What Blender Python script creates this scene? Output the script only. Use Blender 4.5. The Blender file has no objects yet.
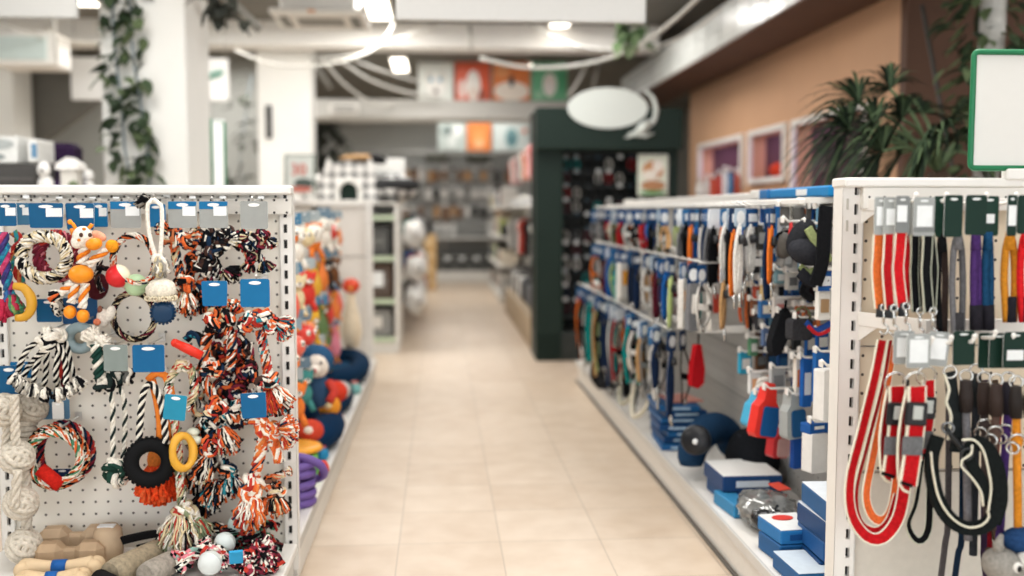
import bpy, math, random
from mathutils import Vector, Matrix
R = random.Random(11)
PI = math.pi
SC = bpy.context.scene
COL = SC.collection
V = Vector

# ------------------------------------------------------------------ camera
CAMZ = 1.25
TH = math.atan(0.076)
PS = math.atan(0.072 * math.cos(TH))
FW = V((math.sin(PS) * math.cos(TH), math.cos(PS) * math.cos(TH), -math.sin(TH)))
RT = V((math.cos(PS), -math.sin(PS), 0))
UP = RT.cross(FW)
def ray(u, v):
    return RT * ((u - 512) / 1000) + UP * ((288 - v) / 1000) + FW
def at(u, v, Y):                     # where the sight line through a photo point meets the upright plane y = Y
    d = ray(u, v); t = Y / d.y
    return V((0, 0, CAMZ)) + d * t
def atz(u, v, z):                    # ... meets the level plane z
    d = ray(u, v); t = (z - CAMZ) / d.z
    return V((0, 0, CAMZ)) + d * t

# ------------------------------------------------------------------ materials
def lin(h):
    h = h.lstrip('#'); o = []
    for i in (0, 2, 4):
        c = int(h[i:i + 2], 16) / 255
        o.append(c / 12.92 if c <= .04045 else ((c + .055) / 1.055) ** 2.4)
    return o + [1.0]
_M = {}
def mat(h, rough=.6, metal=0, var=.12, scale=40, bump=0, alpha=1, emit=0, coat=0, spec=.5):
    key = (h, rough, metal, var, scale, bump, alpha, emit, coat, spec)
    if key in _M: return _M[key]
    m = bpy.data.materials.new('surface_' + h.strip('#')); m.use_nodes = True
    nt = m.node_tree; b = nt.nodes['Principled BSDF']
    c = lin(h)
    b.inputs['Roughness'].default_value = rough; b.inputs['Metallic'].default_value = metal
    b.inputs['Specular IOR Level'].default_value = spec
    b.inputs['Base Color'].default_value = c
    if coat: b.inputs['Coat Weight'].default_value = coat
    if alpha < 1: b.inputs['Alpha'].default_value = alpha
    if emit:
        b.inputs['Emission Color'].default_value = c; b.inputs['Emission Strength'].default_value = emit
    if var or bump:
        tc = nt.nodes.new('ShaderNodeTexCoord'); nz = nt.nodes.new('ShaderNodeTexNoise')
        nz.inputs['Scale'].default_value = scale; nz.inputs['Detail'].default_value = 3
        nt.links.new(tc.outputs['Object'], nz.inputs['Vector'])
        if var:
            mr = nt.nodes.new('ShaderNodeMapRange')
            mr.inputs['From Min'].default_value = .3; mr.inputs['From Max'].default_value = .7
            mr.inputs['To Min'].default_value = 1 - var; mr.inputs['To Max'].default_value = 1 + var * .4
            hv = nt.nodes.new('ShaderNodeHueSaturation'); hv.inputs['Color'].default_value = c
            nt.links.new(nz.outputs['Fac'], mr.inputs['Value']); nt.links.new(mr.outputs['Result'], hv.inputs['Value'])
            nt.links.new(hv.outputs['Color'], b.inputs['Base Color'])
        if bump:
            bp = nt.nodes.new('ShaderNodeBump'); bp.inputs['Strength'].default_value = bump
            bp.inputs['Distance'].default_value = .002
            nt.links.new(nz.outputs['Fac'], bp.inputs['Height']); nt.links.new(bp.outputs['Normal'], b.inputs['Normal'])
    _M[key] = m
    return m
def cloth(h): return mat(h, .85, var=.25, scale=120, bump=.3, spec=.06)
def plastic(h): return mat(h, .35, var=.05, spec=.3)
def card_(h): return mat(h, .45, var=.05, spec=.14)
def metal(h='#c9c9c6'): return mat(h, .25, 1, var=0)
WHITE = '#e9e6e0'
def steel(): return mat('#e6e3dd', .42, var=.04, scale=6)
def hole_mat(h, pitch, rad, ax=(0, 2), dark='#2a2724', off=(0, 0), rough=.5):   # perforated sheet: round holes on a grid
    m = bpy.data.materials.new('perforated_sheet'); m.use_nodes = True
    nt = m.node_tree; b = nt.nodes['Principled BSDF']; N = nt.nodes.new; L = nt.links.new
    b.inputs['Roughness'].default_value = rough
    tc = N('ShaderNodeTexCoord'); sp = N('ShaderNodeSeparateXYZ'); L(tc.outputs['Object'], sp.inputs[0])
    sq = []
    for i, a in enumerate(ax):
        ad = N('ShaderNodeMath'); ad.operation = 'ADD'; ad.inputs[1].default_value = 50 * pitch + off[i]; L(sp.outputs[a], ad.inputs[0])
        di = N('ShaderNodeMath'); di.operation = 'DIVIDE'; di.inputs[1].default_value = pitch; L(ad.outputs[0], di.inputs[0])
        fr = N('ShaderNodeMath'); fr.operation = 'FRACT'; L(di.outputs[0], fr.inputs[0])
        su = N('ShaderNodeMath'); su.operation = 'SUBTRACT'; su.inputs[1].default_value = .5; L(fr.outputs[0], su.inputs[0])
        mu = N('ShaderNodeMath'); mu.operation = 'MULTIPLY'; L(su.outputs[0], mu.inputs[0]); L(su.outputs[0], mu.inputs[1]); sq.append(mu)
    ad = N('ShaderNodeMath'); L(sq[0].outputs[0], ad.inputs[0]); L(sq[1].outputs[0], ad.inputs[1])
    lt = N('ShaderNodeMath'); lt.operation = 'LESS_THAN'; lt.inputs[1].default_value = (rad / pitch) ** 2; L(ad.outputs[0], lt.inputs[0])
    mx = N('ShaderNodeMix'); mx.data_type = 'RGBA'; mx.inputs[6].default_value = lin(h); mx.inputs[7].default_value = lin(dark)
    L(lt.outputs[0], mx.inputs[0]); L(mx.outputs[2], b.inputs['Base Color'])
    return m

# ------------------------------------------------------------------ mesh builder
def resample(pts, step, closed=False):
    P = [V(p) for p in pts]; n = len(P); out = []
    rng = range(n if closed else n - 1)
    for i in rng:
        a = P[(i - 1) % n] if closed or i > 0 else P[0] * 2 - P[1]
        b, c = P[i], P[(i + 1) % n]
        d = P[(i + 2) % n] if closed or i + 2 < n else c * 2 - b
        k = max(1, int(round((c - b).length / step)))
        for j in range(k):
            t = j / k
            out.append(.5 * ((2 * b) + (c - a) * t + (2 * a - 5 * b + 4 * c - d) * t * t + (3 * b - a - 3 * c + d) * t ** 3))
    if not closed: out.append(P[-1].copy())
    return out
def frames(P, closed=False, ref=None):
    n = len(P); T = []
    for i in range(n):
        if closed: t = P[(i + 1) % n] - P[i - 1]
        else: t = P[min(i + 1, n - 1)] - P[max(i - 1, 0)]
        T.append(t.normalized() if t.length > 1e-9 else V((0, 0, 1)))
    r = ref or (V((0, 1, 0)) if abs(T[0].y) < .9 else V((1, 0, 0)))
    N = [(r - T[0] * r.dot(T[0])).normalized()]
    for i in range(1, n):
        q = N[-1] - T[i] * N[-1].dot(T[i])
        N.append(q.normalized() if q.length > 1e-6 else T[i].orthogonal().normalized())
    if closed:
        q = N[-1] - T[0] * N[-1].dot(T[0]); q.normalize()
        ang = math.atan2(q.cross(N[0]).dot(T[0]), q.dot(N[0]))
        for i in range(n):
            N[i] = Matrix.Rotation(ang * i / n, 3, T[i]) @ N[i]
    return T, N, [T[i].cross(N[i]) for i in range(n)]
def rot(x=0, y=0, z=0):
    return Matrix.Rotation(z, 3, 'Z') @ Matrix.Rotation(y, 3, 'Y') @ Matrix.Rotation(x, 3, 'X')
FQ = rot(.7, .5, .4)
class MB:
    def __init__(s): s.v, s.f, s.fm, s.fs, s.mats = [], [], [], [], []; s.O = V((0, 0, 0)); s.Q = Matrix.Identity(3)
    def tr(s, o=(0, 0, 0), q=None): s.O = V(o); s.Q = q or Matrix.Identity(3); return s
    def p(s, q): s.v.append(s.O + s.Q @ V(q)); return len(s.v) - 1
    def mi(s, m):
        if m not in s.mats: s.mats.append(m)
        return s.mats.index(m)
    def face(s, idx, m, sm=False): s.f.append(idx); s.fm.append(s.mi(m)); s.fs.append(sm)
    def box(s, c, sz, m, q=None, bev=0):
        c = V(c); h = V(sz) / 2; q = q or Matrix.Identity(3)
        bev = min(bev, min(h) * .9)
        if bev <= 0:
            I = [s.p(c + q @ V((x * h.x, y * h.y, z * h.z))) for x in (-1, 1) for y in (-1, 1) for z in (-1, 1)]
            for a in ((0, 1, 3, 2), (4, 6, 7, 5), (0, 4, 5, 1), (2, 3, 7, 6), (0, 2, 6, 4), (1, 5, 7, 3)): s.face([I[k] for k in a], m)
            return s
        I = {}
        for x in (-1, 1):
            for y in (-1, 1):
                for z in (-1, 1):
                    for a in range(3):
                        e = [h.x - bev, h.y - bev, h.z - bev]; e[a] = h[a]
                        I[x, y, z, a] = s.p(c + q @ V((x * e[0], y * e[1], z * e[2])))
        for a in range(3):
            b, d = (a + 1) % 3, (a + 2) % 3
            for sg in (-1, 1):
                idx = []
                for (p_, r_) in ((-1, -1), (1, -1), (1, 1), (-1, 1)):
                    k = [0, 0, 0]; k[a] = sg; k[b] = p_; k[d] = r_; idx.append(I[k[0], k[1], k[2], a])
                s.face(idx if sg > 0 else idx[::-1], m)
            for p_ in (-1, 1):
                for r_ in (-1, 1):
                    k0 = [0, 0, 0]; k0[b] = p_; k0[d] = r_; k0[a] = -1; k1 = list(k0); k1[a] = 1
                    idx = [I[(*k0, b)], I[(*k1, b)], I[(*k1, d)], I[(*k0, d)]]
                    s.face(idx if p_ * r_ < 0 else idx[::-1], m)
        for x in (-1, 1):
            for y in (-1, 1):
                for z in (-1, 1):
                    idx = [I[x, y, z, 0], I[x, y, z, 1], I[x, y, z, 2]]
                    s.face(idx if x * y * z > 0 else idx[::-1], m)
        return s
    def sweep(s, P, prof, m, closed=False, fr=None, sc=None, sm=True, cap=True):
        T, N, B = fr or frames(P, closed); n, k = len(P), len(prof); rows = []
        for i in range(n):
            w = sc[i] if sc else 1
            rows.append([s.p(P[i] + N[i] * (a * w) + B[i] * (b * w)) for a, b in prof])
        for i in range(n if closed else n - 1):
            r0, r1 = rows[i], rows[(i + 1) % n]
            for j in range(k):
                mm = m(j, i) if callable(m) else m
                s.face([r0[j], r0[(j + 1) % k], r1[(j + 1) % k], r1[j]], mm, sm)
        if cap and not closed:
            mm = m(0, 0) if callable(m) else m
            s.face(rows[0][::-1], mm); s.face(rows[-1], mm)
        return s
    def tube(s, pts, r, m, n=8, closed=False, step=None, sc=None):
        P = resample(pts, step, closed) if step else [V(p) for p in pts]
        prof = [(r * math.cos(2 * PI * j / n), r * math.sin(2 * PI * j / n)) for j in range(n)]
        if sc and callable(sc): sc = [sc(i / max(1, len(P) - 1)) for i in range(len(P))]
        return s.sweep(P, prof, m, closed, sc=sc)
    def rope(s, pts, r, cols, strands=3, pitch=None, closed=False, step=None, n=7, mottle=0):
        pitch = pitch or r * 6.5
        P = resample(pts, step or pitch / 9, closed)
        fr = frames(P, closed); L = sum((P[i + 1] - P[i]).length for i in range(len(P) - 1))
        tw = 2 * PI * (max(1, round(L / pitch)) / max(1, len(P) - (0 if closed else 1)))
        rs, ro = r * (.56 if strands == 3 else .48 if strands == 4 else .4), r * (.52 if strands < 5 else .64)
        prof = [(rs * math.cos(2 * PI * j / n), rs * math.sin(2 * PI * j / n)) for j in range(n)]
        for k in range(strands):
            Q = [P[i] + fr[1][i] * (ro * math.cos(2 * PI * k / strands + tw * i)) + fr[2][i] * (ro * math.sin(2 * PI * k / strands + tw * i)) for i in range(len(P))]
            c = cols[k % len(cols)]
            if isinstance(c, (list, tuple)):
                off = R.randrange(9)
                f = lambda j, i, c=c, off=off: c[((j + off) // 2 + (i // (3 + off % 3) if mottle else 0) * 2 + (R.random() < .3)) % len(c)]
                s.sweep(Q, prof, f, closed, fr=fr)
            else: s.sweep(Q, prof, c, closed, fr=fr)
        return s
    def knot(s, c, rad, cols, q=None, rr=.42):
        q = q or rot(R.uniform(0, 6), R.uniform(0, 6), R.uniform(0, 6)); P = []
        for i in range(26):
            t = 2 * PI * i / 26
            P.append(V(c) + q @ V((math.sin(t) + 2 * math.sin(2 * t), math.cos(t) - 2 * math.cos(2 * t), -1.3 * math.sin(3 * t))) * (rad * .25))
        return s.rope(P, rad * rr, cols, closed=True, step=rad * .22, mottle=1)
    def fist(s, c, rad, m1, m2=None, n=3):                          # monkey's-fist ball of three crossing bands
        rr = rad * .19
        for a in range(3):
            for k in range(n):
                o = (k - (n - 1) / 2) * rr * 1.9; q = math.sqrt(max(1e-6, (rad * .8) ** 2 - o * o)) * (1 + .06 * a); P = []
                for i in range(20):
                    t = 2 * PI * i / 20; e = [0, 0, 0]; e[a] = o; e[(a + 1) % 3] = q * math.cos(t); e[(a + 2) % 3] = q * math.sin(t) * 1.03
                    P.append(V(c) + FQ @ V(e))
                s.tube(P, rr, (m2 if m2 and (k + a) % 2 else m1), 7, closed=True)
        s.ell(c, (rad * .74,) * 3, m1, 10, 6)
        return s
    def tassel(s, p, d, L, spread, cols, n=60, r=.0022, droop=.4):
        p = V(p); d = V(d).normalized(); a = d.orthogonal().normalized(); b = d.cross(a)
        for i in range(n):
            t = R.uniform(0, 2 * PI); q = math.sqrt(R.random()); dirv = (a * math.cos(t) + b * math.sin(t)) * q
            l = L * R.uniform(.75, 1.05); P = []
            for j in range(5):
                f = j / 4
                P.append(p + dirv * (spread * (.25 + .75 * f ** .7) + 0.002 * R.uniform(-1, 1)) + d * (l * f * (1 - .3 * q * q)) + V((R.uniform(-1, 1), R.uniform(-1, 1), -droop * f)) * (.06 * L))
            s.tube(P, r * R.uniform(.8, 1.6), cols[R.randrange(len(cols))], 4)
        return s
    def ring(s, c, rad, r, m, axis=(0, 1, 0), n=20, k=8, sx=1, sz=1):
        a = V(axis).normalized(); x = a.orthogonal().normalized() if abs(a.y) < .99 else V((1, 0, 0)); z = x.cross(a)
        return s.tube([V(c) + x * (rad * sx * math.cos(2 * PI * i / n)) + z * (rad * sz * math.sin(2 * PI * i / n)) for i in range(n)], r, m, k, closed=True)
    def lathe(s, prof, m, n=20, o=(0, 0, 0), q=None, sm=True, cap=True):
        q = q or Matrix.Identity(3); rows = []
        for r_, z in prof: rows.append([s.p(V(o) + q @ V((r_ * math.cos(2 * PI * j / n), r_ * math.sin(2 * PI * j / n), z))) for j in range(n)])
        for i in range(len(prof) - 1):
            mm = m(i) if callable(m) else m
            for j in range(n): s.face([rows[i][j], rows[i][(j + 1) % n], rows[i + 1][(j + 1) % n], rows[i + 1][j]], mm, sm)
        for rw, k in ((rows[0][::-1], 0), (rows[-1], len(prof) - 2)) if cap else ():
            s.face(rw, m(k) if callable(m) else m)
        return s
    def ell(s, c, rad, m, nu=14, nv=9, q=None, f=None):
        q = q or Matrix.Identity(3); rows = []
        for i in range(1, nv):
            ph = PI * i / nv; row = []
            for j in range(nu):
                t = 2 * PI * j / nu; d = V((math.sin(ph) * math.cos(t), math.sin(ph) * math.sin(t), math.cos(ph)))
                k = f(d) if f else 1
                row.append(s.p(V(c) + q @ V((d.x * rad[0] * k, d.y * rad[1] * k, d.z * rad[2] * k))))
            rows.append(row)
        a = s.p(V(c) + q @ V((0, 0, rad[2]))); b = s.p(V(c) - q @ V((0, 0, rad[2])))
        g = (lambda i, j: m(i, j)) if callable(m) else (lambda i, j: m)
        for j in range(nu):
            s.face([a, rows[0][j], rows[0][(j + 1) % nu]], g(0, j), True)
            s.face([b, rows[-1][(j + 1) % nu], rows[-1][j]], g(nv - 1, j), True)
            for i in range(len(rows) - 1): s.face([rows[i][j], rows[i + 1][j], rows[i + 1][(j + 1) % nu], rows[i][(j + 1) % nu]], g(i + 1, j), True)
        return s
    def prism(s, poly, th, m, o=(0, 0, 0), q=None, side=None, back=None):   # outline in local XZ, thickness along +Y behind the face
        q = q or Matrix.Identity(3)
        A = [s.p(V(o) + q @ V((x, 0, z))) for x, z in poly]; B = [s.p(V(o) + q @ V((x, th, z))) for x, z in poly]; n = len(poly)
        s.face(A, m); s.face(B[::-1], back or side or m)
        for i in range(n): s.face([A[(i + 1) % n], A[i], B[i], B[(i + 1) % n]], side or m)
        return s
    def strap(s, pts, w, t, m, edge=None, tilt=.9, step=.012, closed=False, ew=.14):  # flat webbing; tilt 0 = edge to the aisle, pi/2 = face to the aisle
        P = resample(pts, step, closed); T, N0, B0 = frames(P, closed)
        N, B = [], []
        for i, tt in enumerate(T):
            y = V((0, 1, 0)); y = y - tt * y.dot(tt)
            y = y.normalized() if y.length > 1e-4 else N0[i]
            a = tilt(i / len(T)) if callable(tilt) else tilt
            nn = Matrix.Rotation(a, 3, tt) @ y
            N.append(nn); B.append(tt.cross(nn))
        h = w / 2; k = h * (1 - 2 * ew)
        prof = [(-h, -t / 2), (-k, -t / 2), (k, -t / 2), (h, -t / 2), (h, t / 2), (k, t / 2), (-k, t / 2), (-h, t / 2)]
        mm = m
        if edge: mm = lambda j, i: edge if j in (0, 2, 3, 4, 6, 7) else m
        return s.sweep(P, prof, mm, closed, fr=(T, N, B), sm=False)
    def build(s, name, parent=None, loc=None, smooth_all=False):
        me = bpy.data.meshes.new(name); o = bpy.data.objects.new(name, me); COL.objects.link(o)
        base = V((0, 0, 0))
        if parent is not None:
            base = V(parent['_w']); o.parent = parent
        if loc is not None:
            o.location = V(loc) - base if parent is not None else V(loc); base = V(loc)
        o['_w'] = tuple(base)
        me.from_pydata([v - base for v in s.v], [], s.f)
        for m in s.mats: me.materials.append(m)
        me.polygons.foreach_set('material_index', s.fm); me.polygons.foreach_set('use_smooth', [bool(x) for x in s.fs])
        me.update()
        return o

# ------------------------------------------------------------------ things
LABELS = {}
def tag(o, label, cat, group=None):
    o['label'] = label; o['category'] = cat
    if group: o['group'] = group
    LABELS.setdefault(label, []).append(o.name)
    return o
def thing(name, label, cat, loc, group=None):
    o = bpy.data.objects.new(name, None); COL.objects.link(o); o.empty_display_size = .05
    o.location = V(loc); o['_w'] = tuple(V(loc))
    return tag(o, label, cat, group)
def single(mb, name, label, cat, loc, group=None): return tag(mb.build(name, None, loc), label, cat, group)
def struct(mb, name, parent=None):
    o = mb.build(name, parent)
    if parent is None: o['kind'] = 'structure'
    return o
def copy_tree(o, parent=None):
    c = o.copy(); COL.objects.link(c)
    if parent is not None: c.parent = parent
    for ch in list(o.children): copy_tree(ch, c)
    return c
ORD = 'first second third fourth fifth sixth seventh eighth ninth tenth eleventh twelfth thirteenth fourteenth fifteenth sixteenth seventeenth eighteenth nineteenth twentieth'.split()
def nth(i):
    if i < 20: return ORD[i]
    return {2: 'twenty', 3: 'thirty', 4: 'forty', 5: 'fifty', 6: 'sixty'}[(i + 1) // 10] + ('-' + ORD[(i + 1) % 10 - 1] if (i + 1) % 10 else 'th')
def rrect(w, h, r, n=4):                # rounded rectangle hung from its top middle
    P = []
    for cx, cz, a in ((w / 2 - r, -r, 0), (-w / 2 + r, -r, PI / 2), (-w / 2 + r, -h + r, PI), (w / 2 - r, -h + r, 1.5 * PI)):
        for i in range(n + 1):
            t = a + PI / 2 * i / n; P.append((cx + r * math.cos(t), cz + r * math.sin(t)))
    return P
def ellipse(w, h, n=24, cz=0): return [(w / 2 * math.cos(2 * PI * i / n), cz + h / 2 * math.sin(2 * PI * i / n)) for i in range(n)]
# ================================================================== the room
def tile_floor():
    m = bpy.data.materials.new('floor_tiles'); m.use_nodes = True; nt = m.node_tree; b = nt.nodes['Principled BSDF']; N = nt.nodes.new; L = nt.links.new
    tc = N('ShaderNodeTexCoord'); sp = N('ShaderNodeSeparateXYZ'); L(tc.outputs['Object'], sp.inputs[0])
    def op(o, a, c=None, d=None):
        n = N('ShaderNodeMath'); n.operation = o
        for i, q in enumerate((a, c, d)):
            if q is None: continue
            if isinstance(q, (int, float)): n.inputs[i].default_value = q
            else: L(q, n.inputs[i])
        return n.outputs[0]
    ds, ids = [], []
    for a, off, pt in ((0, .161 + 40 * .382, .382), (1, -3.71 + 40 * .4, .4)):
        q = op('DIVIDE', op('ADD', sp.outputs[a], off), pt); f = op('FRACT', q); ids.append(op('FLOOR', q))
        ds.append(op('MULTIPLY', op('MINIMUM', f, op('SUBTRACT', 1, f)), pt))
    d = op('MINIMUM', ds[0], ds[1]); g = op('LESS_THAN', d, .0016)
    cb = N('ShaderNodeCombineXYZ'); L(ids[0], cb.inputs[0]); L(ids[1], cb.inputs[1])
    wn = N('ShaderNodeTexWhiteNoise'); wn.noise_dimensions = '2D'; L(cb.outputs[0], wn.inputs['Vector'])
    nz = N('ShaderNodeTexNoise'); nz.inputs['Scale'].default_value = 7; nz.inputs['Detail'].default_value = 6; L(tc.outputs['Object'], nz.inputs['Vector'])
    k = op('ADD', op('MULTIPLY', nz.outputs['Fac'], .8), op('MULTIPLY', wn.outputs['Value'], .2))
    cr = N('ShaderNodeValToRGB'); L(k, cr.inputs[0]); e = cr.color_ramp.elements
    e[0].position = .3; e[0].color = lin('#c3af99'); e[1].position = .75; e[1].color = lin('#d5c5b2')
    mx = N('ShaderNodeMix'); mx.data_type = 'RGBA'; L(g, mx.inputs[0]); L(cr.outputs[0], mx.inputs[6]); mx.inputs[7].default_value = lin('#a09180')
    L(mx.outputs[2], b.inputs['Base Color']); b.inputs['Roughness'].default_value = .38
    bp = N('ShaderNodeBump'); bp.inputs['Strength'].default_value = .3; bp.inputs['Distance'].default_value = .002; L(op('SUBTRACT', 1, g), bp.inputs['Height']); L(bp.outputs[0], b.inputs['Normal'])
    return m
def sbox(name, lo, hi, m, bev=0, parent=None):
    lo, hi = V(lo), V(hi)
    return struct(MB().box((lo + hi) / 2, hi - lo, m, bev=bev), name, parent)
wallgrey = mat('#a9aaa5', .8, var=.06, scale=1.5)
palewall = mat('#c4c4bf', .8, var=.05, scale=2)
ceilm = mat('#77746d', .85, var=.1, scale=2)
beamw = mat('#f3f1ec', .6, var=.05, scale=3)
sbox('floor', (-7, -4, -.1), (7.5, 19, 0), tile_floor())
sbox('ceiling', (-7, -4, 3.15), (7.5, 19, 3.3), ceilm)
sbox('wall_back', (-7, 18.6, 0), (7.5, 18.8, 3.15), wallgrey)
sbox('wall_left', (-7.2, -4, 0), (-7, 18.8, 3.15), wallgrey)
sbox('wall_partition', (-7, 13, 0), (-1.75, 13.15, 3.15), wallgrey)
sbox('wall_right', (7.5, -4, 0), (7.7, 18.8, 3.15), wallgrey)
pa, pb = at(103, 150, 6.5), at(188, 150, 6.5)
sbox('pillar_1', (pa.x, 6.5, 0), (pb.x, 7.15, 3.15), mat('#ecebe6', .7, var=.03, scale=3), .01)
pa, pb = at(258, 150, 10.6), at(312, 150, 10.6)
sbox('pillar_2', (pa.x, 10.6, 0), (pb.x, 10.95, 3.15), mat('#eae9e4', .7, var=.03, scale=3), .01)
pa, pb = at(-40, 150, 10.9), at(15, 150, 10.9)
sbox('pillar_3', (pa.x, 10.9, 0), (pb.x, 11.4, 3.15), mat('#d9d8d2', .7, var=.03, scale=3), .01)
sbox('trim_1', (-7, 10.25, 2.9), (2.25, 10.58, 3.15), beamw, .01)                  # ceiling beam
sbox('trim_2', (-7, 5.6, 2.98), (7, 5.85, 3.15), beamw, .01)
b = MB(); Y = 11.5                                                                # underside of a stair flight
poly = [at(u, v, Y) for u, v in ((14, 40), (150, 40), (150, 62), (36, 145), (14, 145))]
b.prism([(p.x, p.z) for p in poly], .2, mat('#65635d', .85, var=.08, scale=2), o=(0, Y, 0)); struct(b, 'trim_3')
# brown room with three display windows cut into its aisle wall (x = 2.8)
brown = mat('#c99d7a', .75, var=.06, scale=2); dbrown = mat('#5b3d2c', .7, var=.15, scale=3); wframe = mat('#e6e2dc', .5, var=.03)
wins = [(9.15, 10.6, 1.52, 1.92), (8.0, 8.86, 1.545, 1.92), (6.45, 7.75, 1.28, 1.92)]
b = MB(); X = 2.8
ys = [5.99]; 
for y0, y1, z0, z1 in sorted(wins): ys += [y0, y1]
ys.append(11.15)
for i in range(len(ys) - 1):
    w = next((q for q in wins if abs(q[0] - ys[i]) < 1e-6 and abs(q[1] - ys[i + 1]) < 1e-6), None)
    for z0, z1 in (((0, w[2]), (w[3], 3.15)) if w else ((0, 3.15),)):
        b.box((X + .06, (ys[i] + ys[i + 1]) / 2, (z0 + z1) / 2), (.12, ys[i + 1] - ys[i], z1 - z0), brown)
struct(b, 'wall_brown')
sbox('wall_dark', (2.795, 5.9, 0), (7.5, 5.985, 3.15), dbrown)  # shade of this face put into a darker brown than the aisle wall
sbox('wall_room_end', (2.925, 11.03, 0), (7.5, 11.15, 3.15), brown)
b = MB(); b.box((2.5375, 7.6, 2.765), (.475, 10.2, .32), mat('#d8dad6', .25, var=.08, scale=2)); b.box((2.55, 7.6, 2.595), (.5, 10.2, .02), dbrown)
struct(b, 'trim_4')                                                               # service duct with brown soffit
b = MB()
for k in range(26): b.box((2.297, 2.6 + k * .4, 2.765), (.006, .02, .32), mat('#c2c5c2', .3, var=0))
for z in (2.63, 2.765, 2.9): b.box((2.298, 7.6, z), (.004, 10.2, .012), mat('#c2c5c2', .3, var=0))
struct(b, 'trim_5')
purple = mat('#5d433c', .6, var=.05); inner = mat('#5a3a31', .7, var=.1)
for i, (y0, y1, z0, z1) in enumerate(wins):
    b = MB(); t = .05
    for c, s in ((((y0 + y1) / 2, z0 - t / 2), (y1 - y0 + 2 * t, t)), (((y0 + y1) / 2, z1 + t / 2), (y1 - y0 + 2 * t, t)), ((y0 - t / 2, (z0 + z1) / 2), (t, z1 - z0)), ((y1 + t / 2, (z0 + z1) / 2), (t, z1 - z0))):
        b.box((X - .012, c[0], c[1]), (.05, s[0], s[1]), wframe, bev=.006)
    w = struct(b, 'window_%d' % (i + 1))
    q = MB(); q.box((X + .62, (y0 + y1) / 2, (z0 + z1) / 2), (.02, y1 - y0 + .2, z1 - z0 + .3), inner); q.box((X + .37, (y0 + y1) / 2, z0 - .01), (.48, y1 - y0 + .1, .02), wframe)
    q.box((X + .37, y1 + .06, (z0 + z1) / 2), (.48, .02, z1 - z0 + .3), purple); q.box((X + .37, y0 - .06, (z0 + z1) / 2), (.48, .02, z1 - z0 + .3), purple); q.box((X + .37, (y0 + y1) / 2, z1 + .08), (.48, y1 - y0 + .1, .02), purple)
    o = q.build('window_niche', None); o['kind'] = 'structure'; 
    l = bpy.data.lights.new('niche_light', 'AREA'); l.shape = 'RECTANGLE'; l.size = .3; l.size_y = (y1 - y0) * .9; l.energy = 2.4 * (y1 - y0); l.color = (.8, .5, 1)
    lo = bpy.data.objects.new('niche_light', l); COL.objects.link(lo); lo.location = (X + .4, (y0 + y1) / 2, z1 + .05)
# ------------------------------------------------------------------ ceiling fittings
def lamp(x, y, z, sx, sy, label):
    t = thing('ceiling_light', label, 'light', (x, y, z), 'linear ceiling lights')
    MB().box((x, y, z - .02), (sx + .04, sy + .04, .04), steel(), bev=.008).build('housing', t)
    MB().box((x, y, z - .043), (sx, sy, .008), mat('#fff6e6', .5, var=0, emit=3.2)).build('diffuser', t)
lamp(-.555, 9.35, 3.15, .2, 1.1, 'long bright ceiling light in front of the white cross beam')
lamp(-.5, 12.95, 3.15, .18, 1.1, 'bright ceiling light behind the white cross beam')
lamp(-3.15, 9.15, 3.15, .22, .6, 'bright ceiling light above the ivy pillar')
lamp(1.2, 10.02, 3.15, .17, .3, 'small square ceiling light above the hanging white board end')
lamp(1.16, 12.9, 3.15, .15, .3, 'small square ceiling light above the green poster')
def area(x, y, z, sx, sy, e, col=(1, .97, .93)):
    l = bpy.data.lights.new('shop_and_fill_light', 'AREA'); l.shape = 'RECTANGLE'; l.size = sx; l.size_y = sy; l.energy = e; l.color = col
    o = bpy.data.objects.new('shop_and_fill_light', l); COL.objects.link(o); o.location = (x, y, z); return o
for x, y, e, sx, sy in ((-.2, .6, 28, 1.2, 1.8), (-.3, 3.0, 24, 1.2, 1.6), (.4, 7.0, 32, 1.2, 1.8), (-.3, 11.6, 13, 1.5, .8), (.2, 14.6, 44, 1.6, 1.4), (.3, 16.9, 16, 2, 1), (-3.6, 2.5, 40, 1.2, 2), (-2.9, 7.6, 22, .8, 1), (-1.75, 4.7, 26, .8, 1), (-.55, 9.3, 20, .4, 1.1), (-2.0, 8.9, 22, .7, .7), (1.55, 2.7, 34, 1, 1.8), (4.5, 3.2, 26, 1, 1.8), (-3.6, 16, 22, 1, 1), (1.4, 9.2, 20, .8, .8), (-2.5, 11.9, 26, .8, .6), (-5.2, 9.2, 16, .8, .8)):  # unseen lamps, several added to brighten pillars and partition; one backs a visible fixture
    area(x, y, 3.08, sx, sy, e)
W = bpy.data.worlds.new('World'); SC.world = W; W.use_nodes = True
W.node_tree.nodes['Background'].inputs[0].default_value = (.93, .97, 1, 1); W.node_tree.nodes['Background'].inputs[1].default_value = 1.75
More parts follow.
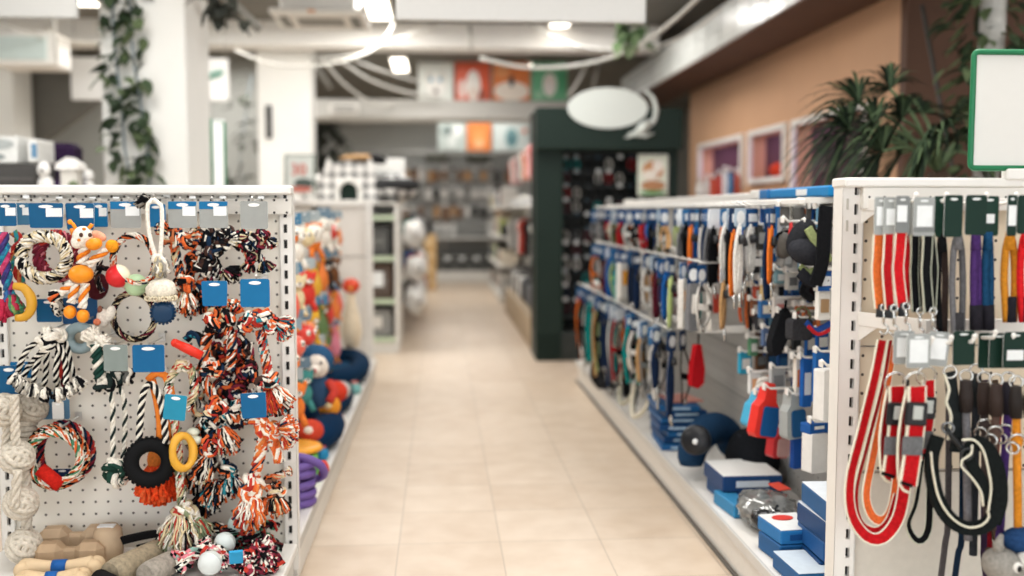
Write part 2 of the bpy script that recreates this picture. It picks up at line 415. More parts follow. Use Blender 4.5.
# ------------------------------------------------------------------ boards, air conditioners, cables
brd = mat('#d9d8d5', .6, var=.02)
def board(name, u0, v0, u1, v1, Y, label, cat, th=.04, m=None, frame=None, wires=True):
    a, c = at(u0, v0, Y), at(u1, v1, Y); w, h = c.x - a.x, a.z - c.z
    t = thing(name, label, cat, ((a.x + c.x) / 2, Y, c.z))
    MB().box(((a.x + c.x) / 2, Y + th / 2, (a.z + c.z) / 2), (w, th, h), m or brd, bev=.006).build('panel', t)
    if wires:
        for x in (a.x + w * .12, c.x - w * .12): MB().tube([(x, Y + th / 2, a.z), (x, Y + th / 2, 3.15)], .003, metal(), 6).build('wire', t)
    return t, a, c
board('hanging_board', 395, -70, 646, 23, 5.0, 'wide blank white board hanging from the ceiling over the aisle', 'sign', m=mat('#c9c8c5', .6, var=.02))
board('hanging_board', -80, -60, 77, 18, 6.0, 'blank white board hanging from the ceiling near the ivy pillar', 'sign', m=mat('#bdbdba', .6, var=.02))
board('hanging_sign', 70, 57, 104, 100, 10.0, 'square white sign hanging behind the ivy pillar', 'sign', th=.03)
t, a, c = board('hanging_sign', 200, 58, 229, 101, 10.0, 'white sign with green lettering hanging beside the ivy pillar', 'sign', th=.03)
b = MB(); gm = mat('#4f9f86', .5, var=0); R.seed(3)
for k in range(5):
    p = at(209 + k * 3, 75 - k * .8, 9.985); b.tube([p + V((-.008, 0, -.05)), p + V((.004, 0, .03)), p + V((.02, 0, -.02))], .008, gm, 6)
b.build('lettering', t)
t = thing('wall_air_unit', 'pale air conditioner box with blue-green front high up beyond the racks', 'air conditioner', at(25, 69, 9))
a, c = at(-10, 30, 9), at(55, 66, 9)
MB().box(((a.x + c.x) / 2, 9.2, (a.z + c.z) / 2), (c.x - a.x, .4, a.z - c.z), steel(), bev=.02).build('casing', t)
MB().box(((a.x + c.x) / 2, 8.995, (a.z + c.z) / 2), (c.x - a.x - .12, .02, a.z - c.z - .1), mat('#c6d3cf', .3, var=.05), bev=.005).build('front_grille', t)
MB().tube([(c.x - .1, 9.2, a.z), (c.x - .1, 9.2, 3.15)], .012, metal(), 6).build('hanger_rod', t)
def cassette(x, y, z, w, d, label):
    t = thing('air_conditioner', label, 'air conditioner', (x, y, z))
    MB().box((x, y, z + .14), (w * .8, d * .8, .28), steel(), bev=.02).build('casing', t)
    MB().box((x, y, z), (w, d, .05), mat('#dddad3', .5, var=.03), bev=.015).build('fascia', t)
    for k in (-1, 1): MB().box((x + k * w * .38, y, z - .03), (w * .1, d * .6, .012), mat('#77766f', .6, var=0)).build('air_flap', t)
    b = MB()
    for k in range(7): b.box((x, y + (k - 3) * d * .07, z - .029), (w * .5, d * .02, .008), mat('#9d9b94', .6, var=0))
    b.build('intake_grille', t)
    MB().box((x - .04, y - d / 2 - .003, z - .004), (.06, .01, .018), mat('#d08b4c', .4, var=0)).build('badge', t)
cassette(-.98, 8.6, 2.86, .76, .7, 'square ceiling air conditioner in front of the white cross beam')
def flex(pts, r, label, m=None, name='cable'):
    P = [at(*q) for q in pts]
    b = MB().tube(P, r * .62, m or mat('#c6c4bd', .5, var=.05), 7, step=.15)
    single(b, name, label, 'cable', P[0], 'cables slung under the ceiling')
flex([(395, 20, 9.9), (380, 45, 9.8), (340, 62, 9.7), (280, 66, 9.6), (235, 50, 9.6)], .022, 'thick white cable sagging past the ceiling light towards the pillar')
flex([(440, 22, 9.9), (400, 38, 9.9), (350, 56, 9.9), (310, 58, 9.9)], .02, 'white cable crossing the beam above the second pillar')
flex([(322, 60, 11), (345, 85, 12), (372, 103, 12.3), (395, 106, 12.4)], .03, 'pale hose drooping from the beam to the white duct')
flex([(338, 60, 11), (370, 80, 12), (405, 92, 12.3), (440, 98, 12.4)], .03, 'second pale hose drooping from the beam to the white duct')
flex([(352, 60, 11), (385, 72, 12), (420, 82, 12.3)], .025, 'short pale hose beneath the beam beside the ceiling light')
flex([(700, -4, 7), (680, 15, 7.3), (650, 38, 7.8), (610, 58, 8.2), (565, 67, 8.5), (520, 67, 8.8), (480, 58, 9)], .028, 'thick white cable sweeping from the ceiling above the kiosk to the posters')
flex([(720, 10, 7), (690, 32, 7.5), (650, 48, 8), (600, 50, 8.5), (560, 40, 9.2), (525, 22, 9.8)], .018, 'thin white cable looping high over the kiosk')
flex([(588, 62, 11), (580, 78, 11), (568, 97, 11)], .03, 'short pale tube hanging down behind the kiosk sign')
flex([(598, 66, 12), (593, 88, 12)], .03, 'short tube hanging behind the green poster')
flex([(0, 20, 9), (40, 34, 9), (80, 42, 9.2), (130, 40, 9.5)], .012, 'thin cable sagging below the blank board towards the ivy pillar')
flex([(0, 24, 8.6), (30, 34, 8.8), (60, 41, 9.2), (105, 43, 9.6)], .01, 'lower thin cable sagging beside the pale air conditioner')
flex([(470, 25, 9.95), (471, 50, 9.95)], .03, 'short white pipe running down the beam')
flex([(260, 30, 7), (240, 10, 7), (225, -5, 6.8)], .05, 'grey pipe running below the ceiling beside the air conditioner', mat('#8b8982', .6))
flex([(312, 62, 11.5), (330, 88, 11.8)], .05, 'thick grey pipe behind the second pillar', mat('#8d8b85', .6))
flex([(52, 0, 9), (56, 40, 9), (57, 64, 9)], .02, 'white pipe drop beside the pale air conditioner')
# duct over the far aisle, with posters standing on it
b = MB(); b.box((-.02, 12.75, 2.51), (3.3, .5, .24), mat('#c3c1bb', .55, var=.06), bev=.02); struct(b, 'trim_6')
t = thing('air_vent', 'slotted air vent on the face of the white duct', 'vent', at(344, 109, 12.5)); p = at(344, 109, 12.49)
MB().box(p, (.36, .04, .13), steel(), bev=.01).build('frame', t)
b = MB()
for k in (-1, 1): b.box(p + V((0, -.022, k * .02)), (.27, .006, .018), mat('#6f6e69', .6, var=0))
b.build('slot', t)
def poster(u0, v0, u1, v1, Y, bg, shapes, label):
    a, c = at(u0, v0, Y), at(u1, v1, Y); w, h = c.x - a.x, a.z - c.z; o = V(((a.x + c.x) / 2, Y, c.z))
    t = thing('poster', label, 'poster', o, 'pet posters above the far aisle')
    MB().box(o + V((0, .015, h / 2)), (w, .03, h), mat(bg, .4, var=.08, scale=6), bev=.004).build('print_panel', t)
    b = MB()
    for i, (cx, cz, rx, rz, col) in enumerate(shapes):
        b.prism([(x + cx * w, z) for x, z in ellipse(rx * w, rz * h, 20, cz * h)], .004, mat(col, .4, var=.05), o=o + V((0, -.004 - .002 * i, 0)))
    b.build('pet_picture', t)
    return t
Yp = 12.55
poster(418, 62, 453, 101, Yp, '#e3e6df', [(0, .38, .55, .6, '#f1efe9'), (-.2, .62, .22, .3, '#d8d5cc'), (.2, .62, .22, .3, '#d8d5cc'), (-.13, .55, .1, .14, '#6fa3bd'), (.13, .55, .1, .14, '#6fa3bd'), (0, .25, .16, .12, '#8d8078')], 'pale poster of a white pet with blue eyes, first in the upper row')
poster(455, 62, 490, 101, Yp, '#dd5a33', [(-.3, .3, .25, .5, '#e8c9c0'), (.02, .4, .42, .8, '#f2ebe4'), (.02, .2, .3, .3, '#e4d3c6'), (.27, .15, .2, .3, '#9c4a33')], 'red poster of a white pet on the duct, second in the upper row')
poster(493, 62, 530, 101, Yp, '#e5813f', [(0, .25, .95, .5, '#f3e7d9'), (-.25, .75, .4, .35, '#ee9f66'), (0, .5, .13, .3, '#4c4a4b')], 'orange and cream poster with a small dark pet, third in the upper row')
poster(532, 62, 567, 101, Yp, '#6fbb8d', [(0, .42, .4, .6, '#efe6dd'), (0, .3, .28, .4, '#f4efe9'), (-.3, .15, .3, .25, '#9fd0ae'), (.35, .5, .15, .6, '#4da876')], 'green poster of a white pet, beside the kiosk sign')
Yq = 17.4
poster(438, 122, 466, 151, Yq, '#b9c3be', [(-.2, .7, .4, .4, '#8b9894'), (.2, .7, .35, .4, '#e5e7e3'), (0, .35, .3, .5, '#d4d9d5'), (-.1, .7, .15, .25, '#4d5a58')], 'grey poster in the lower row hung on the far wall')
poster(467, 122, 491, 151, Yq, '#e5833e', [(0, .4, .6, .6, '#ef9a52'), (0, .25, .4, .3, '#f0b883')], 'orange poster in the lower row hung on the far wall')
poster(493, 122, 530, 151, Yq, '#d4ddda', [(0, .45, .35, .7, '#7fa6a9'), (0, .4, .15, .4, '#44707a'), (.35, .7, .15, .2, '#d88a72')], 'pale poster with a blue figure in the lower row on the far wall')
sbox('trim_7', (-1.5, 17.43, 2.24), (2.6, 17.5, 2.33), mat('#8f8f8b', .6, var=.05))
# ------------------------------------------------------------------ hanging plants
leafs = [mat(h, .6, var=.25, scale=30, spec=.2) for h in ('#42523a', '#2f3d2b', '#62714f')]
def leaf(b, p, d, L, w, m, bend=.25):
    d = V(d).normalized(); s = d.cross(V((0, 0, 1)))
    s = s.normalized() if s.length > .05 else V((1, 0, 0)); n = s.cross(d); s = (s + n * R.uniform(-.6, .6)).normalized()
    r0 = []
    for f, k in ((0, .1), (.3, .9), (.6, .8), (.85, .4), (1, .02)):
        q = V(p) + d * (L * f) - V((0, 0, bend * L * f * f)); mid = q - n * (.1 * w)
        r0.append((b.p(q - s * (w * k / 2)), b.p(mid), b.p(q + s * (w * k / 2))))
    for i in range(4):
        for j in (0, 1): b.face([r0[i][j], r0[i][j + 1], r0[i + 1][j + 1], r0[i + 1][j]], m, True)
def ivy(pts, label, n, size, rad=.12, ms=None, stem='#7d8a90', sr=.008):
    P = [at(*q) for q in pts]; t = thing('hanging_ivy', label, 'plant', P[-1])
    Q = resample(P, .06); b = MB(); b.tube(Q, sr, mat(stem, .7), 6); b.build('stem', t)
    b = MB()
    for i in range(n):
        p = Q[R.randrange(len(Q))] + V((R.uniform(-1, 1) * rad, R.uniform(-.06, .02), R.uniform(-.05, .05)))
        leaf(b, p, (R.uniform(-1, 1), R.uniform(-1, .1), R.uniform(-1, .3)), size * R.uniform(.7, 1.3), size * .95, (ms or leafs)[R.randrange(3)], .4)
    o = b.build('foliage', t); o['kind'] = 'stuff'
ivy([(112, -10, 6.42), (114, 40, 6.42), (118, 75, 6.42), (122, 110, 6.42), (125, 150, 6.42), (132, 186, 6.42)], 'trailing green ivy hanging down the front of the square white pillar', 84, .078, .1)
ivy([(128, -5, 6.44), (131, 15, 6.44), (128, 30, 6.44)], 'short green ivy spray high on the square white pillar', 16, .09, .07)
ivy([(132, 40, 6.44), (134, 62, 6.44), (138, 85, 6.44), (143, 120, 6.44), (147, 145, 6.44), (150, 186, 6.44)], 'second strand of green ivy on the square white pillar', 42, .078, .08)
gl = [mat(h, .85, var=.2, spec=.08) for h in ('#4a4c45', '#3a3c37', '#5a5c55')]
ivy([(252, 75, 12.5), (248, 100, 12.5), (243, 135, 12.5), (240, 165, 12.5), (246, 190, 12.5)], 'dark straggling ivy hanging before the grey partition wall', 34, .12, .24, gl)
ivy([(325, 118, 15), (330, 135, 15), (328, 150, 15), (335, 165, 15)], 'dark trailing plant beyond the second pillar', 46, .2, .3, gl)
ivy([(205, -6, 6.3), (218, 4, 6.3), (225, 12, 6.3), (232, 14, 6.3)], 'dark foliage dangling from the ceiling beside the square pillar', 40, .09, .09, gl)
ivy([(630, 22, 8), (628, 36, 8), (634, 44, 8)], 'green leafy sprig hanging behind the end of the wide white board', 36, .11, .14, [mat(h, .6, var=.2) for h in ('#7c9a6a', '#5d7d52', '#93a77f')])
# ================================================================== rope-toy end display (front plane y = 3.3)
st = steel()
def uprights(b, x0, x1, y, z0, z1, m, pitch=.05, sw=.012, sh=.028, sx=None, depth=.05, zoff=0):
    """slotted upright: a hollow steel post whose front face has real rectangular slots"""
    sx = (x0 + x1) / 2 if sx is None else sx; a, c = sx - sw / 2, sx + sw / 2; dk = mat('#23211f', .7, var=0)
    z = z0; k = 0
    def q(xa, xb, za, zb, yy=y, mm=m): b.face([b.p((xa, yy, za)), b.p((xb, yy, za)), b.p((xb, yy, zb)), b.p((xa, yy, zb))], mm)
    q(x0, a, z0, z1); q(c, x1, z0, z1)
    while z < z1 - 1e-6:
        zt = min(z + pitch, z1)
        if zt - z > sh + .01: q(a, c, z, zt - sh); q(a, c, zt - sh, zt, y + .012, dk); 
        else: q(a, c, z, zt)
        z = zt
    b.box(((x0 + x1) / 2, y + depth / 2 + .007, (z0 + z1) / 2), (x1 - x0, depth - .012, z1 - z0), m)
    for xa in (x0, x1): b.box((xa, y + .006, (z0 + z1) / 2), (.002, .012, z1 - z0), m)
LX0, LX1, LY, TOP = -1.43, -.478, 3.3, 1.335
rack = thing('display_rack', 'white perforated end display hung with rope dog toys', 'display rack', ((LX0 + LX1) / 2, LY, 0))
b = MB(); b.box(((LX0 + LX1) / 2, LY + .02, .72), (LX1 - LX0 - .06, .012, 1.18), hole_mat('#e6e1d6', .04, .0042, dark='#4d4842')); b.build('pegboard_panel', rack)
b = MB(); uprights(b, LX1 - .042, LX1, LY, .06, 1.31, st, sx=LX1 - .024); b.build('slotted_upright', rack)
b = MB(); uprights(b, LX0, LX0 + .042, LY, .06, 1.31, st, sx=LX0 + .024); b.build('slotted_upright', rack)
b = MB(); b.box(((LX0 + LX1) / 2, LY - .01, 1.32), (LX1 - LX0 + .004, .08, .03), st, bev=.006); b.box(((LX0 + LX1) / 2, LY - .004, 1.268), (LX1 - LX0 - .004, .02, .05), hole_mat('#e3dfd7', .04, .004, off=(0, .012))); b.build('top_rail', rack)
b = MB(); b.box(((LX0 + LX1) / 2 - .002, LY - .22, .135), (LX1 - LX0, .44, .03), st, bev=.004); b.build('base_shelf', rack)
b = MB(); b.box(((LX0 + LX1) / 2, LY - .2, .06), (LX1 - LX0 - .03, .39, .12), mat('#cfccc5', .5)); b.build('plinth', rack)
wire = mat('#d9d7d2', .3, .6, var=0)
def peg(u, v, parent, Yp=LY, L=.1):
    p = at(u, v, Yp - L); b = MB()
    b.tube([(p.x, Yp + .012, p.z + .004), (p.x, Yp - L * .5, p.z + .002), (p.x, Yp - L * .9, p.z), (p.x, Yp - L, p.z + .012)], .0035, wire, 6)
    b.box((p.x, Yp - .002, p.z + .004), (.022, .004, .03), wire, bev=.001); b.build('peg_hook', parent)

# colours of the cotton yarns
F = cloth
ORn, WHt, BLk, NVy, RDd, TEl, GNs, CRm, MRn, PNk, YLw, PUr, GRy = [F(h) for h in ('#dd6a38', '#efe9dc', '#151518', '#1c3048', '#b83a30', '#2f8a98', '#4f8a68', '#d9c8a2', '#7d2b3c', '#d8808a', '#e8b040', '#5d4685', '#9a958c')]
DKb = F('#4a352f')
MULTI = [[ORn, WHt, RDd, BLk], [WHt, BLk, ORn], [ORn, NVy, CRm, BLk], [WHt, ORn], [BLk, DKb, WHt, BLk]]
DARKM = [[BLk, WHt, BLk], [BLk, NVy, DKb], [WHt, BLk, DKb], [CRm, BLk, BLk], [BLk, MRn, WHt]]
BRIGHT = [[WHt, TEl, RDd, BLk], [ORn, WHt, RDd], [WHt, NVy, ORn, DKb], [WHt, ORn], [TEl, WHt, RDd]]
PINKS = [[PNk, WHt], [BLk, PNk, WHt], [GNs, WHt, BLk]]
flat = lambda c: [m for q in c for m in (q if isinstance(q, list) else [q])]
BLUE, DBLUE, CYAN, GREYC, LGREY = [card_(h) for h in ('#15699b', '#14557f', '#2889a8', '#9a9c99', '#828c88')]
stick = card_('#e8ebeb')
def hcard(parent, u0, v0, u1, v1, Y, m, sticker=False, taper=0, lean=0, extra=None):
    a, c = at(u0, v0, Y), at(u1, v1, Y); w, h = c.x - a.x, a.z - c.z; o = V(((a.x + c.x) / 2, Y, a.z))
    b = MB(); q = rot(0, lean, 0)
    poly = [(x * (1 - taper * (-z / h)), z) for x, z in rrect(w, h, min(w, h) * .08)]
    b.prism(poly, .003, m, o=o, q=q, side=card_('#cfd6d8'))
    if extra: b.prism([(-w / 2, -h * .02), (w / 2, -h * .02), (w / 2, -h * .16), (w * .1, -h * .3), (-w / 2, -h * .3)][::-1], .0008, extra, o=o + V((0, -.0008, 0)), q=q)
    hc = b.build('header_card', parent); d = o + V((0, -.0012, 0)); b = MB(); b.prism(ellipse(w * .42, h * .13, 14, -h * .14), .001, card_('#f0f0ee'), o=d, q=q); b.build('hang_hole', hc)
    if sticker: b = MB(); b.prism([(w * .0, -h * .2), (w * .46, -h * .2), (w * .46, -h * .55), (w * .0, -h * .55)][::-1], .001, stick, o=d, q=q); b.build('label_sticker', hc)
def Lp(pts, Y=3.2): return [at(q[0], q[1], q[2] if len(q) > 2 else Y) for q in pts]
def toy(name, label, cat, u, v, Y=3.2, group=None): return thing(name, label, cat, at(u, v, Y), group)

# --- braided rings
def ring_toy(label, u, v, ru, rv, r, cols, Y=3.2, strands=4, card=None, name='rope_ring', pitch=None, tilt=0, mottle=1, handle=None):
    c = at(u, v, Y); t = thing(name, label, 'rope toy', c, None); b = MB(); s = Y / 1000
    q = rot(0, 0, tilt)
    P = [c + q @ V((ru * s * math.cos(2 * PI * i / 22), 0.25 * r * math.sin(3 * i), rv * s * math.sin(2 * PI * i / 22))) for i in range(22)]
    b.rope(P, r, cols, strands, pitch, closed=True, mottle=mottle); b.build('braided_ring', t)
    if card: hcard(t, *card)
    return t
ring_toy('chunky black and white braided rope ring, overlapping a maroon ring', 44, 257, 21.5, 20.5, .02, [[WHt, BLk], [CRm, BLk, WHt], [WHt, CRm], [BLk, WHt, CRm], [WHt, GRy], [BLk, CRm]], 3.17, 6, (28, 203, 64, 228, 3.15, DBLUE, True, .06), pitch=.055)
ring_toy('maroon and pink braided rope ring half behind the black and white ring', 57, 256, 17, 20, .02, [[MRn, PNk], [MRn, RDd, MRn], [PNk, MRn], [MRn], [RDd, MRn]], 3.23, 5, pitch=.055)
ring_toy('slim ring of orange, white and black braid threaded behind a red ball', 134, 262, 20, 26, .011, [[ORn, WHt], [BLk, WHt], [BLk, ORn], [BLk, DKb], [WHt, ORn]], 3.2, 5, pitch=.07)
ring_toy('tan and black braided rope ring hanging below the pale green ball', 134, 316, 20, 23, .0105, [[BLk, CRm], [BLk, MRn], [CRm, BLk], [BLk], [CRm, DKb]], 3.21, 5, pitch=.08)
# --- ring with red grip
t = toy('rope_ring', 'large doubled rope ring with a red grip, low on the pegboard', 'rope toy', 60, 455); b = MB()
for k, (cu, cv, ru, rv, cols, ya) in enumerate(((55, 458, 25, 25, [[ORn, WHt, CRm], [BLk, WHt, GNs], [WHt, ORn]], 3.15), (57, 457, 29, 29, [[WHt, ORn, BLk], [CRm, BLk], [ORn, WHt]], 3.18), (66, 453, 26, 29, [[RDd, MRn], [BLk, NVy], [WHt, RDd]], 3.22))):
    P = [at(cu + ru * math.cos(2 * PI * i / 20), cv + rv * math.sin(2 * PI * i / 20) * (1 - .1 * math.cos(2 * PI * i / 20)), ya) for i in range(20)]
    b.rope(P, .0135, cols + cols[:2], 5, .08, closed=True)
b.build('rope_loop', t)
MB().tube(Lp([(40, 469), (49, 476), (61, 486)], 3.145), .0215, F('#c8281f'), 12).build('grip', t)
hcard(t, 53, 469, 72, 484, 3.22, card_('#24375f'))
# --- two balls on rope
def ball(b, u, v, ru, m1, m2, Y, q=None, band=None):
    r = ru * Y / 1000; b.ell(at(u, v, Y), (r, r, r), (lambda i, j: m2 if band and band(i, j) else m1), 18, 12, q or rot(.5, .6, .3))
t = toy('rubber_ball', 'red rubber ball with a cream band hanging beside the giraffe toy', 'dog toy', 118, 276, 3.14); b = MB()
ball(b, 118, 276, 11.5, plastic('#d3272b'), mat('#e9e2c8', .7), 3.13, rot(0, 1.0, 0), lambda i, j: i < 4); b.build('ball', t)
MB().rope(Lp([(110, 270), (101, 268), (97, 280), (103, 292)], 3.2), .009, DARKM).build('rope', t)
t = toy('rubber_ball', 'pale green ball with a braided band above the tan and black ring', 'dog toy', 136, 285, 3.15); b = MB()
ball(b, 136, 285, 11, plastic('#b5d2a8'), None, 3.14); b.build('ball', t)
MB().rope(Lp([(126, 280), (136, 283), (148, 280), (154, 268)], 3.1), .008, MULTI).build('rope', t)
# --- giraffe
t = toy('giraffe_toy', 'orange and white rope giraffe with round belly and boots', 'plush toy', 90, 275, 3.12); OG = plastic('#ee9320'); Yg = 3.1; OW = [F('#e5822c'), WHt, WHt]; pl = F('#efe8dc')
b = MB(); b.ell(at(83, 237, Yg), (.03, .034, .033), pl, 14, 10); b.ell(at(77, 242, Yg - .012), (.018, .02, .02), pl, 10, 7); hd = b.build('head', t)
b = MB(); b.ell(at(94, 244, Yg - .02), (.024, .026, .019), OG, 14, 9, rot(0, -.2, 0)); b.build('muzzle', hd)
b = MB(); b.tube(Lp([(76, 229), (73, 224), (70, 222)], Yg), .0055, OG, 7); b.ell(at(70, 222, Yg), (.008,) * 3, OG, 8, 6); b.build('horn', hd); b = MB(); b.tube(Lp([(88, 229), (91, 226), (92, 224)], Yg), .006, OG, 7); b.build('horn', hd)
b = MB(); b.ell(at(75, 234, Yg), (.022, .008, .01), F('#e08a3c'), 10, 6, rot(0, .9, 0)); b.build('ear', hd); b = MB(); b.ell(at(99, 236, Yg), (.024, .008, .014), F('#eaa98a'), 10, 6, rot(0, .5, 0)); b.build('ear', hd)
b = MB()
for u in (81, 90): b.ell(at(u, 235, Yg - .036), (.006, .004, .007), plastic('#4a2a18'), 8, 6)
for u, v in ((79, 240), (84, 229)): b.ell(at(u, v, Yg - .031), (.006, .004, .005), F('#e08a3c'), 8, 5)
b.build('face_markings', hd)
MB().rope(Lp([(86, 246), (83, 256), (82, 264)], Yg + .005), .017, OW, 3, .08).build('neck', t)
b = MB(); b.ell(at(81, 274, Yg), (.036, .036, .029), OG, 18, 11); b.build('belly', t)
for a in ([(88, 265), (99, 256), (109, 247)], [(73, 282), (66, 289), (60, 293)]):
    MB().rope(Lp(a, Yg), .0125, OW, 3, .06).build('arm', t)
b = MB(); b.ell(at(112, 246, Yg), (.019, .02, .02), F('#ee9a28'), 14, 9); b.build('hand', t)
b = MB(); b.tassel(at(60, 293, Yg), (-.7, 0, -.3), .04, .02, [WHt, ORn, BLk], 30, .003); b.build('frayed_hand', t)
for a, bt in (([(76, 283), (74, 292), (71, 303)], (70, 312)), ([(86, 283), (84, 295), (82, 308)], (83, 316))):
    MB().rope(Lp(a, Yg), .0135, OW, 3, .06).build('leg', t)
    MB().ell(at(bt[0], bt[1], Yg), (.018, .024, .021), OG, 14, 9).build('boot', t)
hcard(t, 65, 203, 95, 230, 3.17, DBLUE, True, .08)
# --- colourful fleece braid, curved chew and tails on the far edge
t = toy('fleece_tug', 'purple, pink and blue fleece braid hanging at the outer edge', 'rope toy', 8, 230); b = MB()
b.rope(Lp([(3, 232), (4, 252), (6, 272), (9, 290)]), .017, [[F('#4a3f7d'), F('#3a3a66')], [F('#b8345c'), F('#c74d76')], [F('#2f8fa8'), F('#35678f')]], 3, .1); b.build('braid', t)
b = MB(); b.tassel(at(9, 290, 3.2), (.1, 0, -1), .06, .02, [PUr, TEl, F('#3b6a9f')], 26, .006); b.build('tassel', t)
t = toy('fleece_tug', 'red and green fleece braid tucked beside the yellow curved chew', 'rope toy', 17, 240, 3.24); b = MB()
b.rope(Lp([(14, 232), (19, 240), (14, 255), (17, 272), (22, 283)], 3.24), .013, [[RDd, F('#a5302c')], [GNs, TEl], [F('#cf7d4d'), RDd]], 3, .08); b.build('braid', t)
b = MB(); b.tassel(at(12, 296, 3.18), (.2, 0, -1), .07, .025, [GNs, F('#7f9f62'), F('#b83a52')], 26, .006); b.tassel(at(3, 300, 3.18), (0, 0, -1), .07, .015, [F('#c2324e')], 14, .006); b.build('tassel', t)
t = toy('curved_chew', 'curved yellow rubber chew hanging under the fleece braids', 'dog toy', 25, 302, 3.16); b = MB()
b.tube(Lp([(14, 286), (24, 288), (31, 298), (31, 309), (25, 317), (16, 318)], 3.15), .014, plastic('#cf9a2e'), 12, step=.012, sc=lambda f: .8 + .3 * math.sin(PI * f) + .12 * math.sin(14 * PI * f)); b.build('chew', t)
# --- blue card behind giraffe boots, small plush bits
t = toy('packaged_toy', 'blue carded toy with small dark figure behind the giraffe boots', 'dog toy', 60, 310, 3.25); hcard(t, 36, 299, 62, 322, 3.245, DBLUE); hcard(t, 62, 298, 98, 324, 3.255, card_('#1f4d78'))
b = MB(); b.knot(at(58, 307, 3.2), .028, [[BLk, WHt], [BLk, GRy], [WHt, BLk]]); b.build('knot', t)
t = toy('plush_toy', 'maroon plush ball tucked behind the red rubber ball', 'plush toy', 97, 285, 3.26); b = MB(); b.ell(at(97, 286, 3.25), (.036, .03, .045), F('#4d1f26'), 14, 9); b.build('body', t); MB().rope(Lp([(97, 272), (100, 262), (103, 250)], 3.25), .008, DARKM).build('rope', t)
t = toy('plush_toy', 'small white plush mouse with orange ears below the giraffe toy', 'plush toy', 104, 318, 3.22); b = MB()
b.ell(at(103, 318, 3.2), (.02, .02, .03), F('#e8ded2'), 12, 8); b.ell(at(110, 314, 3.2), (.016, .016, .028), pl, 12, 8, rot(0, .4, 0)); b.build('body', t)
b = MB(); b.ell(at(97, 322, 3.18), (.012, .008, .011), F('#d98060'), 10, 6); b.ell(at(100, 310, 3.19), (.008, .006, .014), F('#8a5a4a'), 8, 6); b.build('ear', t)
# --- black and white rope bundle with frayed ends
t = toy('rope_tug', 'bundle of striped black and white ropes with frayed ends', 'rope toy', 50, 335, 3.16); ST = [BLk, WHt, BLk, WHt]; b = MB()
for pts in ([(46, 334), (36, 342), (24, 355), (18, 372)], [(48, 332), (42, 350), (36, 368), (33, 382)], [(52, 331), (47, 352), (46, 372), (44, 386)], [(56, 331), (58, 350), (56, 372), (57, 386)], [(60, 333), (67, 346), (70, 362), (74, 376)], [(54, 333), (52, 346), (40, 354), (29, 366), (22, 380)], [(50, 340), (62, 352), (66, 370), (66, 384)]):
    b.rope(Lp([(u, v, 3.12 + .08 * R.random()) for u, v in pts]), .0095, ST, 4, .06)
b.build('rope', t)
b = MB(); b.knot(at(53, 336, 3.15), .036, [WHt, BLk, WHt], rot(.3, .4, 0)); b.knot(at(44, 342, 3.13), .025, [WHt, BLk, WHt]); b.build('knot', t)
for u, v, k in ((18, 374, -.4), (34, 384, -.1), (45, 388, 0), (58, 388, .1), (68, 384, .4), (76, 378, .7), (24, 380, -.5)):
    b = MB(); b.tassel(at(u, v, 3.13), (k, -.1, -1), .045, .022, [WHt, pl, BLk, GRy], 26, .004); b.build('tassel', t)
t = toy('rope_tug', 'dark maroon rope end showing between the black and white ropes', 'rope toy', 62, 368, 3.26); b = MB(); b.rope(Lp([(60, 350), (62, 365), (66, 385), (72, 395)], 3.25), .014, [MRn, [MRn, BLk], RDd]); b.build('rope', t)
t = toy('packaged_toy', 'blue packet with price tag below the black and white ropes', 'dog toy', 48, 408, 3.24); hcard(t, 40, 392, 70, 419, 3.24, card_('#5f88a6')); hcard(t, 52, 402, 64, 419, 3.2, card_('#dcdad5'))
t = toy('packaged_toy', 'blue carded packet at the outer edge beside the black and white ropes', 'dog toy', 8, 372, 3.22); hcard(t, -4, 366, 22, 394, 3.22, DBLUE); hcard(t, 10, 362, 32, 378, 3.25, BLUE)
# --- blue ring, white knotted bits, green double rope
t = toy('rubber_ring', 'grey-blue rubber ring hanging left of a white frayed knot'.replace('left of', 'beside'), 'dog toy', 80, 338, 3.2); b = MB(); b.ring(at(80, 338, 3.2), .034, .017, mat('#8fa3a8', .5), (0, 1, 0), 26, 10); b.ell(at(82, 338, 3.23), (.024, .01, .022), mat('#cdbfa9', .7)); b.build('ring', t)
GR = [F('#23463c'), WHt, F('#1d3a34'), WHt]
t = toy('rope_tug', 'dark green and white looped rope with a big knot ball', 'rope toy', 98, 345, 3.15)
b = MB()
for s in (-1, 1): b.rope(Lp([(100, 352), (104 + 4 * s, 362), (110 + 5 * s, 376), (118 + 6 * s, 400), (119 + 6 * s, 430), (118 + 5 * s, 462)], 3.15 + .01 * s), .0085, [F('#23302e'), WHt, WHt], 3, .055)
b.rope(Lp([(96, 344), (98, 360), (100, 378)], 3.12), .018, [F('#1f3f38'), WHt, F('#1f3f38')], 3, .07)
b.build('rope', t)
b = MB(); b.ell(at(115, 472, 3.14), (.034,) * 3, F('#1d382f')); b.knot(at(115, 472, 3.14), .048, [F('#1d382f'), WHt, [F('#2a4a40'), WHt]], rot(1, .3, 2), rr=.34); b.knot(at(115, 472, 3.14), .05, [F('#2a4a40'), WHt, [F('#2a4a40'), WHt]], rr=.36); b.build('knot_ball', t)
b = MB(); b.knot(at(98, 343, 3.14), .034, [WHt, pl, WHt]); b.tassel(at(95, 340, 3.13), (-.6, 0, .8), .045, .03, [WHt, pl], 40, .004); b.tassel(at(101, 344, 3.13), (.6, 0, .2), .035, .025, [WHt], 20, .004); b.build('frayed_knot', t)
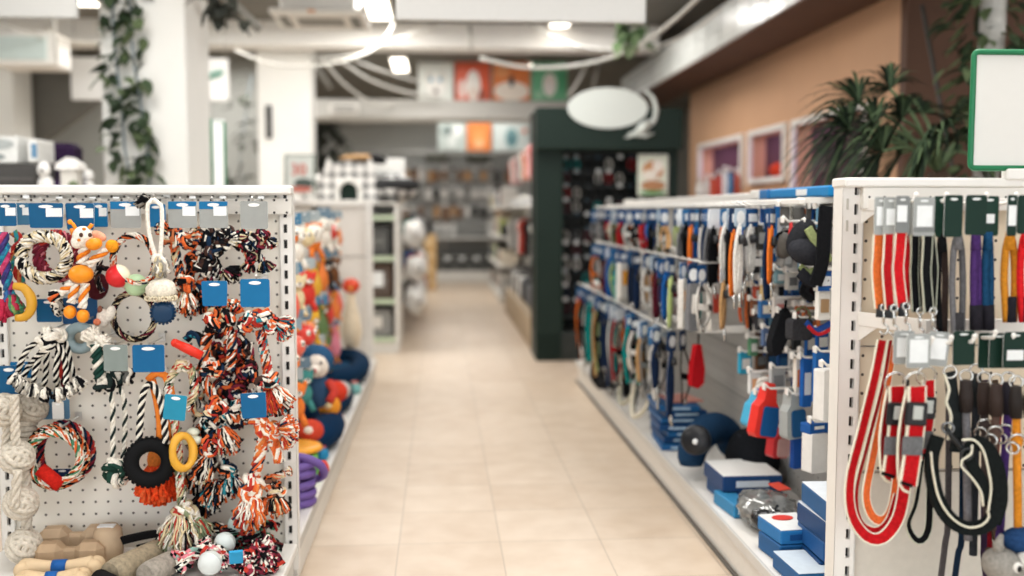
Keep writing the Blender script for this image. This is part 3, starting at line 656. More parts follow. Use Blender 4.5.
b = MB(); b.knot(at(105, 382, 3.14), .036, [F('#23302e'), WHt, [BLk, WHt]]); b.knot(at(116, 376, 3.16), .032, [F('#23302e'), WHt, [BLk, WHt]]); b.knot(at(127, 376, 3.17), .028, [F('#6a6a66'), WHt, BLk]); b.build('dark_knot', t)
hcard(t, 103, 345, 128, 371, 3.1, LGREY)
# --- white looped rope with dusty ball
t = toy('rope_ball', 'long white looped rope ending in a dusty white tassel ball', 'rope toy', 150, 200, 3.1); b = MB()
for a in ([(153, 199), (148, 204), (148, 225), (152, 245), (158, 262)], [(153, 199), (161, 205), (162, 225), (161, 245), (160, 262)]): b.tube(Lp(a, 3.08), .0065, pl, 8, step=.02)
b.build('rope_loop', t)
b = MB(); b.tassel(at(160, 258, 3.08), (0, 0, -1), .06, .03, [pl, CRm, GRy], 50, .004); b.knot(at(160, 262, 3.08), .026, [pl, CRm, GRy]); b.build('collar_fringe', t)
b = MB(); b.ell(at(161, 290, 3.08), (.045, .044, .036), F('#e4dccb'), 18, 12, f=lambda d: 1 + .07 * math.sin(9 * d.x + 3) * math.sin(11 * d.z) ); 
for i in range(26): b.ring(at(161, 296, 3.08) + V((.042 * math.cos(i * 2 * PI / 26), .042 * math.sin(i * 2 * PI / 26), -.006)), .006, .003, F('#d9cdb2'), (math.sin(i), math.cos(i), 0), 8, 5)
b.build('ball', t)
b = MB(); b.tassel(at(150, 199, 3.14), (-1, 0, -.35), .05, .02, [BLk, GRy, BLk], 30, .003); b.knot(at(145, 198, 3.12), .016, [[BLk, GRy], BLk, BLk]); b.build('dark_fringe', t)
# --- bottle cap toy
t = toy('bottle_cap_toy', 'dark blue rubber bottle cap toy with ridged rim', 'dog toy', 163, 314, 3.12); b = MB(); c = at(163, 313, 3.12); q = rot(1.75, 0, .25)
pr = [(0.001, .01), (.025, .01), (.03, .007), (.034, -.002), (.036, -.012), (.024, -.012)]
b.lathe(pr, plastic('#163d60'), 30, c, q)
for i in range(20): b.ell(c + q @ V((.0352 * math.cos(i * PI / 10), .0352 * math.sin(i * PI / 10), -.005)), (.005, .005, .009), plastic('#163d60'), 6, 5, q)
b.build('cap', t)
b = MB(); b.rope(Lp([(152, 308), (160, 302), (172, 303), (177, 310)], 3.14), .008, [WHt, [BLk, WHt], WHt]); b.build('rope', t)
# --- tyre on rope, orange fuzz
t = toy('tyre_toy', 'black rubber tyre hung from a striped rope over red fuzz', 'dog toy', 150, 380, 3.12); tw = mat('#0d0e10', .75, var=.1, bump=.2, spec=.15); c = at(150, 462, 3.1); q = rot(PI / 2 - .12, 0, .28)
prof = [(.034, -.022), (.05, -.03), (.066, -.028), (.074, -.02), (.076, 0), (.074, .02), (.066, .028), (.05, .03), (.034, .022), (.031, 0), (.034, -.022)]
b = MB(); b.lathe(prof, tw, 36, c, q, cap=False)
for i in range(30):
    a = 2 * PI * i / 30; b.box(c + q @ V((.0755 * math.cos(a), .0755 * math.sin(a), 0)), (.006, .011, .044), tw, q @ rot(0, 0, a), .002)
b.build('tyre', t)
b = MB(); b.rope(Lp([(139, 440), (141, 412), (144, 392), (151, 384), (159, 396), (164, 418), (166, 444)], 3.1), .0115, [F('#1f2024'), WHt, F('#1f2024'), WHt], 4, .06); b.build('rope', t)
b = MB(); b.tassel(at(158, 466, 3.2), (0, 0, -1), .125, .075, [F('#f85a2c'), F('#f04a22'), F('#fb7040')], 200, .005, .1); b.build('fuzz_skirt', t)
hcard(t, 132, 345, 165, 372, 3.08, card_('#155f90'))
t = toy('rope_tug', 'orange dotted webbing loop hanging behind the black tyre', 'rope toy', 160, 385, 3.18); b = MB(); OD = mat('#ef8636', .8, var=.15, scale=300, spec=.1)
for a in ([(152, 380), (157, 400), (160, 420), (160, 442)], [(166, 376), (171, 392), (171, 415), (167, 440)]): b.tube(Lp(a, 3.125), .0125, OD, 8, step=.02)
b.tube(Lp([(148, 380), (157, 373), (168, 377)], 3.125), .011, OD, 8, step=.02); b.build('loop', t)
b = MB(); b.ell(at(155, 460, 3.2), (.025, .02, .04), F('#e8863c'), 12, 8); b.build('orange_bumper', t)
# --- yellow ring on the red tug
t = toy('rubber_ring', 'yellow rubber ring looped round a red braided tug', 'dog toy', 180, 452, 3.1); b = MB(); b.tube([at(183 + 10.5 * math.cos(a * PI / 9), 452 + 16.5 * math.sin(a * PI / 9), 3.09 + .02 * math.cos(a * PI / 9)) for a in range(18)], .0125, plastic('#e0a83c'), 10, closed=True, sc=[1 + .13 * math.cos(a * PI / 3) for a in range(18)]); b.build('ring', t)
# --- the tugs
def tug(label, segs, knots, tassels, cols, r=.016, card=None, Y=3.18, extra=None, name='rope_tug', tn=60):
    t = toy(name, label, 'rope toy', segs[0][0][0], segs[0][0][1], Y)
    for s in segs:
        b = MB(); b.rope(Lp(s, Y), r, cols, max(4, len(cols)), r * 6, mottle=1); b.build('braid', t)
    for k in knots:
        b = MB(); p = at(k[0], k[1], k[3] if len(k) > 3 else Y - .02); rad = k[2] * 3.2 / 1000
        b.knot(p, rad, cols, rr=.45); b.ell(p, (rad * .55,) * 3, flat(cols)[0], 8, 6); b.build('knot', t)
    for q in tassels:
        b = MB(); b.tassel(at(q[0], q[1], q[6] if len(q) > 6 else Y - .02), (q[2], -.15, q[3]), q[4] * .0035, q[5] * .0036, flat(cols), int(tn * 1.5), .0026); b.build('tassel', t)
    for cc in (card or []): hcard(t, *cc)
    return t
ORB = [[ORn, CRm, F('#b86a44'), BLk], [NVy, WHt, ORn], [ORn, BLk, WHt, DKb], [WHt, NVy], [ORn, CRm]]
tug('orange and navy rope tug, topmost beside the white looped rope', [[(172, 235), (176, 255), (180, 275), (184, 300)], [(165, 228), (172, 236), (182, 240)]], [(172, 236, 11), (188, 240, 10), (184, 284, 10)], [(186, 292, .1, -1, 20, 9), (168, 232, -.6, .5, 12, 7), (190, 236, .7, .3, 12, 8)], ORB, card=[(168, 201, 197, 228, 3.12, GREYC, True, 0, 0, BLUE)])
tug('dark mixed-colour rope tug with white knots under the second grey card', [[(208, 232), (206, 252), (210, 270), (214, 288)], [(200, 236), (215, 262), (222, 280)]], [(205, 236, 12), (214, 250, 10), (205, 265, 11), (222, 243, 9), (226, 233, 8)], [(214, 284, .1, -1, 16, 10), (230, 240, .8, 0, 12, 9), (226, 270, .8, -.5, 14, 10)], DARKM, card=[(199, 201, 228, 228, 3.12, GREYC, True, 0, 0, BLUE)], Y=3.2)
tug('dark and orange rope tug with frayed end behind the dark one', [[(196, 250), (190, 275), (194, 300)], [(206, 270), (200, 290), (205, 305)]], [(195, 262, 10), (200, 288, 10)], [(190, 296, -.1, -1, 20, 10), (206, 300, .3, -1, 14, 9)], [[ORn, BLk], [BLk, WHt, ORn], [NVy, ORn, BLk]], Y=3.24)
tug('small dark rope tug with red flecks under the plain grey card', [[(248, 232), (252, 248), (256, 262)], [(262, 232), (258, 250), (262, 262)]], [(247, 246, 8), (258, 240, 9), (262, 234, 7), (250, 258, 7)], [(250, 262, -.4, -1, 10, 7), (264, 262, .4, -1, 10, 8), (268, 240, .5, -.4, 9, 6), (247, 236, -.7, .2, 8, 6)], [[BLk, MRn, BLk], [CRm, BLk, RDd], [BLk, NVy, WHt], [BLk]], r=.012, card=[(240, 201, 268, 229, 3.12, GREYC)], Y=3.2, tn=40)
tug('orange, white and red rope tug below the first blue card', [[(217, 318), (208, 335), (204, 360), (205, 380), (215, 400), (216, 425)], [(226, 320), (232, 345), (230, 370)]], [(214, 322, 12), (228, 316, 11), (212, 368, 11), (216, 408, 11), (211, 446, 11)], [(232, 312, .4, .7, 12, 9), (208, 456, -.4, -1, 26, 11), (222, 428, .5, -1, 26, 12)], MULTI, r=.017, card=[(201, 281, 228, 306, 3.1, card_('#15679a'), False, .08)], Y=3.15)
tug('bright rope tug with teal and white knots, fraying towards the upright', [[(250, 320), (262, 325), (272, 322)], [(260, 330), (264, 350), (268, 372), (270, 388)]], [(248, 322, 10), (262, 318, 11), (272, 324, 10), (268, 382, 12)], [(277, 322, 1, -.3, 16, 9), (272, 388, .5, -1, 26, 15), (282, 330, .6, -1, 10, 8)], BRIGHT, r=.017, card=[(240, 279, 270, 307, 3.1, BLUE)], Y=3.14, tn=70)
tug('dark tangled rope tug hanging between the two bright ones', [[(236, 330), (240, 350), (236, 375), (238, 400)], [(226, 330), (222, 360), (226, 390)], [(248, 342), (250, 362), (244, 385)]], [(238, 346, 12), (228, 356, 11), (248, 372, 11), (236, 395, 12), (222, 385, 10)], [(236, 405, 0, -1, 22, 12), (226, 395, -.2, -1, 20, 10), (250, 390, .3, -1, 16, 10)], [[BLk, MRn, ORn], [BLk, NVy, WHt], [F('#4a2c2c'), BLk, RDd]], Y=3.24)
tug('striped red and cream rope tug with the blue-green tag and long fringe', [[(182, 362), (172, 376), (168, 395), (174, 420), (178, 450), (180, 480), (182, 505)], [(182, 362), (192, 372), (194, 392), (186, 410)]], [(182, 366, 8), (186, 512, 13, 3.12)], [(184, 514, 0, -1, 42, 17, 3.1), (192, 516, .4, -1, 30, 13, 3.14), (178, 514, -.3, -1, 34, 12, 3.12)], [[RDd, CRm], [CRm, WHt], [F('#8f9a78'), RDd, WHt], [WHt, BLk], [F('#7d8a6a'), CRm]], r=.0145, card=[(165, 395, 188, 420, 3.06, CYAN, False, 0, .12)], Y=3.12, tn=90)
tug('grey-brown frayed rope tug behind the yellow ring', [[(196, 365), (200, 390), (198, 420), (196, 450)]], [(199, 408, 11), (195, 440, 10)], [(196, 450, 0, -1, 40, 14), (204, 420, .3, -1, 26, 10)], [[GRy, BLk], [CRm, BLk, ORn], [BLk, WHt]], Y=3.22)
tug('multicolour rope tug with long loose fringe in the middle of the board', [[(222, 400), (230, 425), (222, 450), (226, 470)], [(234, 400), (240, 420)]], [(232, 416, 12), (220, 434, 11), (228, 470, 11), (210, 425, 10)], [(216, 480, -.2, -1, 26, 12), (230, 476, .2, -1, 20, 13), (242, 408, .6, -.4, 14, 9)], [[BLk, WHt, NVy], [WHt, ORn, BLk], [TEl, BLk, WHt]], Y=3.18, tn=80)
tug('orange and white rope tug knotted at both ends below the lower blue card', [[(263, 425), (262, 445), (256, 470), (252, 490)], [(268, 430), (276, 448), (280, 462)]], [(262, 424, 13), (252, 488, 14), (272, 430, 10)], [(252, 494, -.1, -1, 34, 15), (280, 428, 1, .2, 16, 11), (284, 436, .7, -.7, 12, 9)], [[ORn, WHt, F('#e88a4c')], [NVy, ORn, WHt], [ORn, RDd, WHt]], r=.02, card=[(240, 393, 266, 418, 3.06, card_('#155d8c'), False, .04, -.05)], Y=3.13, tn=110)
tug('orange and cream rope tug with brown frayed puff near the upright', [[(262, 482), (272, 478), (284, 473)], [(270, 486), (276, 495)]], [(270, 484, 10), (276, 492, 9)], [(274, 496, .2, -1, 20, 13), (266, 498, -.2, -1, 16, 10), (286, 472, 1, .3, 6, 4)], [[ORn, CRm, WHt], [BLk, F('#7a5540'), ORn], [F('#6b4a3c'), BLk, WHt]], r=.014, Y=3.17)
t = toy('rubber_stick', 'shiny red rubber stick lying across the upper ropes', 'dog toy', 188, 349, 3.1); b = MB(); b.tube(Lp([(175, 343), (188, 349), (202, 356)], 3.09), .0155, plastic('#d8301f'), 12, sc=[.8, 1, .9]); b.ell(at(175, 343, 3.09), (.013,) * 3, plastic('#d8301f'), 10, 7); b.build('stick', t)
MB().rope(Lp([(186, 340), (192, 334), (200, 338), (204, 350)], 3.16), .013, [[NVy, BLk], [NVy, TEl], BLk]).build('rope', t)
t = toy('chew_bone', 'pale green-white rubber bone end poking out beside the yellow ring', 'dog toy', 195, 438, 3.14); b = MB(); mm = mat('#d9dcc8', .6)
b.ell(at(193, 432, 3.13), (.02, .018, .014), mm); b.ell(at(196, 440, 3.13), (.02, .018, .014), mm); b.tube(Lp([(184, 441), (195, 436)], 3.13), .014, mm, 10); b.build('bone', t)
# loose carded toys along the top hooks
t = toy('packaged_toy', 'blue carded toy at the outer end of the top hooks', 'dog toy', 8, 203, 3.2); hcard(t, -6, 203, 17, 226, 3.17, DBLUE, True)
t = toy('packaged_toy', 'blue-grey carded toy between the edge and the black and white ring', 'dog toy', 22, 203, 3.24); hcard(t, 15, 203, 30, 225, 3.22, card_('#41708f'), True)
t = toy('packaged_toy', 'blue carded toy behind the giraffe card', 'dog toy', 104, 203, 3.24); hcard(t, 90, 203, 108, 227, 3.24, BLUE, True)
t = toy('packaged_toy', 'grey and blue carded toy above the braided ring', 'dog toy', 125, 202, 3.2); hcard(t, 110, 201, 141, 228, 3.18, GREYC, True, 0, 0, BLUE)
t = toy('packaged_toy', 'blue carded toy behind the white rope loop', 'dog toy', 156, 204, 3.24); hcard(t, 146, 204, 166, 227, 3.22, BLUE)
for u, v in ((5, 200), (40, 202), (75, 202), (100, 202), (128, 201), (153, 198), (180, 201), (212, 201), (252, 201), (214, 281), (256, 279), (50, 330), (80, 322), (98, 340), (148, 345), (182, 358), (252, 393), (60, 428), (150, 381), (115, 345), (20, 393), (48, 300)):
    peg(u, v, rack, L=.16)
# --- heavy white knot chain at the outer edge
nat = F('#d3cabb')
t = toy('knot_chain', 'heavy natural white rope with big fist knots at the outer edge', 'rope toy', 15, 395, 3.1)
for u, v, rr, ya in ((4, 410, .05, 3.14), (17, 457, .05, 3.1), (21, 503, .05, 3.1), (24, 546, .052, 3.12)):
    b = MB(); b.fist(at(u, v, ya), rr, nat); b.build('fist_knot', t)
b = MB(); b.rope(Lp([(14, 395), (15, 420), (16, 445)], 3.08), .014, [nat]); b.rope(Lp([(18, 470), (16, 490), (14, 508)], 3.05), .014, [nat]); b.rope(Lp([(26, 470), (26, 500), (27, 535)], 3.14), .016, [nat]); b.rope(Lp([(8, 420), (6, 445), (8, 470)], 3.15), .014, [nat]); b.build('rope', t)
t = toy('knot_chain', 'natural rope with coiled collars behind the heavy knot chain', 'rope toy', 28, 395, 3.22); nat2 = F('#b9b0a2')
b = MB(); b.fist(at(33, 408, 3.2), .045, nat2); b.build('fist_knot', t)
b = MB()
for k in range(7): b.ring(at(26, 418 + k * 5.5, 3.2), .026, .009, nat2, (0, .2, 1), 16, 7)
b.rope(Lp([(20, 395), (22, 430), (24, 470), (24, 520)], 3.22), .015, [nat2]); b.build('coiled_collar', t)
# --- bones and rolls on the base shelf
ZB = .151
wood = mat('#c2a88a', .75, var=.12, scale=18); wood2 = mat('#b99d7d', .75, var=.15, scale=18); pale = mat('#d9bf9a', .7, var=.12, scale=12); bandb = card_('#1f5aa0')
def bone(label, pa, pb, r, m, band=None, square=False):
    pa, pb = V(pa), V(pb); t = thing('chew_bone', label, 'dog chew', (pa + pb) / 2 - V((0, 0, r))); d = pb - pa; b = MB()
    if square:
        q = rot(0, 0, math.atan2(d.y, d.x))
        b.box((pa + pb) / 2, (d.length, r * .9, r * 1.1), m, q, r * .2)
        for e, s in ((pa, 1), (pb, -1)): b.box(e + d.normalized() * (s * r * .6), (r * 2.2, r * 1.9, r * 2), m, q, r * .5)
    else:
        n = 16; P = [pa + d * (i / n) for i in range(n + 1)]
        b.tube(P, r, m, 14, sc=[(.55 + .45 * abs(2 * i / n - 1) ** 1.5) * (.55 if i in (0, n) else 1) for i in range(n + 1)])
        for e in (pa, pb):
            s = d.cross(V((0, 0, 1))).normalized() * (r * .45)
            b.ell(e + s, (r * .75,) * 3, m, 12, 8); b.ell(e - s, (r * .75,) * 3, m, 12, 8)
    b.build('bone', t)
    if band:
        c = (pa + pb) / 2; MB().tube([c - d * .1, c + d * .1], r * .68, band, 14).build('paper_band', t)
bone('brown wooden dumbbell chew at the back of the base shelf', (at(46, 540, 3.24).x, 3.24, ZB + .045), (at(106, 540, 3.24).x, 3.25, ZB + .045), .045, wood, square=True)
bone('brown wooden dumbbell chew lying in front of the rear one', (at(42, 550, 3.12).x, 3.12, ZB + .04), (at(98, 550, 3.12).x, 3.13, ZB + .04), .04, wood2, square=True)
bone('pale rawhide bone with a blue paper band nearest the dumbbells', (at(24, 560, 3.02).x, 3.02, ZB + .034), (at(94, 560, 3.02).x, 3.03, ZB + .034), .034, pale, bandb)
bone('pale rawhide bone with a blue band at the front corner', (at(22, 570, 2.93).x, 2.93, ZB + .032), (at(80, 570, 2.93).x, 2.94, ZB + .032), .032, mat('#d2b791', .7, var=.12), bandb)
t = thing('chew_roll', 'brown leather chew dumbbell cap with white label at the back corner', 'dog chew', (-1.05, 3.17, ZB)); b = MB(); b.lathe([(.001, .115), (.03, .115), (.042, .1), (.046, .05), (.042, .001), (.001, .0)], wood, 18, (-1.05, 3.17, ZB)); b.build('cap', t); MB().box((-1.05, 3.16, ZB + .116), (.05, .03, .004), stick).build('label_sticker', t)
hemp = mat('#9b8d75', .9, var=.3, scale=80, bump=.5)
def roll(label, pa, pb, r, m):
    pa, pb = V(pa), V(pb); t = thing('training_roll', label, 'dog toy', (pa + pb) / 2 - V((0, 0, r))); b = MB(); n = 8
    b.tube([pa.lerp(pb, i / n) for i in range(n + 1)], r, m, 16, sc=[.86] + [1] * (n - 1) + [.86]); b.build('roll', t)
    d = (pb - pa).normalized(); s = V((-d.y, d.x, 0)); b = MB()
    b.strap([pb - d * .03 + V((0, 0, r)), pb + V((0, 0, r * 1.1)) + s * .03, pb + s * .1 + V((0, -.02, r * .8)), pb + s * .17 + V((0, -.06, r * .5))], .03, .006, F('#1d1c1d'), tilt=1.1); b.build('strap_handle', t)
roll('hemp training roll with a black strap handle on the base shelf', (-.97, 2.93, ZB + .042), (-.87, 3.15, ZB + .042), .04, hemp)
roll('greyer hemp training roll beside the rope pile', (-.87, 2.93, ZB + .037), (-.79, 3.1, ZB + .037), .036, mat('#9a9287', .9, var=.3, scale=80, bump=.5))
t = thing('training_roll', 'dark ended roll at the front of the base shelf', 'dog toy', (-.97, 2.88, ZB)); MB().tube([(-1.0, 2.93, ZB + .03), (-.93, 2.86, ZB + .03)], .028, F('#1f1e1f'), 14).build('roll', t)
# --- rope pile on the shelf
def pile(label, cx, cy, w, d, h, cols, n, seed, grp=None):
    R.seed(seed); t = thing('rope_tug', label, 'rope toy', (cx, cy, ZB)); b = MB()
    for i in range(n):
        a = R.uniform(0, PI); P = []
        x, y = cx + R.uniform(-.3, .3) * w, cy + R.uniform(-.3, .3) * d; z = ZB + .02 + h * .7 * i / n
        for k in range(5):
            f = (k - 2) / 2; P.append(V((x + math.cos(a) * f * w * .45, y + math.sin(a) * f * d * .45, z + .015 * math.sin(k * 2 + i) - .3 * h * abs(f) * i / n)))
        for q in P: q.z = max(q.z, ZB + .018)
        b.rope(P, .015, cols, 3, .09, mottle=1)
    b.build('braid', t)
    b = MB()
    for i in range(2 + n // 2): b.knot((cx + R.uniform(-.4, .4) * w, cy + R.uniform(-.35, .35) * d, ZB + .035 + h * .55 * R.random()), .03, cols)
    b.build('knot', t)
    for i in range(3): b = MB(); b.tassel((cx + R.uniform(-.4, .4) * w, cy - .3 * d * R.random(), ZB + h * .6), (R.uniform(-1, 1), -.5, -.1), .07, .03, flat(cols), 50, .003); b.build('tassel', t)
pile('pile of pink and black braided tug rope in front of the board', -.76, 3.06, .2, .16, .1, [[PNk, WHt, RDd], [BLk, WHt], [F('#8fb0a4'), BLk, PNk]], 7, 5)
pile('dark green and red tug rope heaped near the upright', -.61, 3.18, .15, .14, .15, [[BLk, MRn, GNs], [F('#5f2a2a'), BLk], [BLk, F('#8fb0a4'), RDd]], 8, 6)
pile('dark red and grey tug rope at the front of the heap', -.57, 3.03, .13, .14, .09, [[BLk, PNk, WHt], [MRn, BLk], [WHt, RDd, BLk]], 6, 8)
pile('dark frayed tug rope behind the pink one', -.74, 3.2, .2, .12, .13, [[BLk, WHt], [F('#2d2a2c'), ORn], [BLk, GRy]], 6, 9)
for label, c, r, m in (('frosted pale ball on top of the rope heap', (-.665, 3.06, ZB + .085), .033, '#cdd6d3'), ('white rubber ball at the front of the rope heap', (-.69, 2.97, ZB + .055), .036, '#d3d8d6'), ('greenish white ball behind the other two on the heap', (-.645, 3.15, ZB + .115), .03, '#b9c9c4')):
    b = MB(); b.ell(c, (r, r, r), plastic(m), 18, 12); b.ring(c, r * 1.001, .0012, plastic('#c3c9c7'), (.3, 1, .2), 24, 5); single(b, 'rubber_ball', label, 'dog toy', V(c) - V((0, 0, r)))
b = MB(); b.box((-.605, 2.93, ZB + .085), (.04, .01, .05), card_('#2f97c8'), rot(.5, 0, .2), .002); b.prism(ellipse(.02, .012), .001, stick, o=(-.605, 2.922, ZB + .09), q=rot(.5, 0, .2)); single(b, 'price_tag', 'small bright blue tag lying on the front of the rope heap', 'tag', (-.605, 2.93, ZB + .06))

# ================================================================== toy gondola along the aisle behind it
tug('dark brown and black rope tangle behind the orange, white and red tug', [[(224, 300), (218, 330), (226, 360), (220, 395)], [(244, 318), (240, 345), (246, 380)]], [(222, 318, 12), (220, 350, 11), (244, 350, 10), (224, 384, 11)], [(220, 400, -.2, -1, 20, 11), (240, 392, .2, -1, 16, 10)], [[BLk, DKb, ORn], [BLk, MRn, WHt], [DKb, BLk, NVy]], Y=3.255)
tug('dark frayed rope tug hanging low behind the multicolour one', [[(208, 440), (212, 465), (206, 490)]], [(210, 462, 12), (206, 486, 10)], [(206, 492, -.1, -1, 24, 13), (216, 480, .4, -1, 16, 10)], [[BLk, DKb, WHt], [BLk, NVy, ORn], [DKb, BLk]], Y=3.25)
g = thing('shelf_rack', 'long white aisle rack of plush and rubber toys behind the rope display', 'display rack', (-.75, 5.45, 0))
Y0, Y1 = 3.36, 7.5
MB().box((-.955, (Y0 + Y1) / 2, .72), (.02, Y1 - Y0, 1.2), hole_mat('#dcd8d0', .04, .005, ax=(1, 2))).build('pegboard_panel', g)
b = MB(); b.box((-.715, (Y0 + Y1) / 2, .14), (.47, Y1 - Y0, .025), st, bev=.004); b.build('base_shelf', g)
b = MB(); b.box((-.715, (Y0 + Y1) / 2, .064), (.455, Y1 - Y0, .125), mat('#dedad2', .45, var=.04), bev=.003); b.box((-.483, (Y0 + Y1) / 2, .128), (.008, Y1 - Y0, .035), mat('#bcb9b3', .4, var=.03)); b.build('plinth', g)
b = MB(); b.box((-.955, (Y0 + Y1) / 2, 1.315), (.07, Y1 - Y0, .04), st, bev=.004); b.build('top_rail', g)
b = MB(); b.box((-.68, 7.52, .74), (.25, .02, 1.16), mat('#e6e1da', .5, var=.03)); b.build('end_panel', g)
b = MB(); uprights(b, -.55, -.5, 7.46, 0.02, 1.335, st, sw=.008, sh=.012); b.box((-.77, 7.5, 1.315), (.5, .06, .05), st, bev=.005); b.box((-.68, 7.505, .92), (.25, .006, .012), mat('#b8b4ad', .5)); b.build('slotted_upright', g)
def gpeg(y, z, L=.3): 
    b = MB(); b.tube([(-.945, y, z), (-.945 + L * .9, y, z), (-.945 + L, y, z + .015)], .004, wire, 6); b.build('peg_hook', g)
R.seed(21)
gp = {'upper': 1.20, 'middle': .98, 'lower': .76, 'bottom': .56}
Lx = F; 
def latex(kind, c, m, label, name, cardcol, cat='dog toy'):
    c = V(c); t = thing(name, label, cat, c); fz = rot(0, 0, R.uniform(.3, 1.0))
    b = MB().tr(c + V((0, 0, -.055)), fz)
    dk = plastic('#2a2320'); wh = plastic('#efe9df')
    if kind == 'ball':
        b.ell((0, 0, 0), (.045, .045, .045), m, 14, 10, f=lambda d: 1 + .08 * (abs(math.sin(6 * d.z)) ** 3)); bo = b.build('ball', t)
        b = MB().tr(c + V((0, 0, -.055)), fz); b.ell((-.018, -.038, .014), (.012, .01, .014), wh, 8, 6); b.ell((.018, -.038, .014), (.012, .01, .014), wh, 8, 6); b.ell((-.018, -.047, .013), (.005,) * 3, dk, 6, 5); b.ell((.018, -.047, .013), (.005,) * 3, dk, 6, 5); b.build('eye', bo)
    elif kind == 'plush':
        b.ell((0, 0, -.05), (.04, .034, .05), m, 14, 10); b.build('body', t)
        b = MB().tr(c + V((0, 0, -.055)), fz); b.ell((0, -.006, .022), (.04, .036, .036), m, 14, 10); b.ell((0, -.034, .012), (.018, .015, .014), wh, 10, 7); b.ell((0, -.046, .018), (.006,) * 3, dk, 6, 5); ho = b.build('head', t)
        b = MB().tr(c + V((0, 0, -.055)), fz); b.ell((-.038, 0, .03), (.012, .01, .03), m, 8, 6, rot(0, -.3, 0)); b.build('ear', ho); b = MB().tr(c + V((0, 0, -.055)), fz); b.ell((.038, 0, .03), (.012, .01, .03), m, 8, 6, rot(0, .3, 0)); b.build('ear', ho)
        for s in (-1, 1):
            b = MB().tr(c + V((0, 0, -.055)), fz); b.tube([(s * .02, -.01, -.08), (s * .03, -.02, -.11), (s * .032, -.03, -.125)], .014, m, 8); b.build('leg', t)
    else:                                     # long rubber bird
        prof = [(.004, .07), (.016, .066), (.02, .05), (.013, .035), (.014, .01), (.03, -.03), (.036, -.07), (.026, -.11), (.01, -.125), (.002, -.128)]
        b.lathe(prof, m, 14); b.build('body', t)
        b = MB().tr(c + V((0, 0, -.055)), fz); b.ell((0, 0, .078), (.006, .018, .014), plastic('#c8322b'), 8, 6); b.tube([(0, -.018, .052), (0, -.034, .05), (0, -.044, .046)], .008, plastic('#e0a02a'), 7, sc=[1, .7, .2]); b.build('comb_and_beak', t)
        for s in (-1, 1):
            b = MB().tr(c + V((0, 0, -.055)), fz); b.tube([(s * .012, 0, -.11), (s * .016, 0, -.15), (s * .02, -.02, -.16)], .007, plastic('#e08a2a'), 6); b.build('leg', t)
    b = MB(); b.prism(rrect(.075, .05, .006), .002, cardcol, o=c + V((0, -.012, .06)), q=fz); b.prism(ellipse(.02, .008, 10, -.01), .001, stick, o=c + V((0, -.014, .06)), q=fz); b.build('header_card', t)
    MB().tube([c + V((0, -.01, .012)), c + V((0, 0, -.02))], .0025, wh, 5).build('loop', t)
names = {'ball': ('rubber_ball', 'rubber face ball'), 'plush': ('plush_toy', 'plush puppy'), 'bird': ('rubber_chicken', 'rubber chicken')}
cols = {'orange': '#e8803a', 'red': '#d8433a', 'yellow': '#e8b23c', 'white': '#ece6da', 'coral': '#e56a58', 'brown': '#7a5236', 'black': '#2b2a2b', 'green': '#5f7a4a', 'cream': '#e6d3a8', 'pink': '#e0879a', 'teal': '#4a8f8a'}
rows = {'upper': ['white ball', 'orange ball', 'white plush', 'cream ball', 'white ball', 'orange plush', 'white plush', 'red ball', 'white plush', 'orange bird'],
        'middle': ['red ball', 'coral bird', 'cream plush', 'red plush', 'orange bird', 'yellow bird', 'orange bird', 'black plush', 'brown plush'],
        'lower': ['orange ball', 'coral ball', 'red ball', 'orange ball', 'yellow plush', 'green bird', 'brown plush', 'red bird', 'orange bird', 'coral bird'],
        'bottom': ['red ball', 'orange plush', 'teal plush', 'red plush', 'green bird', 'green plush', 'coral bird', 'pink bird', 'coral bird']}
for rn, its in rows.items():
    for i, it in enumerate(its):
        cn, k = it.split(); y = 3.75 + i * (.3 if rn != 'bottom' else .34); x = -.585 - .028 * (y - 3.7) + R.uniform(-.025, .02)
        z = gp[rn] + R.uniform(-.015, .015)
        hexc = cols[cn]; m = F(hexc) if k == 'plush' else plastic(hexc)
        latex(k, (x, y, z), m, '%s %s, %s along the %s hooks of the toy rack' % (cn, names[k][1], nth(i), rn), names[k][0], card_(R.choice(['#6f8798', '#8fa0a8', '#4d7fa0', '#a9b3b5'])))
        if i % 1 == 0: gpeg(y, z + .012, x + .945 + .01)
# tall white rubber chicken with a red head at the rack end
c = V((-.63, 7.1, .70)); t = thing('rubber_chicken', 'tall white rubber chicken with a red head before the end panel', 'dog toy', c); b = MB(); b.lathe([(.01, 0), (.03, -.01), (.032, -.08), (.06, -.2), (.075, -.3), (.05, -.4), (.012, -.43)], mat('#ecdcc0', .6), 16, c); b.build('body', t)
b = MB(); b.ell(c + V((0, 0, .03)), (.065, .06, .055), plastic('#d84a2a'), 14, 9); b.build('head', t); b = MB(); b.tube([c + V((.0, -.04, .02)), c + V((.01, -.09, .01))], .018, plastic('#e8a83c'), 8, sc=[1, .2]); b.build('beak', t)
gpeg(7.1, .77, .32)
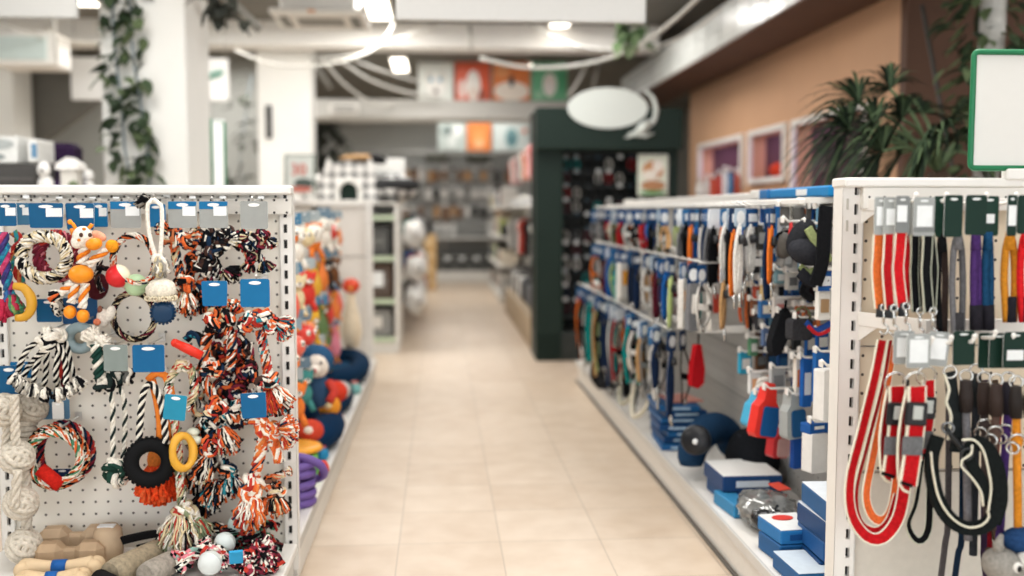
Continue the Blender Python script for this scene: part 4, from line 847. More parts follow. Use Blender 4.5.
# plush dog in a blue hood sitting on the heap
c = V((-.56, 4.55, .56)); t = thing('plush_toy', 'large white plush dog wearing a dark blue hood', 'plush toy', c - V((0, 0, .12)))
b = MB(); b.ell(c, (.058, .055, .062), F('#ede4d8'), 16, 11); b.build('head', t); b = MB(); b.ell(c + V((.0, .02, .014)), (.075, .06, .075), F('#2f5578'), 16, 11); b.build('hood', t)
b = MB(); b.ell(c + V((-.005, -.053, -.014)), (.026, .02, .02), F('#f3ece2'), 10, 7); b.ell(c + V((-.005, -.072, -.018)), (.012,) * 3, plastic('#b8433a'), 8, 6)
for s in (-1, 1): b.ell(c + V((s * .024, -.052, .014)), (.007,) * 3, plastic('#241c18'), 8, 6)
b.build('face', t); b = MB(); b.ell(c + V((0, .02, -.12)), (.06, .05, .085), F('#35506e'), 14, 9); b.build('body', t)
for s in (-1, 1): b = MB(); b.tube([c + V((s * .05, 0, -.08)), c + V((s * .08, -.03, -.12)), c + V((s * .06, -.06, -.16))], .02, F('#c8453a'), 8); b.build('arm', t)
# ---- goods lying on the base shelf
ZS = .153
def blob(name, label, cat, c, rad, m, m2=None):
    b = MB(); b.ell(c, rad, m, 16, 10); o = single(b, name, label, cat, V(c) - V((0, 0, rad[2])))
    if m2: o['_w'] = tuple(V(c) - V((0, 0, rad[2]))); b = MB(); b.ell(V(c) + V((0, -rad[1] * .7, rad[2] * .2)), (rad[0] * .4, rad[1] * .4, rad[2] * .4), m2, 10, 7); b.build('muzzle', o)
    return o
blob('plush_toy', 'red and white plush ball lying under the hooded dog', 'plush toy', (-.57, 4.35, .3), (.06, .06, .05), F('#cf4a36'), F('#ece4d8'))
blob('plush_toy', 'orange plush chick lying in front of the hooded dog', 'plush toy', (-.53, 4.75, .33), (.055, .06, .05), F('#ee9a35'), F('#f2d9a8'))
blob('plush_toy', 'red plush ball beside the orange plush chick', 'plush toy', (-.53, 5.05, .345), (.06, .07, .055), F('#d8432f'), F('#f0a052'))
blob('plush_toy', 'grey and white plush toy resting at the shelf edge', 'plush toy', (-.555, 5.5, .27), (.06, .12, .05), F('#cfccc8'), F('#8f949c'))
def frisbee(label, c, r, m, name='flying_disc', n=1):
    t = thing(name, label, 'dog toy', c)
    b = MB(); b.lathe([(.001, .022), (r * .75, .024), (r * .93, .018), (r, .004), (r * .97, 0), (r * .9, .012), (r * .7, .017), (.001, .016)], m, 28, c); b.build('disc', t)
def tray(label, c, sx, sy, h, m, m2):
    t = thing('pet_bed', label, 'pet bed', c); b = MB(); P = [V(c) + V((sx * math.cos(a * PI / 10), sy * math.sin(a * PI / 10), h * .55)) for a in range(20)]
    b.tube(P, h * .5, m, 10, closed=True); b.build('padded_rim', t); b = MB(); b.ell(V(c) + V((0, 0, h * .3)), (sx, sy, h * .28), m2, 18, 7); b.build('cushion', t)
tray('dark blue padded basket farthest along the toy shelf', (-.68, 6.6, ZS), .15, .5, .13, F('#12304c'), F('#1a4261'))
tray('blue padded basket in the middle of the toy shelf', (-.67, 5.6, ZS), .13, .34, .1, F('#14304c'), F('#205476'))
tray('big dark blue basket just beyond the orange flying disc', (-.68, 4.72, ZS), .15, .28, .15, F('#123253'), F('#152c4a'))
frisbee('orange flying disc lying on a green rope coil', (-.61, 4.18, ZS + .105), .115, mat('#f0a52c', .4))
t = thing('rope_coil', 'bright green coiled tether under the orange flying disc', 'rope toy', (-.61, 4.12, ZS)); b = MB()
for k in range(4): b.tube([(-.61 + (.095 - .006 * (k % 2)) * math.cos(a * PI / 10), 4.12 + .12 * math.sin(a * PI / 10), ZS + .014 + k * .024) for a in range(20)], .013, mat('#5fae3f', .5), 8, closed=True)
b.build('coil', t); b = MB(); b.box((-.535, 4.0, ZS + .06), (.04, .03, .06), card_('#d9dfe0'), rot(.2, 0, .5), .004); b.build('tag', t)
t = thing('storage_box', 'blue carton wedged behind the green coil', 'box', (-.7, 4.4, ZS)); b = MB(); b.box((-.7, 4.42, ZS + .05), (.2, .2, .1), card_('#2a78a8'), bev=.004); b.build('carton', t); b = MB(); b.box((-.63, 4.318, ZS + .05), (.05, .004, .04), stick); b.build('label_sticker', t)
for i, (x, y, w, d, h, c, lb) in enumerate(((-.545, 3.93, .06, .1, .03, '#e8e2d8', 'small white packet at the shelf edge beside the purple rings'), (-.53, 4.45, .05, .12, .05, '#2b87b5', 'small blue packet at the shelf edge past the orange disc'), (-.52, 5.15, .05, .15, .05, '#e9e4dc', 'white packet at the shelf edge below the red plush ball'), (-.525, 6.1, .06, .2, .06, '#7fb7b5', 'teal packet lying at the far shelf edge'))):
    t = thing('toy_packet', lb, 'packet', (x, y, ZS)); b = MB(); b.box((x, y, ZS + h / 2), (w, d, h), card_(c), rot(0, 0, .2), h * .3); b.build('packet', t); b = MB(); b.box((x, y, ZS + h + .001), (w * .6, d * .4, .002), card_('#c8564a'), rot(0, 0, .2)); b.build('label_sticker', t)
# purple rings: two stacks of puller rings plus one leaning
pur = mat('#6b5199', .6, var=.08, scale=30)
for s, (x, y, n) in enumerate(((-.60, 3.62, 6), (-.555, 3.74, 5))):
    for k in range(n):
        b = MB(); b.ring((x, y, ZS + .017 + k * .034), .07, .017, pur, (.08 * math.sin(k + s), .06 * math.cos(k * 2), 1), 24, 10)
        single(b, 'puller_ring', '%s purple ring from the bottom of the %s stack behind the rope display' % (nth(k), ('front', 'rear')[s]), 'dog toy', (x, y, ZS + k * .034), 'purple puller rings')
b = MB(); c = V((-.525, 3.76, .285)); b.ring(c, .085, .016, pur, (.2, .9, .95), 28, 10); o = single(b, 'puller_ring', 'purple ring with red and blue wrap leaning over the stacks', 'dog toy', c - V((0, 0, .06)))
b = MB(); P = [c + V((.085 * math.cos(a), -.05 * math.sin(a) - .004, .055 * math.sin(a))) for a in (-.5, -.2, .1, .4)]; b.tube(P, .0185, card_('#cf4a3a'), 10); b.build('paper_wrap', o)
# ================================================================== leash and collar end display (front plane y = 2.5)
R.seed(31)
RX0, RX1, RY = 1.028, 2.15, 2.5
panel_m = hole_mat('#d6c7af', .05, .0042, dark='#4a433b', off=(.012, 0))
ra = thing('display_rack', 'white slotted end display hung with dog leashes and collars', 'display rack', ((RX0 + RX1) / 2, RY, 0))
b = MB(); b.box(((RX0 + RX1) / 2, RY + .03, .94), (RX1 - RX0 - .06, .012, .74), panel_m); b.box(((RX0 + RX1) / 2, RY + .022, .9), (RX1 - RX0 - .08, .003, .004), mat('#8f877b', .6)); b.build('pegboard_panel', ra)
b = MB(); b.box(((RX0 + RX1) / 2, RY + .03, .36), (RX1 - RX0 - .06, .012, .40), mat('#cfc8bc', .5, var=.05)); b.box(((RX0 + RX1) / 2, RY + .022, .565), (RX1 - RX0 - .08, .003, .006), mat('#8f877b', .6)); b.build('lower_panel', ra)
b = MB(); uprights(b, RX0, RX0 + .055, RY, .02, 1.325, st, sx=RX0 + .036, sw=.011, sh=.027, depth=.06)
b.box((RX0 + .012, RY - .001, 1.27), (.005, .003, .028), mat('#b9b4aa', .5)); b.box((RX0 + .012, RY - .001, 1.215), (.005, .003, .028), mat('#b9b4aa', .5)); b.build('slotted_upright', ra)
b = MB(); uprights(b, RX1 - .055, RX1, RY, .02, 1.325, st, sx=RX1 - .036, depth=.06); b.build('slotted_upright', ra)
b = MB(); b.box(((RX0 + RX1) / 2, RY + .02, 1.325), (RX1 - RX0 + .01, .09, .024), st, bev=.004); b.box(((RX0 + RX1) / 2 + .02, RY - .01, 1.285), (RX1 - RX0 - .05, .02, .055), hole_mat('#e6e3dc', .04, .003, off=(0, .012)), bev=.002); b.build('top_rail', ra)
b = MB(); b.box(((RX0 + RX1) / 2, RY - .2, .135), (RX1 - RX0, .4, .03), st, bev=.004); b.box(((RX0 + RX1) / 2, RY - .18, .06), (RX1 - RX0 - .03, .36, .12), mat('#cfccc5', .5)); b.build('base_shelf', ra)
BYF = 2.36
def hangbar(zc, h, BYF):
    x0 = RX0 + .13; b = MB(); b.box(((x0 + RX1) / 2, BYF, zc), (RX1 - x0, .012, h), st, bev=.002)
    for xa, xb in ((RX0 + .05, x0), (RX1 - .01, RX1 - .02)):
        d = V((xb - xa, BYF - RY, 0)); b.box((xa + d.x / 2, RY + d.y / 2, zc), (d.length, .006, h), st, rot(0, 0, math.atan2(d.y, d.x)), .001)
        b.prism([(0, h / 2), (d.length * .55, h / 2), (0, -h * 1.6)][::-1], .005, st, o=(xa, RY, zc), q=rot(0, 0, math.atan2(d.y, d.x)))
    b.build('hanging_bar', ra)
hangbar(1.268, .03, 2.36); hangbar(.975, .036, 2.31)
def rpeg(u, v, L=.12):
    p = at(u, v, BYF if v < 300 else 2.31); b = MB(); b.tube([p, p + V((-.004, -L * .6, -.002)), p + V((-.006, -L, .004)), p + V((-.006, -L - .01, .016))], .0045, plastic('#efece6'), 7); b.ell(p + V((-.006, -L - .01, .018)), (.006,) * 3, plastic('#efece6'), 8, 6); b.build('peg_hook', ra)
for u, v in ((893, 203), (922, 203), (960, 203), (988, 203), (1012, 203), (1038, 203), (908, 339), (926, 338), (948, 337), (968, 333), (985, 336), (1003, 335), (1018, 335), (1040, 335)): rpeg(u, v)
greyc = card_('#9ea19f'); greyd = card_('#7d807f'); dgreen = card_('#152e25'); dgreen2 = card_('#1c382e')
refl = mat('#e8e4cf', .5, var=.02); blk = F('#151618'); dgry = F('#4b4a4c')
def rcard(parent, u0, v0, u1, v1, Y, m, lab=None, lean=0, foot=None):
    a, c = at(u0, v0, Y), at(u1, v1, Y); w, h = c.x - a.x, a.z - c.z; o = V(((a.x + c.x) / 2, Y, a.z)); q = rot(0, lean, 0); b = MB()
    b.prism(rrect(w, h, w * .12), .0025, m, o=o, q=q, side=card_('#c9cbc9')); d = o + V((0, -.0012, 0))
    b.prism(ellipse(w * .4, h * .06, 14, -h * .1), .001, stick, o=d, q=q)
    if foot: b.prism([(-w / 2, -h * .78), (w / 2, -h * .78), (w / 2, -h * .9), (-w / 2, -h * .9)][::-1], .001, foot, o=d, q=q)
    hc = b.build('header_card', parent)
    if lab:
        x0, z0, x1, z1 = lab; b = MB(); b.prism([(w * (x0 - .5), -h * z0), (w * (x1 - .5), -h * z0), (w * (x1 - .5), -h * z1), (w * (x0 - .5), -h * z1)][::-1], .0012, stick, o=o + V((0, -.002, 0)), q=q); b.build('label_sticker', hc)
def snap(parent, u, v, Y, s=1):
    p = at(u, v, Y); b = MB(); m = metal()
    b.ring(p + V((0, 0, .012 * s)), .009 * s, .0022, m); b.tube([p + V((0, 0, .007 * s)), p + V((0, 0, -.03 * s))], .0042, m, 8, sc=[1, .8]); 
    b.tube([p + V((0, 0, -.03 * s)), p + V((.011 * s, 0, -.038 * s)), p + V((.012 * s, 0, -.052 * s)), p + V((0, 0, -.06 * s)), p + V((-.01 * s, 0, -.05 * s))], .003, m, 7); b.build('snap_hook', parent)
def leash_th(name, label, u, v, Y, cat): return thing(name, label, cat, at(u, v, Y))
# ---- upper row: short flat leads hanging in a folded bundle
def flatlead(label, u, v0, v1, w, m, edge, Y, crd=None, bow=6, end='toggle', cat='leash'):
    t = leash_th('dog_leash', label, u, v0, Y, cat)
    b = MB(); b.strap(Lp([(u - 2, v0 - 2), (u - bow * .8, v0 + 22), (u - bow, (v0 + v1) / 2), (u - 1, v1)], Y), w, .004, m, edge, 1.4, ew=.09)
    b.strap(Lp([(u, v0 - 2), (u + bow * .7, v0 + 25), (u + bow * .8, (v0 + v1) / 2), (u + 1, v1)], Y + .012), w, .004, m, edge, 1.3, ew=.09); b.build('webbing', t)
    if end == 'toggle': MB().tube(Lp([(u, v1 - 4), (u, v1 + 9)], Y), .012, F('#3a3d40'), 10, sc=[.8, 1]).build('toggle', t)
    snap(t, u + 3, v1 + 4, Y - .01, .9)
    if crd: rcard(t, *crd)
    return t
flatlead('orange flat leash with a pale edge, first on the upper bar', 881, 236, 308, .03, F('#e87a3c'), refl, 2.26, (875, 197, 887, 235, 2.25, greyc, (.15, .25, .85, .75)), 4)
flatlead('dark red leash with white piping, second on the upper bar', 891, 236, 309, .026, F('#b01d22'), refl, 2.24, (884, 197, 897, 236, 2.24, greyc, (.2, .3, .9, .72)), 4)
flatlead('bright red leash with white piping beside the dark red one', 903, 234, 307, .03, F('#cf2228'), refl, 2.24, (896, 196, 909, 233, 2.22, greyd, (.1, .25, .8, .7)), 5)
flatlead('black leash with reflective edges under the first plain grey card', 917, 236, 312, .022, blk, mat('#b9bba6', .6), 2.24, (909, 198, 921, 236, 2.25, greyc), 3, 'clip')
flatlead('wide black leash with reflective edges under the white labelled grey card', 930, 236, 312, .026, blk, mat('#c5c7b2', .6), 2.22, (914, 197, 934, 236, 2.21, greyc, (.15, .22, .88, .76), 0, greyd), 4, 'clip')
def ropelead(label, u, v0, v1, r, m, Y, crd=None, gap=5, m2=None, handle=None):
    t = leash_th('rope_leash', label, u, v0, Y, 'leash')
    b = MB(); b.tube(Lp([(u - 1, v0), (u - gap * .7, v0 + 14), (u - gap, (v0 + v1) / 2), (u - gap * .6, v1)], Y), r, m, 8, step=.02); b.tube(Lp([(u + 1, v0), (u + gap * .6, v0 + 14), (u + gap * .8, (v0 + v1) / 2), (u + gap * .6, v1)], Y + .01), r, m2 or m, 8, step=.02); b.build('rope', t)
    MB().tube(Lp([(u, v0 - 4), (u, v0 + 14)], Y - .004), r * 1.5, m, 10, sc=[.8, 1]).build('stitched_end', t)
    if handle: MB().tube(Lp([(u, v1 - 25), (u, v1)], Y), r * 1.7, handle, 10).build('leather_sleeve', t)
    if crd: rcard(t, *crd)
    return t
ropelead('black round rope leash under a dark green card, fourth card on the upper bar', 942, 238, 335, .0075, blk, 2.26, (934, 196, 952, 237, 2.25, dgreen2), 4, F('#3a2f2c'))
ropelead('grey round rope leash under the wide dark green card', 958, 236, 338, .0075, F('#6f6e70'), 2.24, (945, 195, 962, 237, 2.22, dgreen), 6, F('#5d5c5e'), F('#3b3a3c'))
ropelead('purple round rope leash under a dark green card', 976, 236, 330, .0085, F('#4b3168'), 2.24, (966, 195, 986, 235, 2.22, dgreen), 2.5, None, F('#26242a'))
ropelead('dark blue round rope leash with a white labelled green card', 988, 236, 330, .0085, F('#1d4668'), 2.25, (981, 196, 998, 236, 2.25, dgreen2, (.15, .45, .75, .68)), 3, None, F('#26242a'))
ropelead('mustard orange round rope leash under a narrow dark card', 1010, 236, 322, .0085, F('#c8832a'), 2.24, (1008, 195, 1016, 236, 2.22, dgreen, (.1, .25, .9, .75)), 6, F('#b87524'), F('#26242a'))
ropelead('bright red round rope leash at the outer end of the upper bar', 1026, 234, 322, .0085, F('#d3242a'), 2.24, (1018, 195, 1040, 234, 2.22, dgreen), 6, None, F('#26242a'))
# ---- lower row
t = leash_th('dog_leash', 'long bright red leash with white edges hanging in a deep loop', 884, 335, 2.28, 'leash'); rd = F('#c01c22')
b = MB(); b.strap(Lp([(882, 340), (874, 380), (862, 430), (850, 480), (852, 515), (866, 536), (882, 538), (897, 520), (904, 490), (906, 450)], 2.27), .03, .004, rd, refl, 1.2, ew=.1)
b.strap(Lp([(890, 340), (882, 385), (868, 440), (856, 490), (860, 522), (876, 532), (890, 522), (899, 495)], 2.29), .026, .004, F('#a9171d'), refl, .8, ew=.1); b.build('webbing', t)
t = leash_th('dog_leash', 'orange leash with pale edges looped inside the long red leash', 892, 338, 2.31, 'leash'); b = MB()
b.strap(Lp([(893, 345), (884, 400), (872, 460), (866, 495), (872, 516), (884, 520), (893, 506), (898, 470), (900, 430)], 2.31), .025, .004, F('#e8703a'), refl, 1.25, ew=.1); b.build('webbing', t)
def collar(label, u, v0, v1, w, m, Y, crd=None, lean=0, buckle=True):
    t = leash_th('dog_collar', label, u, v0, Y, 'collar'); du = w * 1000 / Y / 2
    b = MB(); k = lean
    b.strap(Lp([(u - 3, v0 + 4), (u - 7 + k * .3, v0 + 30), (u - 9 + k * .6, (v0 + v1) / 2 + 10), (u - 6 + k, v1 - 6), (u + k, v1)], Y + .02), w * .8, .005, F('#9c171c') if m is rd else m, refl, 1.0, ew=.1)
    b.strap(Lp([(u + 3, v0 + 2), (u + 4 + k * .3, v0 + 30), (u + 3 + k * .6, (v0 + v1) / 2 + 8), (u + k, v1 - 8), (u + k - 1, v1)], Y - .005), w, .006, m, refl, 1.45, ew=.09); b.build('padded_strap', t)
    MB().ring(at(u + 1, v0 - 2, Y), .023, .0026, metal(), (0, 1, .2), 22, 6).build('ring', t)
    b = MB(); p = at(u + 3 + k * .2, v0 + 30, Y - .014); b.box(p, (w * 1.15, .012, .052), plastic('#1d1d1f'), rot(0, .06, 0), .004); bk = b.build('buckle', t)
    b = MB(); b.box(p + V((.001, -.008, .004)), (w * .5, .003, .03), plastic('#b9bdb8'), rot(0, .06, 0), .001); b.build('badge', bk)
    b = MB(); b.box(at(u + 1 + k * .5, v0 + 62, Y - .012), (w * 1.08, .004, .042), F('#6d6e70'), rot(0, .05, 0), .001); b.build('fabric_patch', t)
    MB().strap(Lp([(u - 9 + k, v1 - 4), (u + 3 + k, v1)], Y - .008), .008, .006, blk, None, 1.5).build('end_stitching', t)
    if crd: rcard(t, *crd)
    return t
collar('red padded dog collar with reflective edges, rearmost of the three', 925, 378, 456, .034, rd, 2.23, (930, 332, 950, 366, 2.2, greyc, (.12, .18, .86, .8), .1), -2)
collar('red padded dog collar with black buckle, at the red leash side', 894, 384, 477, .04, rd, 2.18, (894, 331, 914, 364, 2.19, greyc, (.15, .2, .85, .78)), -3)
collar('red padded dog collar with grey fabric patch, in front of the other two', 914, 384, 486, .044, rd, 2.13, (907, 334, 930, 368, 2.15, greyc, (.12, .16, .88, .84)), -5)
t = leash_th('dog_leash', 'thin black leash with reflective edge looped behind the red collars', 920, 400, 2.3, 'leash'); b = MB(); b.strap(Lp([(924, 400), (922, 450), (916, 500), (908, 525), (918, 541), (928, 530), (930, 490), (931, 440)], 2.3), .018, .004, blk, mat('#c9cbb8', .6), 1.1, ew=.1); b.build('webbing', t)
t = leash_th('dog_leash', 'short black webbing loop with pale edge beside the front red collar', 936, 372, 2.24, 'leash'); b = MB(); b.strap(Lp([(944, 374), (949, 390), (946, 402), (951, 416), (948, 440)], 2.22), .006, .004, refl, None, 1.3); b.strap(Lp([(950, 372), (953, 400), (958, 430), (955, 452)], 2.23), .03, .007, F('#25292a'), None, 1.3); b.build('webbing', t); MB().ring(at(950, 372, 2.22), .014, .0025, metal(), (.3, 1, 0)).build('ring', t)
# black harness lead with reflective piping, the largest loop
t = leash_th('dog_harness', 'large black padded lead with cream piping hanging in a wide loop', 940, 430, 2.2, 'harness'); hb = F('#1b1f1f')
loop = [(938, 436), (932, 455), (932, 475), (938, 500), (950, 519), (966, 528), (984, 526), (996, 512), (1000, 490), (996, 465), (986, 447), (974, 441)]
def band(b, pts, Y, w, m, edge_in=None, th=.008, tilt=1.35): b.strap(Lp(pts, Y), w, th, m, None, tilt)
b = MB(); band(b, loop, 2.17, .032, hb, th=.011); b.build('padded_strap', t)
b = MB(); band(b, [(974, 441), (968, 450), (970, 462), (980, 478), (988, 498)], 2.16, .026, hb, th=.009); band(b, [(998, 480), (1001, 500), (994, 524)], 2.19, .03, F('#1f2223'), th=.012); b.build('inner_strap', t)
b = MB(); 
b.tube(Lp([(931, 452), (933, 472), (939, 498), (951, 517), (967, 527), (982, 525), (989, 517), (987, 511)], 2.152), .0026, refl, 6, step=.01)
b.tube(Lp([(962, 440), (974, 440), (983, 450), (988, 468), (991, 488), (988, 512)], 2.15), .0026, refl, 6, step=.01)
b.tube(Lp([(972, 445), (971, 454), (962, 460), (961, 466), (972, 478), (981, 492), (983, 506)], 2.148), .0026, refl, 6, step=.01); b.build('reflective_piping', t)
b = MB(); b.tube(Lp([(946, 427), (952, 437), (960, 446), (968, 456)], 2.16), .006, plastic('#202224'), 8); b.ring(at(967, 454, 2.15), .013, .003, plastic('#2c2e30'), (0, 1, 0)); b.ring(at(948, 428, 2.16), .012, .003, metal('#77797b'), (.4, 1, 0)); b.build('snap_hook', t)
b = MB(); 
for v in (492, 503): b.tube(Lp([(986, v), (1003, v - 3)], 2.175), .008, F('#1b1d1e'), 8)
b.build('strap_keeper', t)
# leather-ended round rope collars and leads of the lower row
def sleeved(label, u, v0, m, Y, crd=None, sleeve='#332c2a', vend=600, sway=0, ringv=None):
    t = leash_th('rope_leash', label, u, v0, Y, 'leash')
    MB().ring(at(u, v0 - 2, Y), .014, .0026, metal(), (.35, 1, 0), 18, 6).build('ring', t)
    MB().tube(Lp([(u, v0 + 2), (u, v0 + 18), (u, v0 + 34)], Y), .0155, mat(sleeve, .55, var=.15, spec=.12), 12, sc=[.75, 1, .85]).build('leather_sleeve', t)
    b = MB(); b.tube(Lp([(u, v0 + 30), (u + sway * .3, (v0 + vend) / 2 - 20), (u + sway, vend)], Y + .004), .0095, m, 9, step=.02); b.build('rope', t)
    if ringv: 
        b = MB(); b.ring(at(u + sway * .3, ringv, Y - .006), .016, .003, metal(), (.2, 1, .5), 18, 6); b.ring(at(u + sway * .3 - 4, ringv + 8, Y - .008), .013, .003, metal(), (.8, 1, 0), 18, 6); b.ell(at(u + sway * .3, ringv + 2, Y), (.014, .013, .016), m, 10, 7); b.build('slip_ring', t)
    if crd: rcard(t, *crd)
    return t
sleeved('grey rope collar with a dark leather sleeve under the first lower green card', 966, 378, F('#767477'), 2.22, (953, 331, 974, 365, 2.2, dgreen, None, -.02), vend=540, sway=2)
sleeved('charcoal rope lead behind the grey rope collar', 976, 372, F('#33373d'), 2.3, None, '#24282b', 555, -3)
sleeved('dark brown rope lead with a leather sleeve and slip ring', 984, 380, F('#4e4442'), 2.24, (979, 333, 995, 368, 2.24, dgreen2), '#3a2f2b', 520, 3, 425)
sleeved('brown rope lead with a wide leather sleeve and two slip rings', 996, 382, F('#5e4b43'), 2.19, (990, 333, 1008, 368, 2.2, dgreen), '#382d29', 530, -4, 432)
sleeved('purple rope lead with a slip ring beside the orange one', 1008, 380, F('#4b3470'), 2.24, None, '#2a2730', 590, -12, 430)
sleeved('bright orange rope lead with a black leather sleeve', 1016, 384, F('#d98a2c'), 2.17, (1004, 332, 1026, 368, 2.18, dgreen, (.15, .5, .85, .78)), '#2c2725', 532, 2, 440)
sleeved('second orange rope lead curling behind the bright one', 1030, 384, F('#c47a26'), 2.22, (1024, 332, 1046, 368, 2.2, dgreen2), '#2c2725', 560, -2)
for lab, pts, m in (('grey strap tail hanging below the black padded lead', [(948, 515), (945, 545), (938, 600)], F('#5a5556')), ('navy strap tail hanging below the padded loop', [(962, 528), (958, 555), (952, 600)], F('#1f3147')), ('dark purple strap tail hanging beside the grey plush donkey', [(984, 530), (984, 560), (990, 600)], F('#3a2b42')), ('olive brown looped strap end above the grey plush donkey', [(994, 520), (998, 545), (992, 562), (986, 548)], F('#57483c')), ('charcoal strap hanging behind the red leash loop', [(905, 470), (899, 505), (893, 515)], F('#2d2c30'))):
    t = leash_th('dog_leash', lab, pts[0][0], pts[0][1], 2.32, 'leash'); b = MB(); b.strap(Lp([(pts[0][0] + 1, 380)] + pts, 2.33), .018, .004, m, None, 1.2); b.build('webbing', t)
t = leash_th('rope_leash', 'dark red cord showing behind the brown rope leads', 992, 470, 2.34, 'leash'); MB().tube(Lp([(1000, 385), (996, 450), (988, 520), (992, 560)], 2.34), .008, F('#8f1f2a'), 8, step=.02).build('rope', t)
# grey plush donkey at the bottom corner
c = at(1004, 566, 2.15); t = thing('plush_toy', 'grey plush donkey with white muzzle and blue cap at the bottom corner', 'plush toy', c - V((0, 0, .1))); gy = F('#98948d')
b = MB(); b.ell(c, (.05, .05, .04), gy, 16, 11, rot(0, .35, 0)); b.build('head', t)
b = MB(); b.tube([c + V((-.012, 0, .03)), c + V((-.022, -.01, .055)), c + V((-.014, -.01, .078))], .013, gy, 8, sc=[1, .9, .3]); b.build('ear', t)
b = MB(); b.ell(c + V((.055, -.02, .01)), (.04, .036, .04), F('#e3dfd8'), 12, 9); b.build('muzzle', t)
b = MB(); b.ell(c + V((.005, -.046, .012)), (.012, .006, .013), plastic('#e9e6df'), 10, 7); b.ell(c + V((.006, -.052, .011)), (.006, .004, .008), plastic('#181818'), 8, 6); b.build('eye', t)
b = MB(); b.ell(c + V((.05, .01, .055)), (.05, .045, .03), F('#27456f'), 12, 9); b.build('cap', t)
b = MB(); b.ell(c + V((.02, .02, -.1)), (.06, .05, .09), gy, 12, 9); b.build('body', t)
# green framed board on the rack top
a, c = at(973, 49, 2.47), at(1150, 171, 2.47); w, h = c.x - a.x, a.z - c.z
t = thing('sign_board', 'blank white board in a green frame standing on the leash display', 'sign', ((a.x + c.x) / 2, 2.47, RY * 0 + 1.337)); gr = plastic('#1c7048')
MB().box(((a.x + c.x) / 2, 2.48, (a.z + c.z) / 2), (w - .02, .006, h - .02), mat('#dbd9d4', .5, var=.01, spec=.2)).build('panel', t)
b = MB(); P = [((a.x + c.x) / 2 + x, 2.475, a.z + z) for x, z in rrect(w - .012, h - .012, .012)]; P = [V(p) + V((0, 0, -.006)) for p in P]; b.tube(P, .0075, gr, 8, closed=True); b.build('frame', t)
MB().box((at(1050, 175, 2.48).x, 2.48, (c.z + 1.337) / 2), (at(1100, 175, 2.48).x - at(1008, 175, 2.48).x, .03, c.z - 1.337 + .012), st, bev=.004).build('foot', t)

# ================================================================== leash gondola along the aisle behind it
GX = 1.38; H0, H1 = 2.62, 7.3
g2 = thing('shelf_rack', 'long white aisle rack of carded harnesses behind the leash display', 'display rack', (1.2, 5.2, 0))
gm = hole_mat('#b3b1ac', .05, .004, ax=(1, 2)); 
b = MB(); b.box((GX + .012, (H0 + H1) / 2, .72), (.02, H1 - H0, 1.2), gm)
for z in (.4, .62, .84, 1.06): b.box((GX, (H0 + H1) / 2, z), (.003, H1 - H0, .004), mat('#87857f', .6, var=0))
b.build('back_panel', g2)
b = MB(); b.box((1.19, (H0 + H1) / 2, .14), (.38, H1 - H0, .024), st, bev=.003); b.build('base_shelf', g2)
b = MB(); b.box((1.2, (H0 + H1) / 2, .066), (.37, H1 - H0, .125), mat('#dcd8d0', .45, var=.04), bev=.003); b.box((1.0, (H0 + H1) / 2, .138), (.012, H1 - H0, .035), mat('#c4c2bd', .35, var=.03), bev=.002); b.box((1.004, (H0 + H1) / 2, .004), (.01, H1 - H0, .012), mat('#55524d', .6)); b.build('plinth', g2)
b = MB(); b.box((GX + .01, (H0 + H1) / 2, 1.31), (.09, H1 - H0, .045), st, bev=.004); b.build('top_rail', g2)
b = MB(); b.box((GX + .01, H1, .68), (.06, .05, 1.32), st, bev=.003); b.build('slotted_upright', g2)
for x, y, z, L0 in ((1.085, 4.12, .755, 6.95), (1.14, 3.78, 1.055, 6.55)):
    b = MB(); b.box((x, (y + L0) / 2, z), (.022, L0 - y, .026), st, bev=.003); b.box((x - .012, (y + L0) / 2, z), (.003, L0 - y, .018), mat('#d4d2cc', .4)); b.build('hanging_bar', g2)
    for yy in (y + .01, (y + L0) / 2, L0 - .01): b = MB(); b.box(((x + GX) / 2, yy, z), (GX - x, .012, .03), st, bev=.002); b.build('bar_arm', g2)
b = MB(); b.box((1.2, 5.2, 1.285), (.02, 3.9, .02), st, bev=.003)
for yy in (3.3, 5.2, 7.1): b.box((1.29, yy, 1.29), (.18, .012, .02), st)
b.build('hanging_bar', g2)
CARDB = [card_(h) for h in ('#1d4a7a', '#24588c', '#183558', '#2f6a9a', '#dfe3e6', '#a9bac8', '#1d4a7a')]
PAL = {'black': '#141517', 'red': '#b5282c', 'blue': '#2560a8', 'teal': '#1f9d9a', 'lime': '#b9c987', 'orange': '#e0752f', 'grey': '#77787a', 'white': '#dcd9d2', 'maroon': '#5f2430', 'olive': '#5c6340', 'brown': '#7a5638', 'navy': '#22324f', 'pink': '#d65a78', 'tan': '#c49a6a'}
